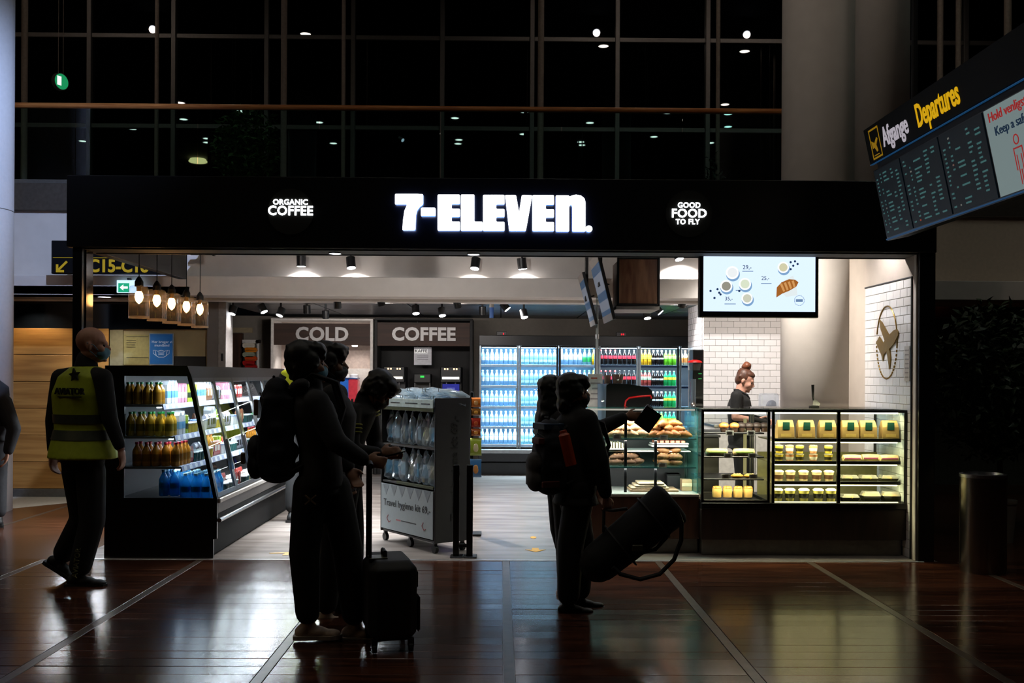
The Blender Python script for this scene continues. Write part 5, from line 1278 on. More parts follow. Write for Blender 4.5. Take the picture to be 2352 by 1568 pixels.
MB().bbox(AX(1385, 8.85) - st.location.x, AX(1580, 8.85) - st.location.x, -.16, .18, AZ(1032, 8.75) - zs2 - .012, AZ(1032, 8.75) - zs2 - .002, .002).build('ledge', WHF, st)
MB().bbox(AX(1495, 8.75) - st.location.x, AX(1578, 8.75) - st.location.x, -.18, .02, AZ(1022, 8.75) - zs2 - .004, AZ(1019, 8.75) - zs2 - .001, .001).build('riser', WHF, st)
for s_ in (-.3, .3): MB().box(s_ - .01, s_ + .01, .1, .13, 0, AZ(1032, 8.75) - zs2 - .012).build('bracket', FRAME, st)
o = thing('bread_board', 'flat pale flatbreads stacked on a board in the lowest display', 'bread', (AX(1497, 8.75), 8.75, .516))
MB().bbox(-.2, .22, -.13, .13, 0, .02, .004).build('board', mat('pale_board', '#b09070', .6), o)
for i in range(3): MB().bbox(-.19 + .03 * i, .14 - .02 * i, -.12, .11, .022 + .02 * i, .04 + .02 * i, .008).build('flatbread', mat('flatbread', '#d0b898', .7, noise=.2), o)
o = thing('paper_carton', 'small pale carton at the right of the lowest bread display', 'box', (AX(1577, 8.75), 8.75, .516))
MB().bbox(-.045, .045, -.05, .05, 0, .1, .003).build('box', plast('kraft_pale', '#b89c78'), o); MB().box(-.045, .045, -.052, -.05, .04, .07).build('label', plast('kraft_label', '#d8c8a8'), o)
o = thing('black_crate', 'small dark crate at the back of the lowest bread display', 'box', (AX(1546, 8.95), 8.95, .516))
MB().bbox(-.06, .06, -.06, .06, 0, .13, .004).build('box', DGREY, o); MB().bbox(-.063, .063, -.063, .063, .115, .13, .003).build('rim', FRAME, o)
TAGM = mat('price_card', '#e4e4dc', .5)
def price_card(px, py, Y, lb, w_=.035, h=.04):
    p = at(px, py, Y); o = thing('price_card', lb, 'price card', (p.x, Y, p.z - h / 2), group='price cards in the cases')
    MB().box(-w_, w_, -.003, 0, 0, h).build('card', TAGM, o)
    for k in (.3, .55, .75): MB().box(-w_ * .7, w_ * .6, -.0038, -.003, h * k, h * k + .003).build('print_line', DGREY, o)
for i, (px, py, Y, lb) in enumerate(((1676, 994, 8.47, 'price card under the chocolate muffins, left'), (1725, 994, 8.47, 'price card under the chocolate muffins, right'), (1672, 1046, 8.47, 'price card below the left baguette sandwich'), (1728, 1046, 8.47, 'price card below the right baguette sandwich'), (1667, 1094, 8.47, 'price card below the golden slices, left'), (1730, 1094, 8.47, 'price card below the golden slices, right'), (1417, 1003, 8.515, 'price card below the left croissant heap'), (1525, 1004, 8.515, 'price card below the right croissant heap'), (1522, 1068, 8.515, 'price card below the brown rolls'))): price_card(px, py, Y, lb)

# pastry case contents
for i, px in enumerate((1662, 1686)): MUO.put((AX(px, 8.6), 8.58, PZ[0] + .001), f'golden muffin on the top pastry shelf, {"left" if i == 0 else "right"} of the pair', 'golden muffins')
for i, px in enumerate((1703, 1721, 1739, 1756)): MUC.put((AX(px, 8.62), 8.62, PZ[0] + .001), f'chocolate muffin on the top pastry shelf, {ORD[i]} from the left', 'chocolate muffins')
def baguette(nm, L, m, fill):
    o = thing(nm, '', 'sandwich')
    MB().tube([(t * L, 0, .03) for t in (-1, -.9, 0, .9, 1)], [.012, .03, .034, .03, .012], 10).build('wrapped_bread', m, o, smooth=60)
    MB().bbox(-L * .8, L * .8, -.036, -.028, .022, .036, .003).build('filling', fill, o)
    return Stock(o)
BG_ = baguette('baguette_sandwich', .095, mat('pale_wrap', '#cdbb90', .5, noise=.2), mat('salad_green', '#6c8a3a', .6))
for i, px in enumerate((1646, 1708)): BG_.put((AX(px, 8.58), 8.56, PZ[1] + .001), f'wrapped baguette sandwich on the second pastry shelf, {"left" if i == 0 else "right"} one', 'baguette sandwiches')
SL = loaf(mat('golden_slice', '#c8923c', .5, noise=.3, bump=.3), .055, .022, 'golden_slice', 'pastry')
for i, px in enumerate((1693, 1723)): SL.put((AX(px, 8.58), 8.56, PZ[2] + .001), f'golden filled pastry on the third pastry shelf, {"left" if i == 0 else "right"} one', 'golden pastries')
def popover():
    o = thing('savoury_roll', '', 'pastry')
    MB().lathe([(.038, 0), (.042, .06), (.04, .075)], 12).build('paper_sleeve', PAPERB, o, smooth=50)
    for k in range(4): MB().ball((.018 * math.cos(k * 1.6), .018 * math.sin(k * 1.6), .08), (.022, .022, .016), seg=10, rings=6).build('topping', DOUGH, o, smooth='all')
    return Stock(o)
PO = popover()
for i, px in enumerate((1647, 1671, 1695, 1718)): PO.put((AX(px, 8.6), 8.58, PZ[3] + .001), f'golden roll in paper sleeve at the bottom of the pastry case, {ORD[i]} from left', 'sleeved rolls')
# chilled case contents
def bag():
    o = thing('paper_bag', '', 'bag')
    MB().loft([[Vector((sx * w_, sy * d_, z)) for sx, sy in ((-1, -1), (1, -1), (1, 1), (-1, 1))] for z, w_, d_ in ((0, .068, .045), (.02, .072, .048), (.11, .07, .042), (.15, .066, .02), (.165, .064, .006))]).build('bag_body', PAPERB, o)
    MB().box(-.03, .03, -.047, -.044, .085, .15, None).build('label', plast('bag_label_green', '#1c4438'), o)
    MB().box(-.045, .045, -.0485, -.044, .025, .05).build('window', plast('bag_window', '#e0c070'), o)
    return Stock(o)
BAG = bag()
for i, px in enumerate((1800, 1847, 1896, 1947, 1988, 2038)): BAG.put((AX(px, 8.6), 8.56, CZ[0] + .001), f'kraft paper bag with green label on the top chilled shelf, {ORD[i]} from left', 'kraft bags')
def cup(nm, r, h, m, lidm, bandm):
    o = thing(nm, '', 'cup')
    MB().lathe([(r * .78, 0), (r, h * .85)], 16).build('cup_body', m, o, smooth=50)
    MB().lathe([(r * 1.07, h * .83), (r * 1.07, h * .9), (r * .7, h), (0, h)], 16).build('lid', lidm, o, smooth=50)
    MB().lathe([(r * .88, h * .25), (r * .98, h * .6)], 16).build('label_band', bandm, o, smooth=50)
    return Stock(o)
LIDC = glass('clear_lid', (.9, .9, .85), .05, 1.4, .3, (.9, .88, .75))
CUPC = [cup('yoghurt_cup', .036, .072, plast('cup_peach', '#c88a5c'), LIDC, plast('band_white', '#e0dccc')), cup('yoghurt_cup', .036, .072, plast('cup_lemon', '#c8b040'), LIDC, plast('band_dark', '#34301c')), cup('porridge_cup', .042, .1, plast('cup_cream', '#c9b48a'), plast('lid_cream', '#e4dcb8'), plast('band_brown', '#5a4030')), cup('salad_cup', .044, .11, plast('cup_olive', '#a8a050'), plast('lid_cream', '#e4dcb8'), plast('band_black', '#1c1c14'))]
for i, px in enumerate((1788, 1812, 1835, 1866, 1901)):
    for l in range(2): CUPC[(i + 1) % 2].put((AX(px, 8.58), 8.55, CZ[1] + .001 + l * .074), f'small yoghurt cup on the second chilled shelf, {ORD[i]} stack, {"lower" if l == 0 else "upper"} one', 'stacked yoghurt cups')
for i, px in enumerate((1788, 1815, 1845, 1875, 1903)): CUPC[2].put((AX(px, 8.58), 8.56, CZ[2] + .001), f'cream-lidded cup on the third chilled shelf, {ORD[i]} from left', 'cream-lidded cups')
for i, px in enumerate((1786, 1814, 1846, 1879, 1908)): CUPC[3].put((AX(px, 8.56), 8.54, CZ[3] + .001), f'large cream-lidded salad cup at the bottom of the chilled case, {ORD[i]} from left', 'salad cups')
WR = baguette('wrap_sandwich', .085, mat('tortilla', '#c8b488', .6, noise=.2), mat('beet_filling', '#8a3458', .6))
for i, px in enumerate((1955, 2003, 2040)): WR.put((AX(px, 8.58), 8.56 + .05 * (i % 2), CZ[1] + .001), f'tortilla wrap on the second chilled shelf, {ORD[i]} from left', 'tortilla wraps')
def tray(nm, h, m1, cols):
    o = thing(nm, '', 'salad tray')
    MB().loft([[Vector((sx * w_, sy * d_, z)) for sx, sy in ((-1, -1), (1, -1), (1, 1), (-1, 1))] for z, w_, d_ in ((0, .06, .045), (h * .55, .075, .055))]).build('tray_base', m1, o)
    for k in range(9): MB().ball((random.uniform(-.05, .05), random.uniform(-.04, .04), h * .58), (.018, .018, .014), seg=8, rings=5).build('salad_piece', cols[k % len(cols)], o, smooth='all')
    MB().loft([[Vector((sx * w_, sy * d_, z)) for sx, sy in ((-1, -1), (1, -1), (1, 1), (-1, 1))] for z, w_, d_ in ((h * .56, .075, .055), (h * .95, .06, .042), (h, .058, .04))]).build('clear_lid', LIDC, o)
    return Stock(o)
TR = tray('salad_tray', .06, plast('tray_dark', '#2c2c20'), [mat('lettuce', '#7c9440', .6), mat('tomato', '#b04030', .4), mat('pasta', '#c8a850', .5)])
TR2 = tray('fruit_tray', .085, plast('tray_dark', '#2c2c20'), [mat('melon', '#d8b060', .5), mat('tomato', '#b04030'), mat('pasta', '#c8a850')])
for i, px in enumerate((1948, 1992, 2038)): TR.put((AX(px, 8.58), 8.56, CZ[2] + .001), f'clear-lidded salad tray on the third chilled shelf, {ORD[i]} from left', 'salad trays')
for i, px in enumerate((1950, 1998, 2044)): (TR if i == 0 else TR2).put((AX(px, 8.58), 8.56, CZ[3] + .001), f'clear-lidded tray at the bottom right of the chilled case, {ORD[i]} from left', 'fruit trays')
# loose baguette lying on the top of the chilled case, cake server
o = thing('cake_server', 'steel cake server with black handle standing above the chilled case', 'server', (AX(1869, 8.9), 8.9, ZCT + .008))
MB().bbox(-.035, .045, -.02, .03, 0, .012, .003).build('rest', FRAME, o)
MB().prism([(-.012, .005), (.0, .075), (.03, .06), (.06, .03), (.045, .005)], lambda u, v, d: Vector((u, d, v)), -.003, .001).build('blade', STEEL, o)
MB().tube([(-.002, -.001, .06), (-.006, -.001, .1), (-.008, -.001, .2)], [.007, .011, .014], 8).build('handle', FRAME, o, smooth=50)

# ------------------------------------------------------------------ rear counter with machines
rc = thing('rear_counter', 'low dark rear counter carrying the coffee machine', 'counter', (1.5, 9.9, 0))
MB().bbox(.75, 2.12, 9.62, 10.02, 0, .93, .006).build('cabinet', FRAME, rc, w=True)
MB().bbox(.74, 2.13, 9.6, 10.03, .93, .955, .004).build('worktop', DGREY, rc, w=True)
Y = 9.75
e0, e1 = at(1380, 880, Y), at(1499, 940, Y)
em_ = thing('espresso_machine', 'black rounded espresso machine with red curved trim', 'espresso machine', ((e0.x + e1.x) / 2, Y, .956))
w_ = (e1.x - e0.x) / 2; h = e0.z - .956
prof = [(-w_, 0), (-w_ * .98, h * .7), (-w_ * .9, h * .93), (-w_ * .72, h), (0, h * .99), (w_ * .75, h * .93), (w_ * .9, h * .86), (w_ * .95, h * .72), (w_ * .8, h * .55), (w_ * .55, h * .42), (w_ * .5, .0)]
MB().prism(prof, lambda u, v, d: Vector((u, d, v)), -.12, .2).build('body', mat('machine_black', '#060607', .6, spec=.2), em_, smooth=35)
MB().bbox(w_ * .45, w_ * 1.0, -.1, .18, 0, .06, .006).build('drip_tray', STEEL, em_)
zq = AZ(938, Y) - .956
RT = mat('red_trim', '#d01818', .3, em='#d01818', es=.12)
MB().tube([(AX(1431, Y) - em_.location.x, -.13, AZ(936, Y) - .956), (AX(1434, Y) - em_.location.x, -.13, AZ(918, Y) - .956), (AX(1442, Y) - em_.location.x, -.13, AZ(911, Y) - .956), (AX(1465, Y) - em_.location.x, -.13, AZ(908, Y) - .956), (AX(1490, Y) - em_.location.x, -.13, AZ(906, Y) - .956), (AX(1492, Y) - em_.location.x, -.13, AZ(912, Y) - .956)], .009, 8).build('red_trim', RT, em_, smooth=60)
for k in (.0, .06): MB().tube([(w_ * .75 + k, -.06, h * .5), (w_ * .75 + k, -.06, h * .4), (w_ * .78 + k, -.14, h * .38)], [.025, .025, .012], 10).build('group_head', STEEL, em_, smooth=50)
for k, (px, py) in enumerate(((1396, 866), (1420, 864))):
    p = at(px, py, Y); MB().lathe([(.03 + .02 * k, h), (.035 + .025 * k, p.z - .956 + .02)], 14, (p.x - em_.location.x, .05, 0)).build('bean_hopper', glass('hopper_brown', (.4, .35, .3), body=.6, bodycol=(.25, .2, .16)), em_, smooth=50)
o = thing('counter_notice', 'white upright notice card left of the espresso machine', 'notice', (AX(1367, 9.66), 9.66, .956))
z0_, z1_ = AZ(932, 9.66) - .956 - .15, AZ(857, 9.66) - .956
MB().bbox(-.072, .072, -.004, .004, 0, z1_, .001).build('card', mat('notice_white', '#e8e4e0', .5), o)
for i, (a, b_) in enumerate(((.04, .02), (.045, .05), (.03, .05), (.04, .04), (.045, .03))): MB().box(-a, b_, -.0065, -.004, z1_ - .05 - i * .05, z1_ - .035 - i * .05).build('print_line', mat('notice_print', '#a8a0a0' if i else '#c06050', .6) if i else mat('notice_red_print', '#c06050', .6), o)
MB().bbox(-.075, .075, -.03, .03, 0, .012, .003).build('foot', FRAME, o)
o = thing('blender_jug', 'clear bluish jug standing beside the espresso machine', 'jug', (AX(1383, 9.65), 9.65, .956))
MB().lathe([(.035, 0), (.042, .2), (.045, AZ(880, 9.65) - .956)], 14).build('jug', glass('jug_blue', (.6, .75, .9), body=.45, bodycol=(.5, .65, .85)), o, smooth=50)
MB().tube([(.045, 0, .2), (.075, 0, .2), (.075, 0, .1), (.042, 0, .09)], .007, 6).build('handle', glass('jug_blue'), o)
Y = 9.85
g0, g1 = AX(1576, Y), AX(1614, Y)
o = thing('juice_machine', 'tall dark juice machine with red lid beside the tiled wall', 'drink machine', ((g0 + g1) / 2, Y, .956))
hw = (g1 - g0) / 2
MB().bbox(-hw * .3, hw, -.05, .15, 0, AZ(800, Y) - .956, .008).build('body', FRAME, o)
MB().bbox(-hw, hw, -.12, .15, 0, .05, .005).build('base', FRAME, o)
MB().lathe([(.075, AZ(830, Y) - .956), (.06, AZ(826, Y) - .956), (.02, AZ(824, Y) - .956)], 16, (-hw * .1, -.06, 0)).build('red_lid', RT, o, smooth=50)
MB().lathe([(.05, AZ(848, Y) - .956), (.065, AZ(832, Y) - .956)], 16, (-hw * .1, -.06, 0)).build('bowl', glass('clear_bowl', (.8, .85, .85), body=.25, bodycol=(.7, .75, .75)), o, smooth=50)
MB().lathe([(.028, .06), (.028, AZ(868, Y) - .956)], 14, (-hw * .3, -.07, 0)).build('cup_tube', glass('cup_tube_clear', (.75, .85, .9), body=.3, bodycol=(.6, .7, .8)), o)
for k in range(6): MB().lathe([(.02, .1 + k * .035), (.025, .13 + k * .035)], 12, (-hw * .3, -.07, 0)).build('orange_cup', plast('cup_orange', '#b8743a'), o)
for k, c_ in enumerate(('#30a048', '#30a048')): MB().box(hw * .35, hw * .75, -.054, -.05, AZ(868, Y) - .956 + k * .05, AZ(866, Y) - .956 + k * .05).build('indicator', emit('machine_green', '#40c060', .6), o)
rc2 = thing('prep_counter', 'white prep counter in front of the tiled wall', 'counter', (3.0, 11.8, 0))
MB().bbox(bx0, 3.5, 11.55, 12.19, 0, .93, .006).build('cabinet', WHF, rc2, w=True)
MB().bbox(bx0 - .01, 3.5, 11.53, 12.195, .93, .96, .004).build('worktop', STEEL, rc2, w=True)
p0, p1 = at(1745, 903, 11.75), at(1786, 930, 11.75)
o = thing('glove_dispenser', 'clear box holding dark gloves on the prep counter', 'dispenser', ((p0.x + p1.x) / 2, 11.75, .96))
MB().bbox(-.105, .105, -.08, .08, .0, p0.z - .96, .02).build('box', glass('clear_box', (.85, .88, .92), body=.25, bodycol=(.85, .88, .92)), o)
MB().ball((.03, 0, .22), (.06, .05, .07), Matrix.Rotation(.6, 3, 'Y'), 12, 8).build('gloves', plast('glove_dark', '#3a4254'), o, smooth='all')
p = at(1796, 915, 11.75)
o = tag(MB().lathe([(.03, .96), (.032, p.z - .02), (.02, p.z + .01)], 14, (p.x, 11.72, 0)).build('soap_bottle', plast('soap_white', '#dcdce2'), smooth=50), 'pale bottle beside the clear glove box', 'bottle')

# gold aeroplane emblem on the tiled side wall
GOLD = mat('gold_emblem', '#8a6a28', .35, .6, noise=.1)
em = thing('gold_emblem', 'gold ring emblem with aeroplane on the tiled side wall', 'emblem', (XW, 8.83, AZ(787, 8.83)))
def wy(px, py):   # pixel on the side wall plane -> (Y, Z)
    d = CROT @ Vector(((px - 1176) / FPX, -(py - 862) / FPX, -1)); t = XW / d.x
    return d.y * t, CAMH + d.z * t
cyy, czz = wy(2037, 786); ry = abs(wy(2013, 786)[0] - wy(2060, 786)[0]) / 2; rz_ = (wy(2037, 703)[1] - wy(2037, 870)[1]) / 2
MB().tube([(XW - .002, cyy + ry * math.cos(t), czz + rz_ * math.sin(t)) for t in [PI * 1.02 + i * (PI * .98) / 15 - PI * 1.02 + .25 for i in range(16)]], .006, 6).build('ring', GOLD, em, w=True)
n = 26
for i in range(n):
    t = PI + .1 + i * (PI - .0) / n
    q0, q1 = t, t + .07
    MB().tube([(XW - .002, cyy + ry * math.cos(q0), czz + rz_ * math.sin(q0)), (XW - .002, cyy + ry * math.cos(q1), czz + rz_ * math.sin(q1))], .007, 5).build('ring_mark', GOLD, em, w=True)
# traced in a crop at (1560,540), 2.97 px per pixel
pl_ = [(1370, 575), (1387, 590), (1437, 680), (1470, 648), (1490, 640), (1500, 655), (1498, 685), (1470, 740), (1440, 775), (1447, 830), (1440, 915), (1428, 840), (1420, 790), (1400, 815), (1395, 860), (1385, 815), (1358, 755), (1350, 730), (1372, 690), (1395, 735), (1408, 720), (1380, 640)]
MB().prism([wy(1560 + a / 2.97, 540 + b_ / 2.97) for a, b_ in pl_], lambda u, v, d: Vector((XW - .002 - d, u, v)), 0, .008).build('aeroplane', GOLD, em, w=True)
o = thing('wall_card', 'pale price list panel right of the gold emblem', 'notice', (XW, 8.4, 1.5))
y0_, zz0 = wy(2078, 795); y1_, zz1 = wy(2090, 875)
MB().box(XW - .004, XW - .0005, min(y0_, y1_), max(y0_, y1_), zz1, zz0).build('panel', mat('wall_card', '#b8b4b2', .5), o, w=True)
for k in range(7):
    z = zz0 - .03 - k * .038; MB().box(XW - .0055, XW - .004, min(y0_, y1_) + .02, max(y0_, y1_) - .02, z - .01, z).build('print_line', mat('card_print', '#8a8684', .6), o, w=True)

# ================================================================== HYGIENE KIT STAND
ang = math.atan2(-.80, .59)
ks = thing('hygiene_kit_stand', 'wheeled display stand with plastic bag kits and grey side panel', 'display stand', (-1.103, 9.19, 0), ang)
Ls, Ds, Hs = .93, .36, 1.325
KG = mat('kit_panel_grey', '#323134', .6, noise=.06); KB = mat('kit_frame_brown', '#1c1512', .5)
PALE = mat('kit_poster_pale', '#a9b6bc', .5, noise=.03)
MB().bbox(Ls - .02, Ls, 0, Ds, .09, Hs, .004).build('side_panel', KG, ks)
MB().bbox(0, .02, 0, Ds, .09, Hs - .1, .004).build('side_panel', KB, ks)
MB().bbox(.02, Ls - .02, Ds - .02, Ds, .09, Hs - .02, .003).build('back_panel', KB, ks)
for z in (.09, .54, .88): MB().bbox(.02, Ls - .02, .01, Ds - .02, z, z + .02, .003).build('shelf', KB, ks)
MB().bbox(.0, Ls - .02, 0, Ds - .02, 1.235, 1.25, .003).build('top_shelf', KB, ks)
hd = MB().bbox(-.02, Ls - .02, -.012, 0, 1.235, 1.31, .002).build('header_strip', mat('kit_header_pale', '#c4d8d8', .5), ks)
MB().bbox(-.02, Ls - .02, -.01, .01, 1.205, 1.233, .002).build('green_edge', mat('kit_green', '#3c4420', .6), ks)
MB().bbox(.3, Ls - .02, -.008, .012, .545, .57, .002).build('green_edge', mat('kit_green'), ks)
for a, b_ in ((.2, .36), (.45, .66), (.72, .86)): MB().box(a, b_, -.0135, -.012, 1.268, 1.276).build('print_line', DGREY, hd)
pp = MB().bbox(.03, Ls - .02, -.008, 0, .12, .53, .002).build('poster', PALE, ks)
TXT = mat('kit_text_dark', '#2a2c30', .6)
def llet(txt, size, pos, m, parent, M, **k): b = text_mb(txt, size, **k); b.xf(Matrix.Translation(Vector(pos)) @ M); return b.build('lettering', m, parent, fix=False)
llet('Travel hygiene kit 69,-', .088, (.475, -.010, .36), TXT, pp, STAND, depth=.002)
MB().box(.3, .38, -.0095, -.008, .215, .228).build('print_line', mat('kit_icon', '#b06a70', .5), pp)
MB().box(.39, .64, -.0095, -.008, .217, .226).build('print_line', TXT, pp)
for k in range(6): MB().prism([(.06 + k * .14, .53), (.18 + k * .14, .53), (.12 + k * .14, .43)], lambda u, v, d: Vector((u, d, v)), -.0095, -.008).build('print_triangle', mat('kit_tri', '#87929a', .5), pp)
for a in (.16, .76): MB().tube([(a, -.009, .25), (a - .025, -.009, .22), (a + .01, -.009, .185), (a + .04, -.009, .2)], .004, 5).build('print_icon', mat('kit_icon', '#b06a70', .5), pp)
SIDE = Matrix.Rotation(PI / 2, 4, 'Z') @ Matrix.Rotation(PI / 2, 4, 'X')      # upright, read from +x
llet('Travel hygiene kit 69,-', .10, (Ls + .002, Ds * .55, .72), mat('kit_side_text', '#151516', .6), ks, SIDE @ Matrix.Rotation(PI / 2, 4, 'Z'), depth=.002, offset=.002)
for x in (.04, .48, Ls - .05):
    c_ = MB().cyl((x, .02, .035), (x, .05, .035), .035, seg=14).build('caster', FRAME, ks); MB().box(x - .012, x + .012, .02, .05, .05, .1).build('caster_fork', FRAME, c_)
for x in (.04, Ls - .05):
    c_ = MB().cyl((x, Ds - .06, .035), (x, Ds - .03, .035), .035, seg=14).build('caster', FRAME, ks); MB().box(x - .012, x + .012, Ds - .06, Ds - .03, .05, .1).build('caster_fork', FRAME, c_)
PLB = glass('kit_bag_plastic', (.86, .92, .96), .1, 1.7, .3, (.75, .85, .92))
def kit(m1, m2):
    o = thing('kit_bag', '', 'plastic bag')
    J = lambda q: q + random.uniform(-.012, .012)
    MB().loft([[Vector((J(w_ * math.cos(a * PI / 5)), J(d_ * math.sin(a * PI / 5)), z + random.uniform(-.008, .008))) for a in range(10)] for z, w_, d_ in ((-.29, .03, .008), (-.272, .058, .03), (-.22, .064, .042), (-.16, .06, .04), (-.11, .062, .032), (-.06, .046, .022), (-.025, .026, .01), (0, .016, .006))]).build('bag', PLB, o)
    MB().bbox(-.035, .035, -.012, .0, -.24, -.12, .003).build('mask_pack', m1, o)
    MB().lathe([(.016, -.25), (.018, -.17), (.008, -.14), (.008, -.12)], 10, (.02, .016, 0)).build('gel_bottle', m2, o, smooth=50)
    MB().tube([(0, 0, -.003), (0, .0, .012), (.0, .03, .016)], .003, 5).build('hook', STEEL, o)
    return Stock(o)
KT = [kit(plast('mask_blue', '#4aa0c8'), plast('gel_white', '#d8d8d0')), kit(plast('card_cream', '#c8bfa0'), plast('gel_clear', '#a8c0cc')), kit(plast('mask_pale', '#a8c8dc'), plast('gel_grey', '#8a98a4'))]
RA = Matrix.Rotation(ang, 3, 'Z'); KO = Vector((-1.103, 9.19, 0))
KDN = ['blue', 'cream', 'pale']
for t_, z in enumerate((1.185, .86)):
    for i in range(7):
        k = (i * 2 + t_) % 3 if i else 0
        KT[k].put(KO + RA @ Vector((.075 + i * .125, .07 + random.uniform(-.015, .015), z)), f'clear kit bag with {KDN[k]} pack on the {"upper" if t_ == 0 else "lower"} hook row, {ORD[i]} from left', 'hanging kit bags', rz=ang + random.uniform(-.5, .5))
for i in range(14):
    k = i % 3
    KT[k].put(KO + RA @ Vector((.07 + (i % 7) * .128, .05 + (i % 2) * .05, 1.31 + .065 * (i // 7))), f'clear kit bag with {KDN[k]} pack lying on top of the stand, {ORD[i]} from left', 'kit bags on top of the stand', rot=(PI / 2 - random.uniform(0, .25), random.uniform(-.2, .2), ang + random.uniform(-.12, .12)))
# twin post barrier in front of the stand
sd = thing('twin_post_stand', 'low black twin post stand in front of the grey side panel', 'stand', (AX(1065, 8.34), 8.34, 0))
for px in (1050, 1081):
    x = AX(px, 8.34) - sd.location.x
    MB().bbox(x - .028, x + .024, -.012, .012, .012, .77, .003).build('post', FRAME, sd)
    MB().bbox(x - .05, x + .06, -.07, .07, 0, .012, .004).build('foot_plate', FRAME, sd)
MB().bbox(AX(1050, 8.34) - sd.location.x, AX(1081, 8.34) - sd.location.x, -.006, .006, .08, .11, .002).build('cross_bar', FRAME, sd)
# snack clip strip behind the stand
ss = thing('snack_strip', 'slim standing clip strip that holds snack bags', 'rack', (AX(1088, 9.5), 9.5, 0))
MB().bbox(-.03, .0, -.01, .01, 0, AZ(900, 9.5), .003).build('pole', FRAME, ss); MB().bbox(-.12, .08, -.1, .1, 0, .02, .004).build('base', FRAME, ss)
for i, (y0p, y1p, c1, c2, nm) in enumerate(((913, 935, '#d87828', '#e8b070', 'orange'), (938, 954, '#8a5a20', '#e0a040', 'brown and orange'), (960, 982, '#a02818', '#c85830', 'red'), (984, 1001, '#9a4a18', '#d89040', 'rust coloured'), (1006, 1046, '#98a838', '#d8c8a0', 'green and cream'), (1054, 1096, '#3a6a9a', '#c88a50', 'blue and tan'))):
    z0_, z1_ = AZ(y1p, 9.47), AZ(y0p, 9.47); h = z1_ - z0_; wd = .045 if i < 4 else .055
    o = thing('snack_bag', f'{nm} snack bag on the clip strip, {ORD[i]} from the top', 'snack bag', (AX(1094, 9.47), 9.47, z0_), group='snack bags on the clip strip')
    MB().loft([[Vector((sx * wd * ww, sy * .025 * tt, z * h)) for sx, sy in ((-1, -1), (1, -1), (1, 1), (-1, 1))] for z, ww, tt in ((0, 1, .1), (.15, .95, .8), (.5, .92, 1), (.85, .95, .7), (1, 1, .1))]).build('bag', plast('snack_a%d' % i, c1), o, smooth=60)
    MB().ball((0, -.02, h * .45), (wd * .55, .008, h * .25), seg=10, rings=6).build('print_patch', plast('snack_b%d' % i, c2), o, smooth='all')

# floor stickers
FY = mat('floor_arrow_yellow', '#d8a010', .5)
def sticker(px, py, nm, lb, pts):
    Y = CAMH * FPX / (py - 862); p = at(px, py, Y); p.z = 0
    o = MB().prism(pts, lambda u, v, d: Vector((p.x + u, p.y + v, d)), .001, .003).build(nm, FY)
    return tag(o, lb, 'floor sticker')
sticker(1230, 1262, 'arrow_sticker', 'yellow arrow sticker on the shop floor by the threshold', [(-.09, .0), (0, -.12), (.09, .0), (.03, -.01), (.03, .08), (-.03, .08), (-.03, -.01)])
sticker(1225, 1234, 'dot_sticker', 'small yellow dot sticker above the floor arrow', [(.028 * math.cos(i * PI / 8), .06 * math.sin(i * PI / 8)) for i in range(16)])
sticker(640, 1272, 'corner_sticker', 'yellow corner sticker left of the man with backpack', [(-.08, 0), (.1, .05), (.1, -.09), (.05, -.09), (.055, .0), (-.06, -.02)])
# ================================================================== PEOPLE
SKIN = mat('skin_fair', '#b98872', .5, noise=.08, scale=20); SKIND = mat('skin_tan', '#9a7058', .5, noise=.08, scale=20)
HAIRK = mat('hair_black', '#0c0a0a', .5, noise=.3, scale=60, stretch=(1, 1, .2)); HAIRB = mat('hair_auburn', '#4a2a1c', .5, noise=.35, scale=60, stretch=(1, 1, .2))
BLK = mat('cloth_black', '#0d0d0f', .85, noise=.2, scale=40); CHAR = mat('cloth_charcoal', '#26262a', .85, noise=.2, scale=40); NVY = mat('cloth_navy', '#10141f', .85, noise=.2, scale=40)
HIVIS = mat('hi_vis_fabric', '#a9b81e', .6, noise=.08, scale=30); REFL = mat('reflective_tape', '#4e5448', .4, .2)
MASKB = mat('mask_light_blue', '#5f93a8', .7, noise=.06); MASKG = mat('mask_grey', '#6a6c70', .7, noise=.06); MASKK = mat('mask_black', '#191a1e', .7)
SHOEW = mat('shoe_beige', '#d2bba6', .7, noise=.12); SHOEK = mat('shoe_black', '#0e0e10', .6); SOLE = mat('sole_pale', '#b8aca0', .7); SOLEK = mat('sole_dark', '#1c1a1a', .7)
EYE = mat('eye_dark', '#1a1210', .3); LIPS = mat('lips', '#9a5a50', .5)
def V(*a): return Vector(a)
def hand(mb, wr, d, t, side, curl, s=1.0):
    d = Vector(d).normalized(); t = Vector(t); t = (t - d * t.dot(d)).normalized(); n = d.cross(t) * side
    R = Matrix((d, t, n)).transposed()
    mb.ball(wr + d * .048 * s, (.052 * s, .040 * s, .017 * s), R, 12, 8)
    for off, ln, c in ((.030, .074, .9), (.010, .082, 1.0), (-.010, .076, 1.05), (-.028, .060, 1.1)):
        p = wr + d * .085 * s + t * off * s; pts = [p - d * .02 * s, p]; a = 0
        for q in (.45, .32, .23):
            a += curl * c; p = p + (d * math.cos(a) + n * math.sin(a)) * ln * q * s; pts.append(p)
        mb.limb(pts, [.0095 * s, .0095 * s, .009 * s, .0085 * s, .0075 * s], 8)
    p = wr + d * .028 * s + t * .03 * s
    q1 = p + (d * .65 + t * .6 + n * .35).normalized() * .036 * s; q2 = q1 + (d * .85 + t * .15 + n * .5).normalized() * .03 * s
    mb.limb([p, q1, q2], [.0135 * s, .0105 * s, .0085 * s], 8)
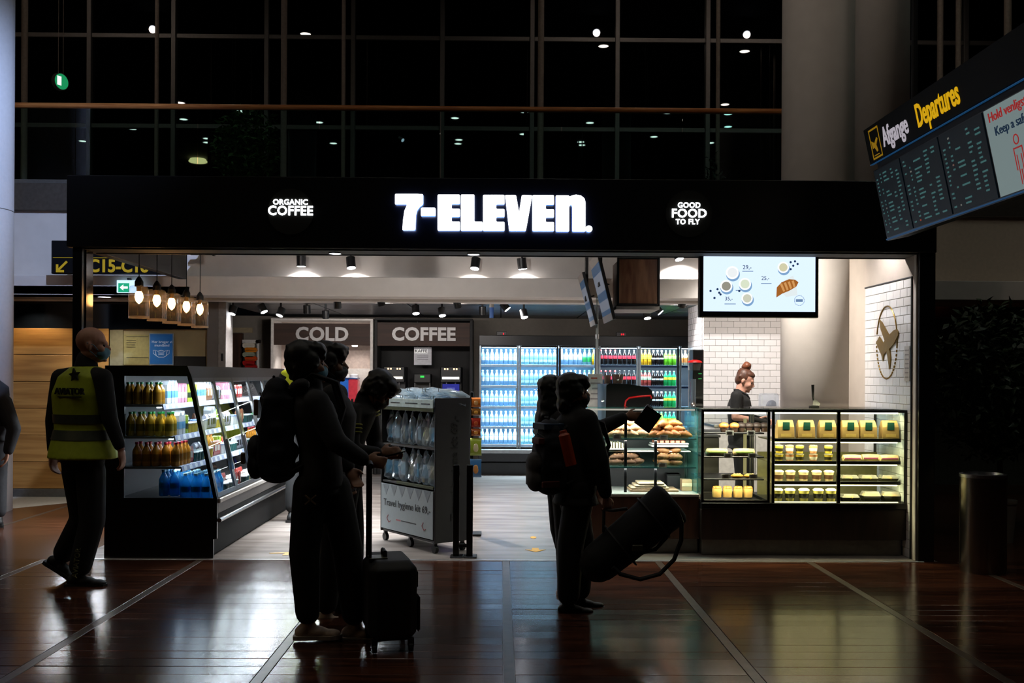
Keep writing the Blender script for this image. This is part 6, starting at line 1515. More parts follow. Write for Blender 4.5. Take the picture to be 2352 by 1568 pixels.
def head_parts(hc, Rh, s, mb, ears=True):
    P = lambda x, y, z: hc + Rh @ V(x * s, y * s, z * s)
    def e(c, r): mb.ball(P(*c), tuple(q * s for q in r), Rh, 16, 12)
    e((-.012, 0, .03), (.098, .077, .092)); e((.028, 0, -.025), (.066, .062, .085)); e((.045, 0, -.085), (.042, .044, .033)); e((.0, 0, -.06), (.07, .06, .05))
    e((.082, 0, .022), (.016, .05, .012)); e((.093, 0, -.066), (.012, .024, .011)); e((.086, 0, -.098), (.016, .022, .016))
    mb.limb([P(.092, 0, .01), P(.112, 0, -.022), P(.104, 0, -.034)], [.009 * s, .014 * s, .012 * s], 10)
    for y in (-1, 1):
        e((.062, .042 * y, -.03), (.03, .02, .03))
        if ears: e((-.008, .077 * y, -.012), (.018, .012, .032))
    return P
def shoe(t, ank, yaw, pitch, s, m, ms, up=0):
    """foot from ankle centre; yaw in the person frame, pitch>0 lifts the heel"""
    R = Matrix.Rotation(yaw, 3, 'Z') @ Matrix.Rotation(pitch, 3, 'Y')
    b = MB()
    for c, r in (((-.03, 0, -.045), (.05, .038, .045)), ((.05, 0, -.05), (.07, .043, .036)), ((.13, 0, -.06), (.06, .046, .026)), ((0, 0, -.01), (.045, .038, .05))): b.ball(ank + R @ (V(*c) * s), tuple(q * s for q in r), R, 14, 9)
    o = remesh(b, 'shoe', m, t, .009, 3)
    so = MB()
    prof = [(-.085, -.03), (-.06, -.042), (.05, -.04), (.13, -.05), (.18, -.035), (.196, 0), (.18, .035), (.13, .05), (.05, .04), (-.06, .042), (-.085, .03)]
    so.prism(prof, lambda u, v, d: ank + R @ (V(u, v, d) * s), -.088, -.064); so.build('sole', ms, o)
    return o
def figure(name, label, loc, rz, H, J=None, head=(0, 0), skin=SKIN, top=BLK, topb=.022, hem=.86, low=BLK, legr=(.095, .078, .07), shoes=(SHOEK, SOLEK), feet=None, hair=None, hairm=HAIRK, mask=None, hands=None, sleeve=1.0, tufts=12, topname='jacket', collar=True, vox=.0085, chestw=1.0, torso_hem=(.0, .0), eyes=True, sleeves_to='w'):
    s = H / 1.75
    t = thing(name, label, 'person', loc, rz)
    j = dict(pel=V(0, 0, .95), wai=V(0, 0, 1.1), che=V(0, 0, 1.29), nec=V(-.005, 0, 1.46), hed=V(.02, 0, 1.625),
             Ls=V(0, .178, 1.415), Le=V(-.03, .225, 1.13), Lw=V(.05, .225, .89), Rs=V(0, -.178, 1.415), Re=V(-.03, -.225, 1.13), Rw=V(.05, -.225, .89),
             Lh=V(0, .092, .93), Lk=V(.02, .1, .5), La=V(-.02, .1, .088), Rh=V(0, -.092, .93), Rk=V(.02, -.1, .5), Ra=V(-.02, -.1, .088))
    for k, v in (J or {}).items(): j[k] = Vector(v)
    for k in j: j[k] = j[k] * s
    hy, hp = head; Rh = Matrix.Rotation(hy, 3, 'Z') @ Matrix.Rotation(hp, 3, 'Y')
    # body, one continuous skin
    b = MB()
    def tors(mb, add, z0=None, extra=()):
        secs = [(j['pel'] - V(0, 0, .06 * s), .088 + add, (.145 + add)), (j['pel'], .1 + add, .152 + add), (j['wai'], .092 + add, .132 + add), (j['che'], .108 + add, (.152 + add) * chestw), (j['che'] * .45 + j['nec'] * .55 - V(0, 0, .01 * s), .092 + add, (.155 + add * .8) * chestw), (j['nec'] - V(0, 0, .012 * s), .058 + add * .5, .075 + add * .5)]
        mb.eloft([(c, rx * s, ry * s) for c, rx, ry in (list(extra) + secs)], 20)
    tors(b, 0)
    P = head_parts(j['hed'], Rh, s, b)
    b.limb([j['nec'] - V(0, 0, .03 * s), j['nec'] * .4 + P(-.02, 0, -.06) * .6, P(-.015, 0, -.03)], [.06 * s, .052 * s, .052 * s])
    for S, sd in (('L', 1), ('R', -1)):
        b.limb([j['nec'] * .4 + j[S + 's'] * .6 - V(0, 0, .02), j[S + 's'], j[S + 'e'], j[S + 'w']], [.05 * s, .052 * s, .039 * s, .027 * s])
        d, th, cu = (hands or {}).get(S, ((j[S + 'w'] - j[S + 'e']), (1, 0, .2), .35))
        hand(b, j[S + 'w'], d, th, sd, cu, s)
        b.limb([j[S + 'h'], j[S + 'k'], j[S + 'a']], [.078 * s, .052 * s, .036 * s])
        b.ball(j[S + 'a'] + V(.04, 0, -.045) * s, (.07 * s, .03 * s, .025 * s))
    body = remesh(b, 'body', skin, t, vox, 3)
    if eyes:
        for y in (-1, 1): MB().ball(P(.079, .031 * y, -.002), .0105 * s, None, 10, 7).build('eye', EYE, body, smooth='all')
        if mask is None: MB().ball(P(.100, 0, -.066), (.007 * s, .023 * s, .006 * s), Rh, 10, 6).build('mouth', LIPS, body, smooth='all')
    # top
    b = MB(); hz = j['pel'] - V(0, 0, (.95 - hem) * s)
    tors(b, topb, extra=[(hz + V(*torso_hem, 0), .1 + topb * 1.5, .158 + topb * 1.3)] if hem < .88 else [])
    for S in 'LR':
        w_ = j[S + 'w'] if sleeves_to == 'w' else j[S + 's'] * .42 + j[S + 'e'] * .58
        if sleeves_to == 'w': b.limb([j['nec'] * .4 + j[S + 's'] * .6 - V(0, 0, .02), j[S + 's'], j[S + 'e'], j[S + 'e'] * .12 + w_ * .88], [.065 * s * sleeve, .073 * s * sleeve, .058 * s * sleeve, .044 * s * sleeve])
        else: b.limb([j['nec'] * .4 + j[S + 's'] * .6 - V(0, 0, .02), j[S + 's'], w_], [.062 * s, .069 * s, .062 * s])
    if collar: b.limb([j['nec'] + V(.0, 0, -.01) * s, j['nec'] + V(.005, 0, .035) * s], [.078 * s, .07 * s])
    jk = remesh(b, topname, top, t, .012, 4)
    # trousers
    b = MB(); b.eloft([(j['pel'] - V(0, 0, .10 * s), .1 * s, .155 * s), (j['pel'], .112 * s, .166 * s), (j['pel'] + V(0, 0, .08 * s), .104 * s, .15 * s)], 20)
    for S in 'LR':
        ce = j[S + 'a'] * .84 + j[S + 'k'] * .16
        b.limb([j[S + 'h'] - V(0, 0, .02), j[S + 'h'] * .5 + j[S + 'k'] * .5, j[S + 'k'], ce], [legr[0] * s, (legr[0] * .55 + legr[1] * .45) * s, legr[1] * s, legr[2] * s])
    remesh(b, 'trousers', low, t, .012, 4)
    for S in 'LR':
        fy, fp = (feet or {}).get(S, (0, 0)); shoe(t, j[S + 'a'], fy, fp, s, *shoes)
    if hair:
        b = MB()
        hr = random.Random(len(name) + int(H * 1000))
        for c, r in hair:
            b.ball(P(*c), tuple(q * s for q in r), Rh, 14, 10)
            for _ in range(tufts):
                v = V(hr.gauss(0, 1), hr.gauss(0, 1), hr.gauss(0, 1)).normalized()
                if v.x > .55 and c[2] < .06: continue
                b.ball(P(c[0] + v.x * r[0] * .93, c[1] + v.y * r[1] * .93, c[2] + v.z * r[2] * .93), (.017 * s, .016 * s, .018 * s), Rh, 8, 6)
        remesh(b, 'hair', hairm, t, .008, 2)
    if mask:
        b = MB(); b.ball(P(.062, 0, -.055), (.052 * s, .062 * s, .052 * s), Rh); b.ball(P(.095, 0, -.045), (.026 * s, .034 * s, .036 * s), Rh)
        mo = remesh(b, 'face_mask', mask, t, .008, 2)
        for y in (-1, 1): MB().tube([P(.05, .062 * y, -.035), P(.02, .075 * y, .0), P(-.02, .083 * y, .012), P(-.015, .08 * y, -.03), P(.045, .06 * y, -.08)], .003, 5).build('ear_loop', mask, mo)
    return t, j, P, jk
SHORT = [((-.03, 0, .055), (.096, .088, .09)), ((-.05, 0, -.0), (.07, .082, .075)), ((.03, 0, .095), (.075, .075, .045)), ((.075, 0, .075), (.028, .06, .03)), ((-.01, .07, .03), (.06, .022, .05)), ((-.01, -.07, .03), (.06, .022, .05))]
MOP = [((-.03, 0, .06), (.105, .096, .095)), ((-.05, 0, .0), (.08, .09, .085)), ((.04, 0, .09), (.08, .082, .05)), ((.08, 0, .06), (.034, .07, .035)), ((-.0, .075, .02), (.065, .028, .06)), ((-.0, -.075, .02), (.065, .028, .06)), ((-.06, .0, -.06), (.045, .07, .04))]
LONG = MOP + [((-.07, 0, -.09), (.06, .09, .09)), ((-.08, 0, -.19), (.06, .1, .1)), ((-.085, 0, -.28), (.055, .095, .09)), ((-.02, .075, -.08), (.05, .035, .1)), ((-.02, -.075, -.08), (.05, .035, .1))]
def loc_of(px, Y): return (AX(px, Y, 1300), Y, 0)
def wl(rz):     # world offset (dx, dy, z) -> person frame
    R = Matrix.Rotation(-rz, 3, 'Z'); return lambda dx, dy, z: R @ V(dx, dy, z)

# --- man in the yellow vest
rz = math.radians(70); W = wl(rz); Y = 7.27; k = Y / FPX
def off(px, py, root, Y, H): return (px - root) * Y / FPX, (CAMH - (py - 862) * Y / FPX)
def J_(W, root, Y, H):
    s = H / 1.75
    def f(px, py, dy=0.0):
        q = at(px, py, Y + dy); return W(q.x - AX(root, Y, 1300), dy, q.z) / s
    return f
H = 1.86; f = J_(W, 185, Y, H)
VM, j, P, jk = figure('person', 'bald man in yellow reflective vest and light blue mask, seen from behind', loc_of(185, Y), rz, H,
    dict(pel=f(190, 1048), wai=f(192, 985), che=f(188, 905), nec=f(198, 838), hed=f(212, 792), Rs=f(236, 868, -.1), Re=f(252, 962, -.14), Rw=f(277, 1030, -.14), Ls=f(140, 868, .1), Le=f(122, 965, .12), Lw=f(122, 1040, .12),
         Rh=f(208, 1075, -.06), Rk=f(212, 1195, -.08), Ra=f(180, 1318, -.1), Lh=f(176, 1075, .07), Lk=f(190, 1190, .1), La=f(140, 1282, .12)),
    head=(math.radians(-58), .05), top=BLK, topb=.016, hem=.9, low=BLK, legr=(.1, .085, .075), shoes=(SHOEK, SOLEK), feet={'R': (-rz, 0.0), 'L': (-rz, .55)}, mask=MASKB, sleeve=.92, hands={'R': (V(.2, -.05, -1), (1, .2, .3), .35), 'L': (V(0, 0, -1), (1, 0, .2), .4)}, collar=True)
s = H / 1.75
b = MB()
secs = [(j['pel'] - V(.02, .02, .01), .20 * s, .25 * s), (j['pel'] + V(-.01, -.01, .08), .18 * s, .235 * s), (j['wai'], .155 * s, .21 * s), (j['che'], .155 * s, .222 * s), (j['che'] * .4 + j['nec'] * .6, .13 * s, .195 * s), (j['nec'] - V(0, 0, .01), .085 * s, .1 * s)]
b.eloft(secs, 24)
vest = remesh(b, 'reflective_vest', HIVIS, VM, .013, 4)
def band(z0, z1, c0, c1, rx0, ry0, rx1, ry1, m, nm, par, g=.006):
    n = 32; rings = []
    for c, rx, ry in ((c0, rx0 + g, ry0 + g), (c1, rx1 + g, ry1 + g)): rings.append([c + V(rx * math.cos(2 * PI * i / n), ry * math.sin(2 * PI * i / n), 0) for i in range(n)])
    bb = MB(); bb.add([p for r in rings for p in r], [(i, (i + 1) % n, n + (i + 1) % n, n + i) for i in range(n)]); return bb.build(nm, m, par, smooth='all')
def lerp_sec(z):
    for a, c in zip(secs, secs[1:]):
        if a[0].z <= z <= c[0].z:
            t = (z - a[0].z) / (c[0].z - a[0].z); return a[0].lerp(c[0], t), a[1] + (c[1] - a[1]) * t, a[2] + (c[2] - a[2]) * t
for pz0, pz1 in ((1012, 990), (975, 955)):
    z0, z1 = AZ(pz0, Y), AZ(pz1, Y); A, B_ = lerp_sec(z0), lerp_sec(z1)
    band(z0, z1, A[0], B_[0], A[1], A[2], B_[1], B_[2], REFL, 'reflective_band', vest, .004)
# star and lettering on the back (-x side of the vest)
cs = lerp_sec(AZ(866, Y)); bx = cs[0].x - cs[1] * .985 - .012
PRT = mat('vest_print', '#14180a', .7)
yc = -.035
pts = []
for i in range(10):
    r = .05 if i % 2 == 0 else .022; a = PI / 2 + i * PI / 5 + .15; pts.append((r * math.cos(a), r * math.sin(a)))
zz = AZ(866, Y)
MB().prism(pts, lambda u, v, d: V(bx - d + abs(u) * .06, yc + cs[0].y - u, zz + v), -.01, .006).build('star_print', PRT, vest)
zz2 = AZ(903, Y); c2 = lerp_sec(zz2); bx2 = c2[0].x - c2[1] * .985 - .004
BACK = Matrix.Rotation(-PI / 2, 4, 'Z') @ STAND
MB().box(bx2 - .006, bx2 + .01, yc + c2[0].y - .1, yc + c2[0].y + .1, zz2 - .042, zz2 - .034).build('print_line', PRT, vest)
for txt, sz, dz in (('AVIATOR', .062, 0),):
    q = text_mb(txt, sz, .012, sz * .03); q.xf(Matrix.Translation(V(bx2, yc + c2[0].y, zz2 + dz)) @ BACK); q.build('lettering', PRT, vest, fix=False)
# trouser lettering
q = text_mb('AVIATOR', .05, .012); q.xf(Matrix.Translation(j['Ra'] * .75 + j['Rk'] * .25 + W(0, -.09, 0)) @ Matrix.Rotation(-rz, 4, 'Z') @ STAND @ Matrix.Rotation(PI / 2 - .12, 4, 'Z')); q.build('lettering', mat('trouser_print', '#6a6a48', .7), VM, fix=False)

# --- man with backpack and suitcase
rz = math.radians(14); W = wl(rz); Y = 5.79; H = 1.72; f = J_(W, 735, Y, H)
G1, j, P, jk = figure('person', 'man in charcoal hoodie with backpack holding a suitcase handle', loc_of(735, Y), rz, H,
    dict(pel=f(738, 1095), wai=f(735, 1030), che=f(722, 955), nec=f(712, 893), hed=f(706, 838), Rs=f(728, 925, -.16), Re=f(772, 1015, -.2), Rw=f(838, 1058, -.14), Ls=f(722, 925, .16), Le=f(770, 1020, .2), Lw=f(800, 1075, .16),
         Rh=f(712, 1112, -.06), Rk=f(700, 1270, -.08), Ra=f(708, 1432, -.1), Lh=f(768, 1112, .05), Lk=f(798, 1262, .0), La=f(815, 1436, -.03)),
    head=(math.radians(8), -.08), top=CHAR, topb=.03, hem=.88, low=BLK, legr=(.1, .092, .072), shoes=(SHOEW, SOLE), feet={'R': (-rz * .5, 0), 'L': (-rz * .5, .05)}, hair=MOP, mask=MASKB, skin=SKIND, sleeve=1.08, hands={'R': (W(1, .1, -.12), W(0, .1, 1), .65)})
b = MB(); q = j['nec']
for a in range(-3, 4): b.ball(q + V(-.05 - .03 * math.cos(a * .5), .035 * a, -.01 + .012 * abs(a)), (.05, .05, .038))
remesh(b, 'hood', CHAR, G1, .012, 4)
pk = MAT_X = mat('stitch_pale', '#8a7a60', .7)
p_ = f(712, 1148, -.2) * (H / 1.75)
for sg in (-1, 1): MB().box(-.04, .04, -.004, .004, -.004, .004, Matrix.Rotation(-rz, 3, 'Z') @ Matrix.Rotation(sg * .7, 3, 'Y'), p_ + W(0, .012, 0)).build('stitched_cross', MAT_X, G1)
def backpack(label, px, py, Y, rz, w_, d_, h, m, pocket_m, accents, strap_pts=None, bottle=None):
    """origin at the pack centre base; +x towards the wearer's back"""
    p = at(px, py, Y); o = thing('backpack', label, 'backpack', (p.x, Y, p.z), rz)
    b = MB()
    for z, dd, ww in ((.06, .9, .92), (.16, 1.0, 1), (.3, .95, 1), (h - .1, .78, .95), (h - .05, .6, .85)): b.ball((0, 0, z), (d_ * dd, w_ * ww, .085))
    b.loft([[V(-d_ * dd, -w_ * .8, z), V(d_ * .7, -w_ * .9, z), V(d_ * .7, w_ * .9, z), V(-d_ * dd, w_ * .8, z)] for z, dd in ((.02, .75), (.15, .92), (h - .08, .6))])
    body = remesh(b, 'pack_body', m, o, .011, 5)
    b = MB()
    for z in (.08, .18): b.ball((-d_ * .92, 0, z), (.05, w_ * .75, .08))
    remesh(b, 'front_pocket', pocket_m, o, .011, 4)
    MB().tube([(-.02, -.03, h - .005), (-.02, -.03, h + .035), (-.02, .03, h + .035), (-.02, .03, h - .005)], .008, 6).build('grab_loop', BLK, o)
    for s_ in (-1, 1):
        MB().tube([(d_ * .5, s_ * .09, h - .04), (d_ + .06, s_ * .12, h + .05), (d_ + .2, s_ * .14, h + .0), (d_ + .24, s_ * .15, h - .14), (d_ + .16, s_ * .17, .16), (d_ * .6, s_ * .13, .05)], .016, 6).build('shoulder_strap', BLK, o, smooth=60)
    for c, sz, am, nm in accents: MB().bbox(c[0] - sz[0], c[0] + sz[0], c[1] - sz[1], c[1] + sz[1], c[2] - sz[2], c[2] + sz[2], .004).build(nm, am, o)
    MB().tube([(-d_ * .55, -w_ * .75, h - .1), (-d_ * .75, 0, h - .06), (-d_ * .55, w_ * .75, h - .1)], .005, 5).build('zip', DGREY, o)
    return o
backpack('dark navy backpack with small pale patches worn by the suitcase man', 636, 1100, Y, rz, .15, .13, .56, NVY, mat('pocket_dark', '#15171d', .8), [((-.12, -.1, .42), (.012, .03, .045), mat('patch_pink', '#7a5a4c', .6), 'patch'), ((-.19, -.06, .13), (.012, .045, .03), mat('patch_tan', '#6a5840', .6), 'patch')])
# suitcase
p = at(893, 1475, 5.62)
sc_ = thing('suitcase', 'small black cabin suitcase standing on wheels', 'suitcase', (p.x, 5.62, 0), math.radians(14))
b = MB(); b.bbox(-.135, .135, -.2, .2, .06, .50, .045)
cs_ = remesh(b, 'shell', mat('suitcase_black', '#0a0a0c', .6, noise=.2, scale=60), sc_, .01, 5)
MB().bbox(.135, .155, -.15, .15, .1, .3, .012).build('front_pocket', BLK, sc_)
MB().bbox(.125, .142, -.15, .15, .34, .44, .01).build('front_pocket', BLK, sc_)
for x in (-.1, .1):
    for y in (-.16, .16):
        c_ = MB().cyl((x - .012, y, .026), (x + .012, y, .026), .026, seg=12).build('wheel', SHOEK, sc_); MB().box(x - .016, x + .016, y - .015, y + .015, .03, .075).build('wheel_fork', DGREY, c_)
hz = AZ(1068, 5.62)
for y in (-.07, .07): MB().cyl((-.115, y, .48), (-.115, y, hz), .009, seg=8).build('handle_tube', mat('handle_tube_bronze', '#1c1812', .4, .6), sc_)
MB().tube([(-.115, -.085, hz), (-.11, 0, hz + .012), (-.115, .085, hz)], .016, 8).build('handle_grip', SHOEK, sc_, smooth=60)
MB().tube([(-.03, -.05, .5), (-.03, -.05, .53), (-.03, .05, .53), (-.03, .05, .5)], .012, 6).build('carry_handle', SHOEK, sc_, smooth=60)
MB().bbox(-.12, -.02, -.09, .02, .50, .506, .002).build('tag_plate', mat('tag_olive', '#4a4a38', .4), sc_)

# --- second man close behind
rz = math.radians(5); W = wl(rz); Y = 6.3; H = 1.72; f = J_(W, 768, Y, H)
G2, j, P, jk = figure('person', 'second man in dark coat and grey mask behind the suitcase man', loc_of(768, Y), rz, H,
    dict(hed=f(757, 836), nec=f(755, 886), La=f(785, 1410, .1), Ra=f(748, 1410, -.05), Lk=f(785, 1255, .1), Rk=f(765, 1255, -.05)), head=(math.radians(-4), 0), top=mat('coat_dark', '#1b1b1f', .85, noise=.2), topb=.03, hem=.8, low=BLK, shoes=(SHOEW, SOLE), hair=MOP, mask=MASKG, skin=SKIND)

# --- man leaning towards the kit stand
rz = math.radians(12); W = wl(rz); Y = 6.85; H = 1.7; f = J_(W, 800, Y, H)
G3, j, P, jk = figure('person', 'bent man in black jacket with yellow sleeve stripes reading his phone', loc_of(800, Y), rz, H,
    dict(pel=f(795, 1070), wai=f(800, 1015), che=f(815, 968), nec=f(838, 925), hed=f(868, 898), Rs=f(806, 950, -.17), Re=f(806, 1035, -.2), Rw=f(872, 1040, -.12), Ls=f(845, 945, .16), Le=f(862, 1025, .18), Lw=f(885, 1045, .02), Ra=f(770, 1368, -.05), La=f(812, 1368, .1), Rk=f(785, 1220, -.05), Lk=f(812, 1220, .1)),
    head=(math.radians(-10), .75), top=BLK, topb=.026, hem=.88, low=BLK, shoes=(SHOEK, SOLE), hair=MOP, mask=MASKK, skin=SKIND, hands={'R': (W(1, .15, .1), W(0, .2, 1), .45), 'L': (W(1, -.2, .1), W(0, -.2, 1), .4)})
YST = mat('yellow_stripe', '#8f9018', .6)
a_, b__ = j['Rs'], j['Re']
for t_ in (.30, .40, .50):
    c = a_.lerp(b__, t_); ax = (b__ - a_).normalized(); r = .079 - .016 * t_
    u = ax.orthogonal().normalized(); w_ = ax.cross(u)
    MB().tube([c + (u * math.cos(q * PI / 8) + w_ * math.sin(q * PI / 8)) * r for q in range(16)], .005, 5, True).build('sleeve_stripe', YST, G3)
a_, b__ = j['Ls'], j['Le']
for t_ in (.05, .14):
    c = a_.lerp(b__, t_); ax = (b__ - a_).normalized(); u = ax.orthogonal().normalized(); w_ = ax.cross(u)
    MB().tube([c + (u * math.cos(q * PI / 8) + w_ * math.sin(q * PI / 8)) * .08 for q in range(16)], .005, 5, True).build('sleeve_stripe', YST, G3)
p = at(905, 1042, Y - .1)
ph = thing('smartphone', 'dark smartphone in the hands of the bent man', 'phone', p, rz)
Rp = Matrix.Rotation(-.25, 3, 'Y')
MB().box(-.075, .075, -.037, .037, -.005, .004, Rp).build('case', FRAME, ph); MB().box(-.07, .07, -.034, .034, .004, .005, Rp).build('screen', mat('phone_glass', '#101418', .1), ph)

# --- two women on the right
rz = math.radians(20); W = wl(rz); Y = 6.46; H = 1.555; f = J_(W, 1322, Y, H)
G5, j, P, jk = figure('person', 'woman in long black coat and mask carrying a big duffel bag', loc_of(1322, Y), rz, H,
    dict(pel=f(1322, 1110), wai=f(1322, 1050), che=f(1325, 985), nec=f(1322, 940), hed=f(1318, 902), Rs=f(1348, 965, -.13), Re=f(1378, 1055, -.17), Rw=f(1392, 1140, -.14), Ls=f(1312, 965, .14), Le=f(1345, 1060, .18), Lw=f(1370, 1120, .15), Ra=f(1305, 1385, -.05), La=f(1330, 1372, .1), Rk=f(1310, 1250, -.05), Lk=f(1335, 1245, .1)),
    head=(math.radians(-12), -.02), top=BLK, topb=.045, hem=.80, low=BLK, legr=(.115, .1, .085), shoes=(SHOEK, SOLEK), hair=MOP + [((-.07, 0, -.08), (.06, .085, .08))], mask=MASKK, sleeve=1.15, skin=SKIN, hands={'R': (V(.15, 0, -1), (1, 0, .1), .8)}, feet={'R': (-rz * .8, 0), 'L': (-rz * .8, 0)})
BLU = mat('pack_blue', '#12304c', .7, noise=.15); 
bp = backpack('blue and black backpack with orange bottle on the woman in the coat', 1262, 1128, Y - .05, rz, .14, .11, .44, NVY, mat('pocket_grey', '#3a3836', .8), [((-.01, 0, .42), (.07, .1, .02), BLU, 'lid_panel'), ((-.1, -.05, .33), (.02, .06, .02), mat('trim_red', '#5a1c16', .7), 'trim'), ((-.05, -.142, .06), (.06, .01, .02), mat('trim_red'), 'trim'), ((-.1, .03, .12), (.03, .06, .08), mat('panel_grey', '#4a4744', .7), 'side_panel')])
p0, p1 = at(1312, 1068, Y - .24), at(1293, 988, Y - .24)
ob = thing('water_flask', 'orange bottle in the side pocket of the blue backpack', 'bottle', p0)
ax = p1 - p0; ORG = mat('flask_orange', '#a83c14', .4)
MB().cyl((0, 0, 0), ax * .86, .036, .036, 18).cyl(ax * .86, ax * .93, .036, .022, 18).build('flask_body', ORG, ob, smooth=40)
MB().cyl(ax * .93, ax, .024, .022, 14).build('flask_cap', ORG, ob, smooth=40)
# duffel
a_, e_ = at(1378, 1290, 6.28), at(1548, 1150, 6.28)
mid = (a_ + e_) / 2
df = thing('duffel_bag', 'large black duffel bag hanging at a slant from her hand', 'bag', mid)
dv = (e_ - a_) / 2
b = MB()
b.cyl(-dv * 1.08, dv * .92, .125, .15, 24); b.cyl(dv * .92, dv * 1.0, .15, .115, 24); b.cyl(-dv * 1.16, -dv * 1.08, .1, .125, 24)
b.limb([-dv * .9, -dv * 1.05], [.13, .12], 18)
shell = remesh(b, 'bag_body', BLK, df, .012, 2)
u = dv.normalized(); nn = V(0, -1, 0); up = u.cross(nn).normalized(); up = up if up.z > 0 else -up
for t_ in (-.45, .45):
    c = dv * t_; MB().tube([c + (up * math.cos(q * PI / 12) + nn * math.sin(q * PI / 12)) * .154 for q in range(24)], .008, 5, True).build('girth_strap', mat('webbing', '#141416', .7), df)
hp = at(1398, 1172, 6.3) - mid
MB().tube([-dv * .55 + up * .13, hp + V(-.03, 0, 0), hp + V(.03, 0, 0), dv * .15 + up * .15], .011, 7).build('carry_handle', mat('webbing'), df, smooth=60)
MB().bbox(-.05, .02, -.155, -.14, -.1, -.06, .005).build('name_tag', mat('olive_tag', '#3a3820', .6), df)
def path(pts, Y): return [at(a, b_, Y) - mid for a, b_ in pts]
MB().tube(path([(1435, 1262), (1470, 1270), (1505, 1262), (1530, 1235), (1548, 1205), (1552, 1178)], 6.2), .013, 6).build('shoulder_strap', mat('webbing'), df, smooth=60)
MB().tube(path([(1408, 1302), (1425, 1318), (1470, 1330), (1515, 1318), (1548, 1285), (1565, 1240), (1566, 1200), (1556, 1172)], 6.15), .015, 6).build('shoulder_strap', mat('webbing'), df, smooth=60)

rz = math.radians(8); W = wl(rz); Y = 6.92; H = 1.57; f = J_(W, 1285, Y, H)
G6, j, P, jk = figure('person', 'long-haired woman reaching forward with a black folder', loc_of(1285, Y), rz, H,
    dict(hed=f(1272, 905), nec=f(1275, 945), Rs=f(1295, 962, -.13), Re=f(1375, 985, -.15), Rw=f(1436, 957, -.15), Ls=f(1290, 962, .15), La=f(1320, 1348, .12), Ra=f(1300, 1348, .0)),
    head=(math.radians(10), .05), top=mat('coat_dark'), topb=.035, hem=.8, low=BLK, shoes=(SHOEW, SOLE), hair=LONG, mask=MASKK, skin=SKIND, sleeve=1.1, hands={'R': (W(1, 0, .05), W(0, .1, 1), .45)})
c = at(1488, 962, Y - .15)
fo = thing('black_folder', 'black folder held out over the bread display', 'folder', c)
Rf = Matrix.Rotation(.62, 3, 'Y')
MB().box(-.062, .062, -.012, .012, -.075, .075, Rf).build('cover', FRAME, fo); MB().box(-.058, -.02, -.0125, .006, .06, .082, Rf).build('paper_edge', mat('paper_white', '#d0d4e0', .6), fo)
MB().box(-.062, .062, -.014, -.012, -.07, .07, Rf).build('flap', MBLACK, fo)

# --- barista
rz = math.radians(-14); W = wl(rz); Y = 10.2; H = 1.63; f = J_(W, 1700, Y, H)
BA, j, P, jk = figure('person', 'barista with auburn hair bun in black polo looking down at her work', loc_of(1700, Y), rz, H,
    dict(pel=f(1698, 1010), wai=f(1698, 978), che=f(1698, 935), nec=f(1700, 902), hed=f(1711, 873), Rs=f(1692, 910, -.17), Re=f(1688, 958, -.2), Rw=f(1738, 965, -.16), Ls=f(1700, 910, .17), Le=f(1702, 958, .22), Lw=f(1745, 962, .18)),
    head=(math.radians(-6), .42), top=BLK, topb=.026, hem=.86, topname='polo_shirt', low=BLK, collar=False, tufts=3, hair=[((-.026, 0, .045), (.09, .083, .088)), ((-.05, 0, -.01), (.06, .076, .07)), ((.018, 0, .078), (.066, .07, .042)), ((-.02, .062, .03), (.05, .022, .045)), ((-.02, -.062, .03), (.05, .022, .045))], hairm=HAIRB, skin=mat('skin_rosy', '#c4917f', .5, noise=.06), sleeves_to='e', hands={'R': (W(1, .1, -.25), W(0, .3, 1), .4), 'L': (W(1, -.1, -.25), W(0, -.3, 1), .4)}, chestw=1.05)
b = MB(); c = P(-.05, 0, .148)
for i in range(9): b.ball(c + V(random.uniform(-.018, .018), random.uniform(-.018, .018), random.uniform(-.018, .018)), .034)
remesh(b, 'hair_bun', mat('hair_copper', '#6a3820', .5, noise=.4, scale=60), BA, .008, 1)
for S in 'LR':
    b = MB(); d = (W(1, .1 if S == 'R' else -.1, -.25)).normalized()
    wq = j[S + 'w']; b.limb([wq - d * .05, wq, wq + d * .06, wq + d * .13], [.034, .032, .036, .022]); remesh(b, 'glove', FRAME, BA, .009, 2)
b = MB()
for s_ in (-1, 1): b.tube([j['nec'] + V(-.06, .02 * s_, .03), j['nec'] + V(-.02, .07 * s_, .03), j['nec'] + V(.07, .05 * s_, -.02), j['nec'] + V(.095, .01 * s_, -.06)], [.011, .012, .011, .008], 8)
b.build('polo_collar', BLK, BA, smooth=60)
MB().prism([(-.13, .55), (.13, .55), (.12, 1.0), (-.12, 1.0)], lambda u, v, d: V(.14 + d, u, v * H / 1.75), 0, .006).build('apron', FRAME, BA)

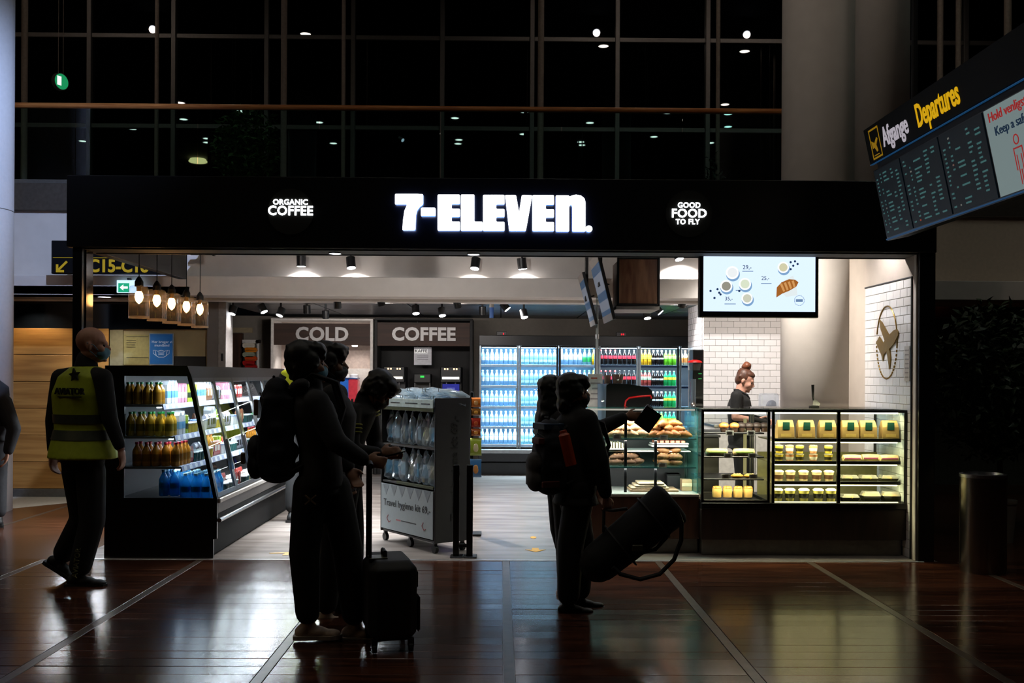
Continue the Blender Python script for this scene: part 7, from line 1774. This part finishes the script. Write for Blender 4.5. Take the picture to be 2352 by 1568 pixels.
# --- person at the left edge, and the neon shoulder behind the suitcase man
rz = math.radians(120); W = wl(rz); Y = 9.85; H = 1.76; f = J_(W, -30, Y, H)
figure('person', 'dark clothed person cut off by the left edge of the picture', loc_of(-30, Y), rz, H, dict(Rs=f(8, 925, 0), Re=f(32, 985, -.05), Rw=f(18, 1040, -.1)), top=mat('coat_grey_dark', '#222226', .85, noise=.2), topb=.04, hem=.84, low=CHAR, shoes=(SHOEK, SOLEK), hair=SHORT, sleeve=1.15)
rz = math.radians(80); Y = 10.3; H = 1.84
N9, j, P, jk = figure('person', 'person in neon yellow vest mostly hidden behind the suitcase man', loc_of(694, Y), rz, H, dict(hed=(.0, -.02, 1.60)), top=BLK, hem=.88, hair=SHORT)
s = H / 1.75; b = MB()
b.eloft([(j['pel'], .15 * s, .21 * s), (j['wai'], .14 * s, .19 * s), (j['che'], .148 * s, .2 * s), (j['che'] * .4 + j['nec'] * .6, .125 * s, .19 * s), (j['nec'] + V(0, 0, .02), .085 * s, .105 * s)], 24)
for y in (-.15, .15): b.ball((0, y * s, 1.45 * s), (.085, .085, .05))
remesh(b, 'neon_vest', mat('neon_fabric', '#c8d820', .6, noise=.06), N9, .013, 3)

# ================================================================== RIGHT SIDE: BIN, TREES
p = at(2257, 1300, 7.8)
o = thing('steel_cylinder', 'tall brushed steel cylinder beside the shop post', 'bin', (p.x, 7.8, 0))
R_ = .172
MB().lathe([(R_ * .97, 0), (R_ * .97, .02), (R_, .022), (R_, .74)], 40).build('shell', mat('brushed_cylinder', '#8d8578', .24, 1.0, noise=.12, scale=50, stretch=(1, 1, .02)), o, smooth=40)
MB().lathe([(R_ * 1.015, .74), (R_ * 1.015, .765), (R_ * .86, .77), (R_ * .84, .745)], 40).build('rim', STEEL, o, smooth=40)
MB().lathe([(0, .70), (R_ * .85, .70)], 40).build('inner_lid', MBLACK, o)
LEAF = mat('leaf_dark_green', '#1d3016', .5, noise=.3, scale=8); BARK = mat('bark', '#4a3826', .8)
def tree(name, label, base, z_lo, z_hi, rx, n, leaf_s, pot_r, pot_h, pot_m, seed, trunk_dx=0.0, leaf=None):
    rnd = random.Random(seed); o = thing(name, label, 'potted plant', base)
    MB().lathe([(pot_r * .75, 0), (pot_r, pot_h), (pot_r * 1.04, pot_h), (pot_r * 1.04, pot_h + .03), (pot_r * .9, pot_h + .03)], 24).build('pot', pot_m, o, smooth=40)
    MB().lathe([(0, pot_h * .95), (pot_r * .92, pot_h * .95)], 24).build('soil', mat('soil', '#1c1610', .9), o)
    zc = (z_lo + z_hi) / 2; rzv = (z_hi - z_lo) / 2
    tb = MB().tube([(0, 0, pot_h * .9), (.02 + trunk_dx * .4, .01, zc * .6), (trunk_dx, 0, zc + rzv * .5)], [.03, .024, .008], 8); tb.build('trunk', BARK, o, smooth=60)
    for k in range(9):
        a = rnd.uniform(0, 2 * PI); zz = rnd.uniform(z_lo + .1, zc + rzv * .4)
        MB().tube([(trunk_dx * .7, 0, zz - .15), (trunk_dx + rx * .45 * math.cos(a), rx * .45 * math.sin(a), zz + .05), (trunk_dx + rx * .8 * math.cos(a), rx * .8 * math.sin(a), zz + .16)], [.011, .008, .003], 5).build('branch', BARK, o)
    lb = MB()
    for k in range(n):
        while True:
            v = V(rnd.uniform(-1, 1), rnd.uniform(-1, 1), rnd.uniform(-1, 1))
            if .15 < v.length < 1: break
        c = V(trunk_dx + v.x * rx, v.y * rx, zc + v.z * rzv)
        R = Euler((rnd.uniform(-1, 1), rnd.uniform(-.9, .9), rnd.uniform(0, 6.28))).to_matrix()
        L = leaf_s * rnd.uniform(.7, 1.3)
        lb.add([c + R @ V(*q) for q in ((0, 0, 0), (L * .45, L * .2, .004), (L, 0, -L * .12), (L * .45, -L * .2, .004), (L * .5, 0, L * .05))], [(0, 4, 1), (1, 4, 2), (0, 3, 4), (3, 2, 4)])
    f_ = lb.build('foliage', leaf or LEAF, o, fix=False); f_['kind'] = 'stuff'
    return o
p = at(2300, 1200, 9.2)
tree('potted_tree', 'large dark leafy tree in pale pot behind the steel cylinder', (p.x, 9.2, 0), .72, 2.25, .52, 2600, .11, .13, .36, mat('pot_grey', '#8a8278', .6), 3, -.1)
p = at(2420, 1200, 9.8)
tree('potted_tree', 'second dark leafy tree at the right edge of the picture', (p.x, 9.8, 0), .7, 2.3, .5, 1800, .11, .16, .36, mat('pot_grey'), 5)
p = at(572, 300, 16.0)
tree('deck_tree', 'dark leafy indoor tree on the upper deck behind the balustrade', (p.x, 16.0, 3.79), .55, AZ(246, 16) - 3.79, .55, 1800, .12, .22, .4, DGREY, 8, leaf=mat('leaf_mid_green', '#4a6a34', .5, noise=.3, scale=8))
p = at(1637, 385, 16.0)
tree('deck_plant', 'small green plant in red pot on the upper deck', (p.x, 16.0, 3.79), .28, AZ(350, 16) - 3.79, .14, 160, .1, .12, .22, mat('pot_red', '#5a201a', .6), 9)
o = thing('red_wall_lamp', 'small glowing red lamp on the wall right of the shop post', 'lamp', at(2166, 684, 12.9))
MB().lathe([(.0, -.04), (.05, -.03), (.06, .02), (.03, .05)], 16).build('shade', emit('red_lamp', '#d85030', .5), o, smooth=50); MB().bbox(-.012, .012, 0, .05, -.01, .01, .002).build('bracket', FRAME, o)

bpy.data.scenes.remove(TMP)
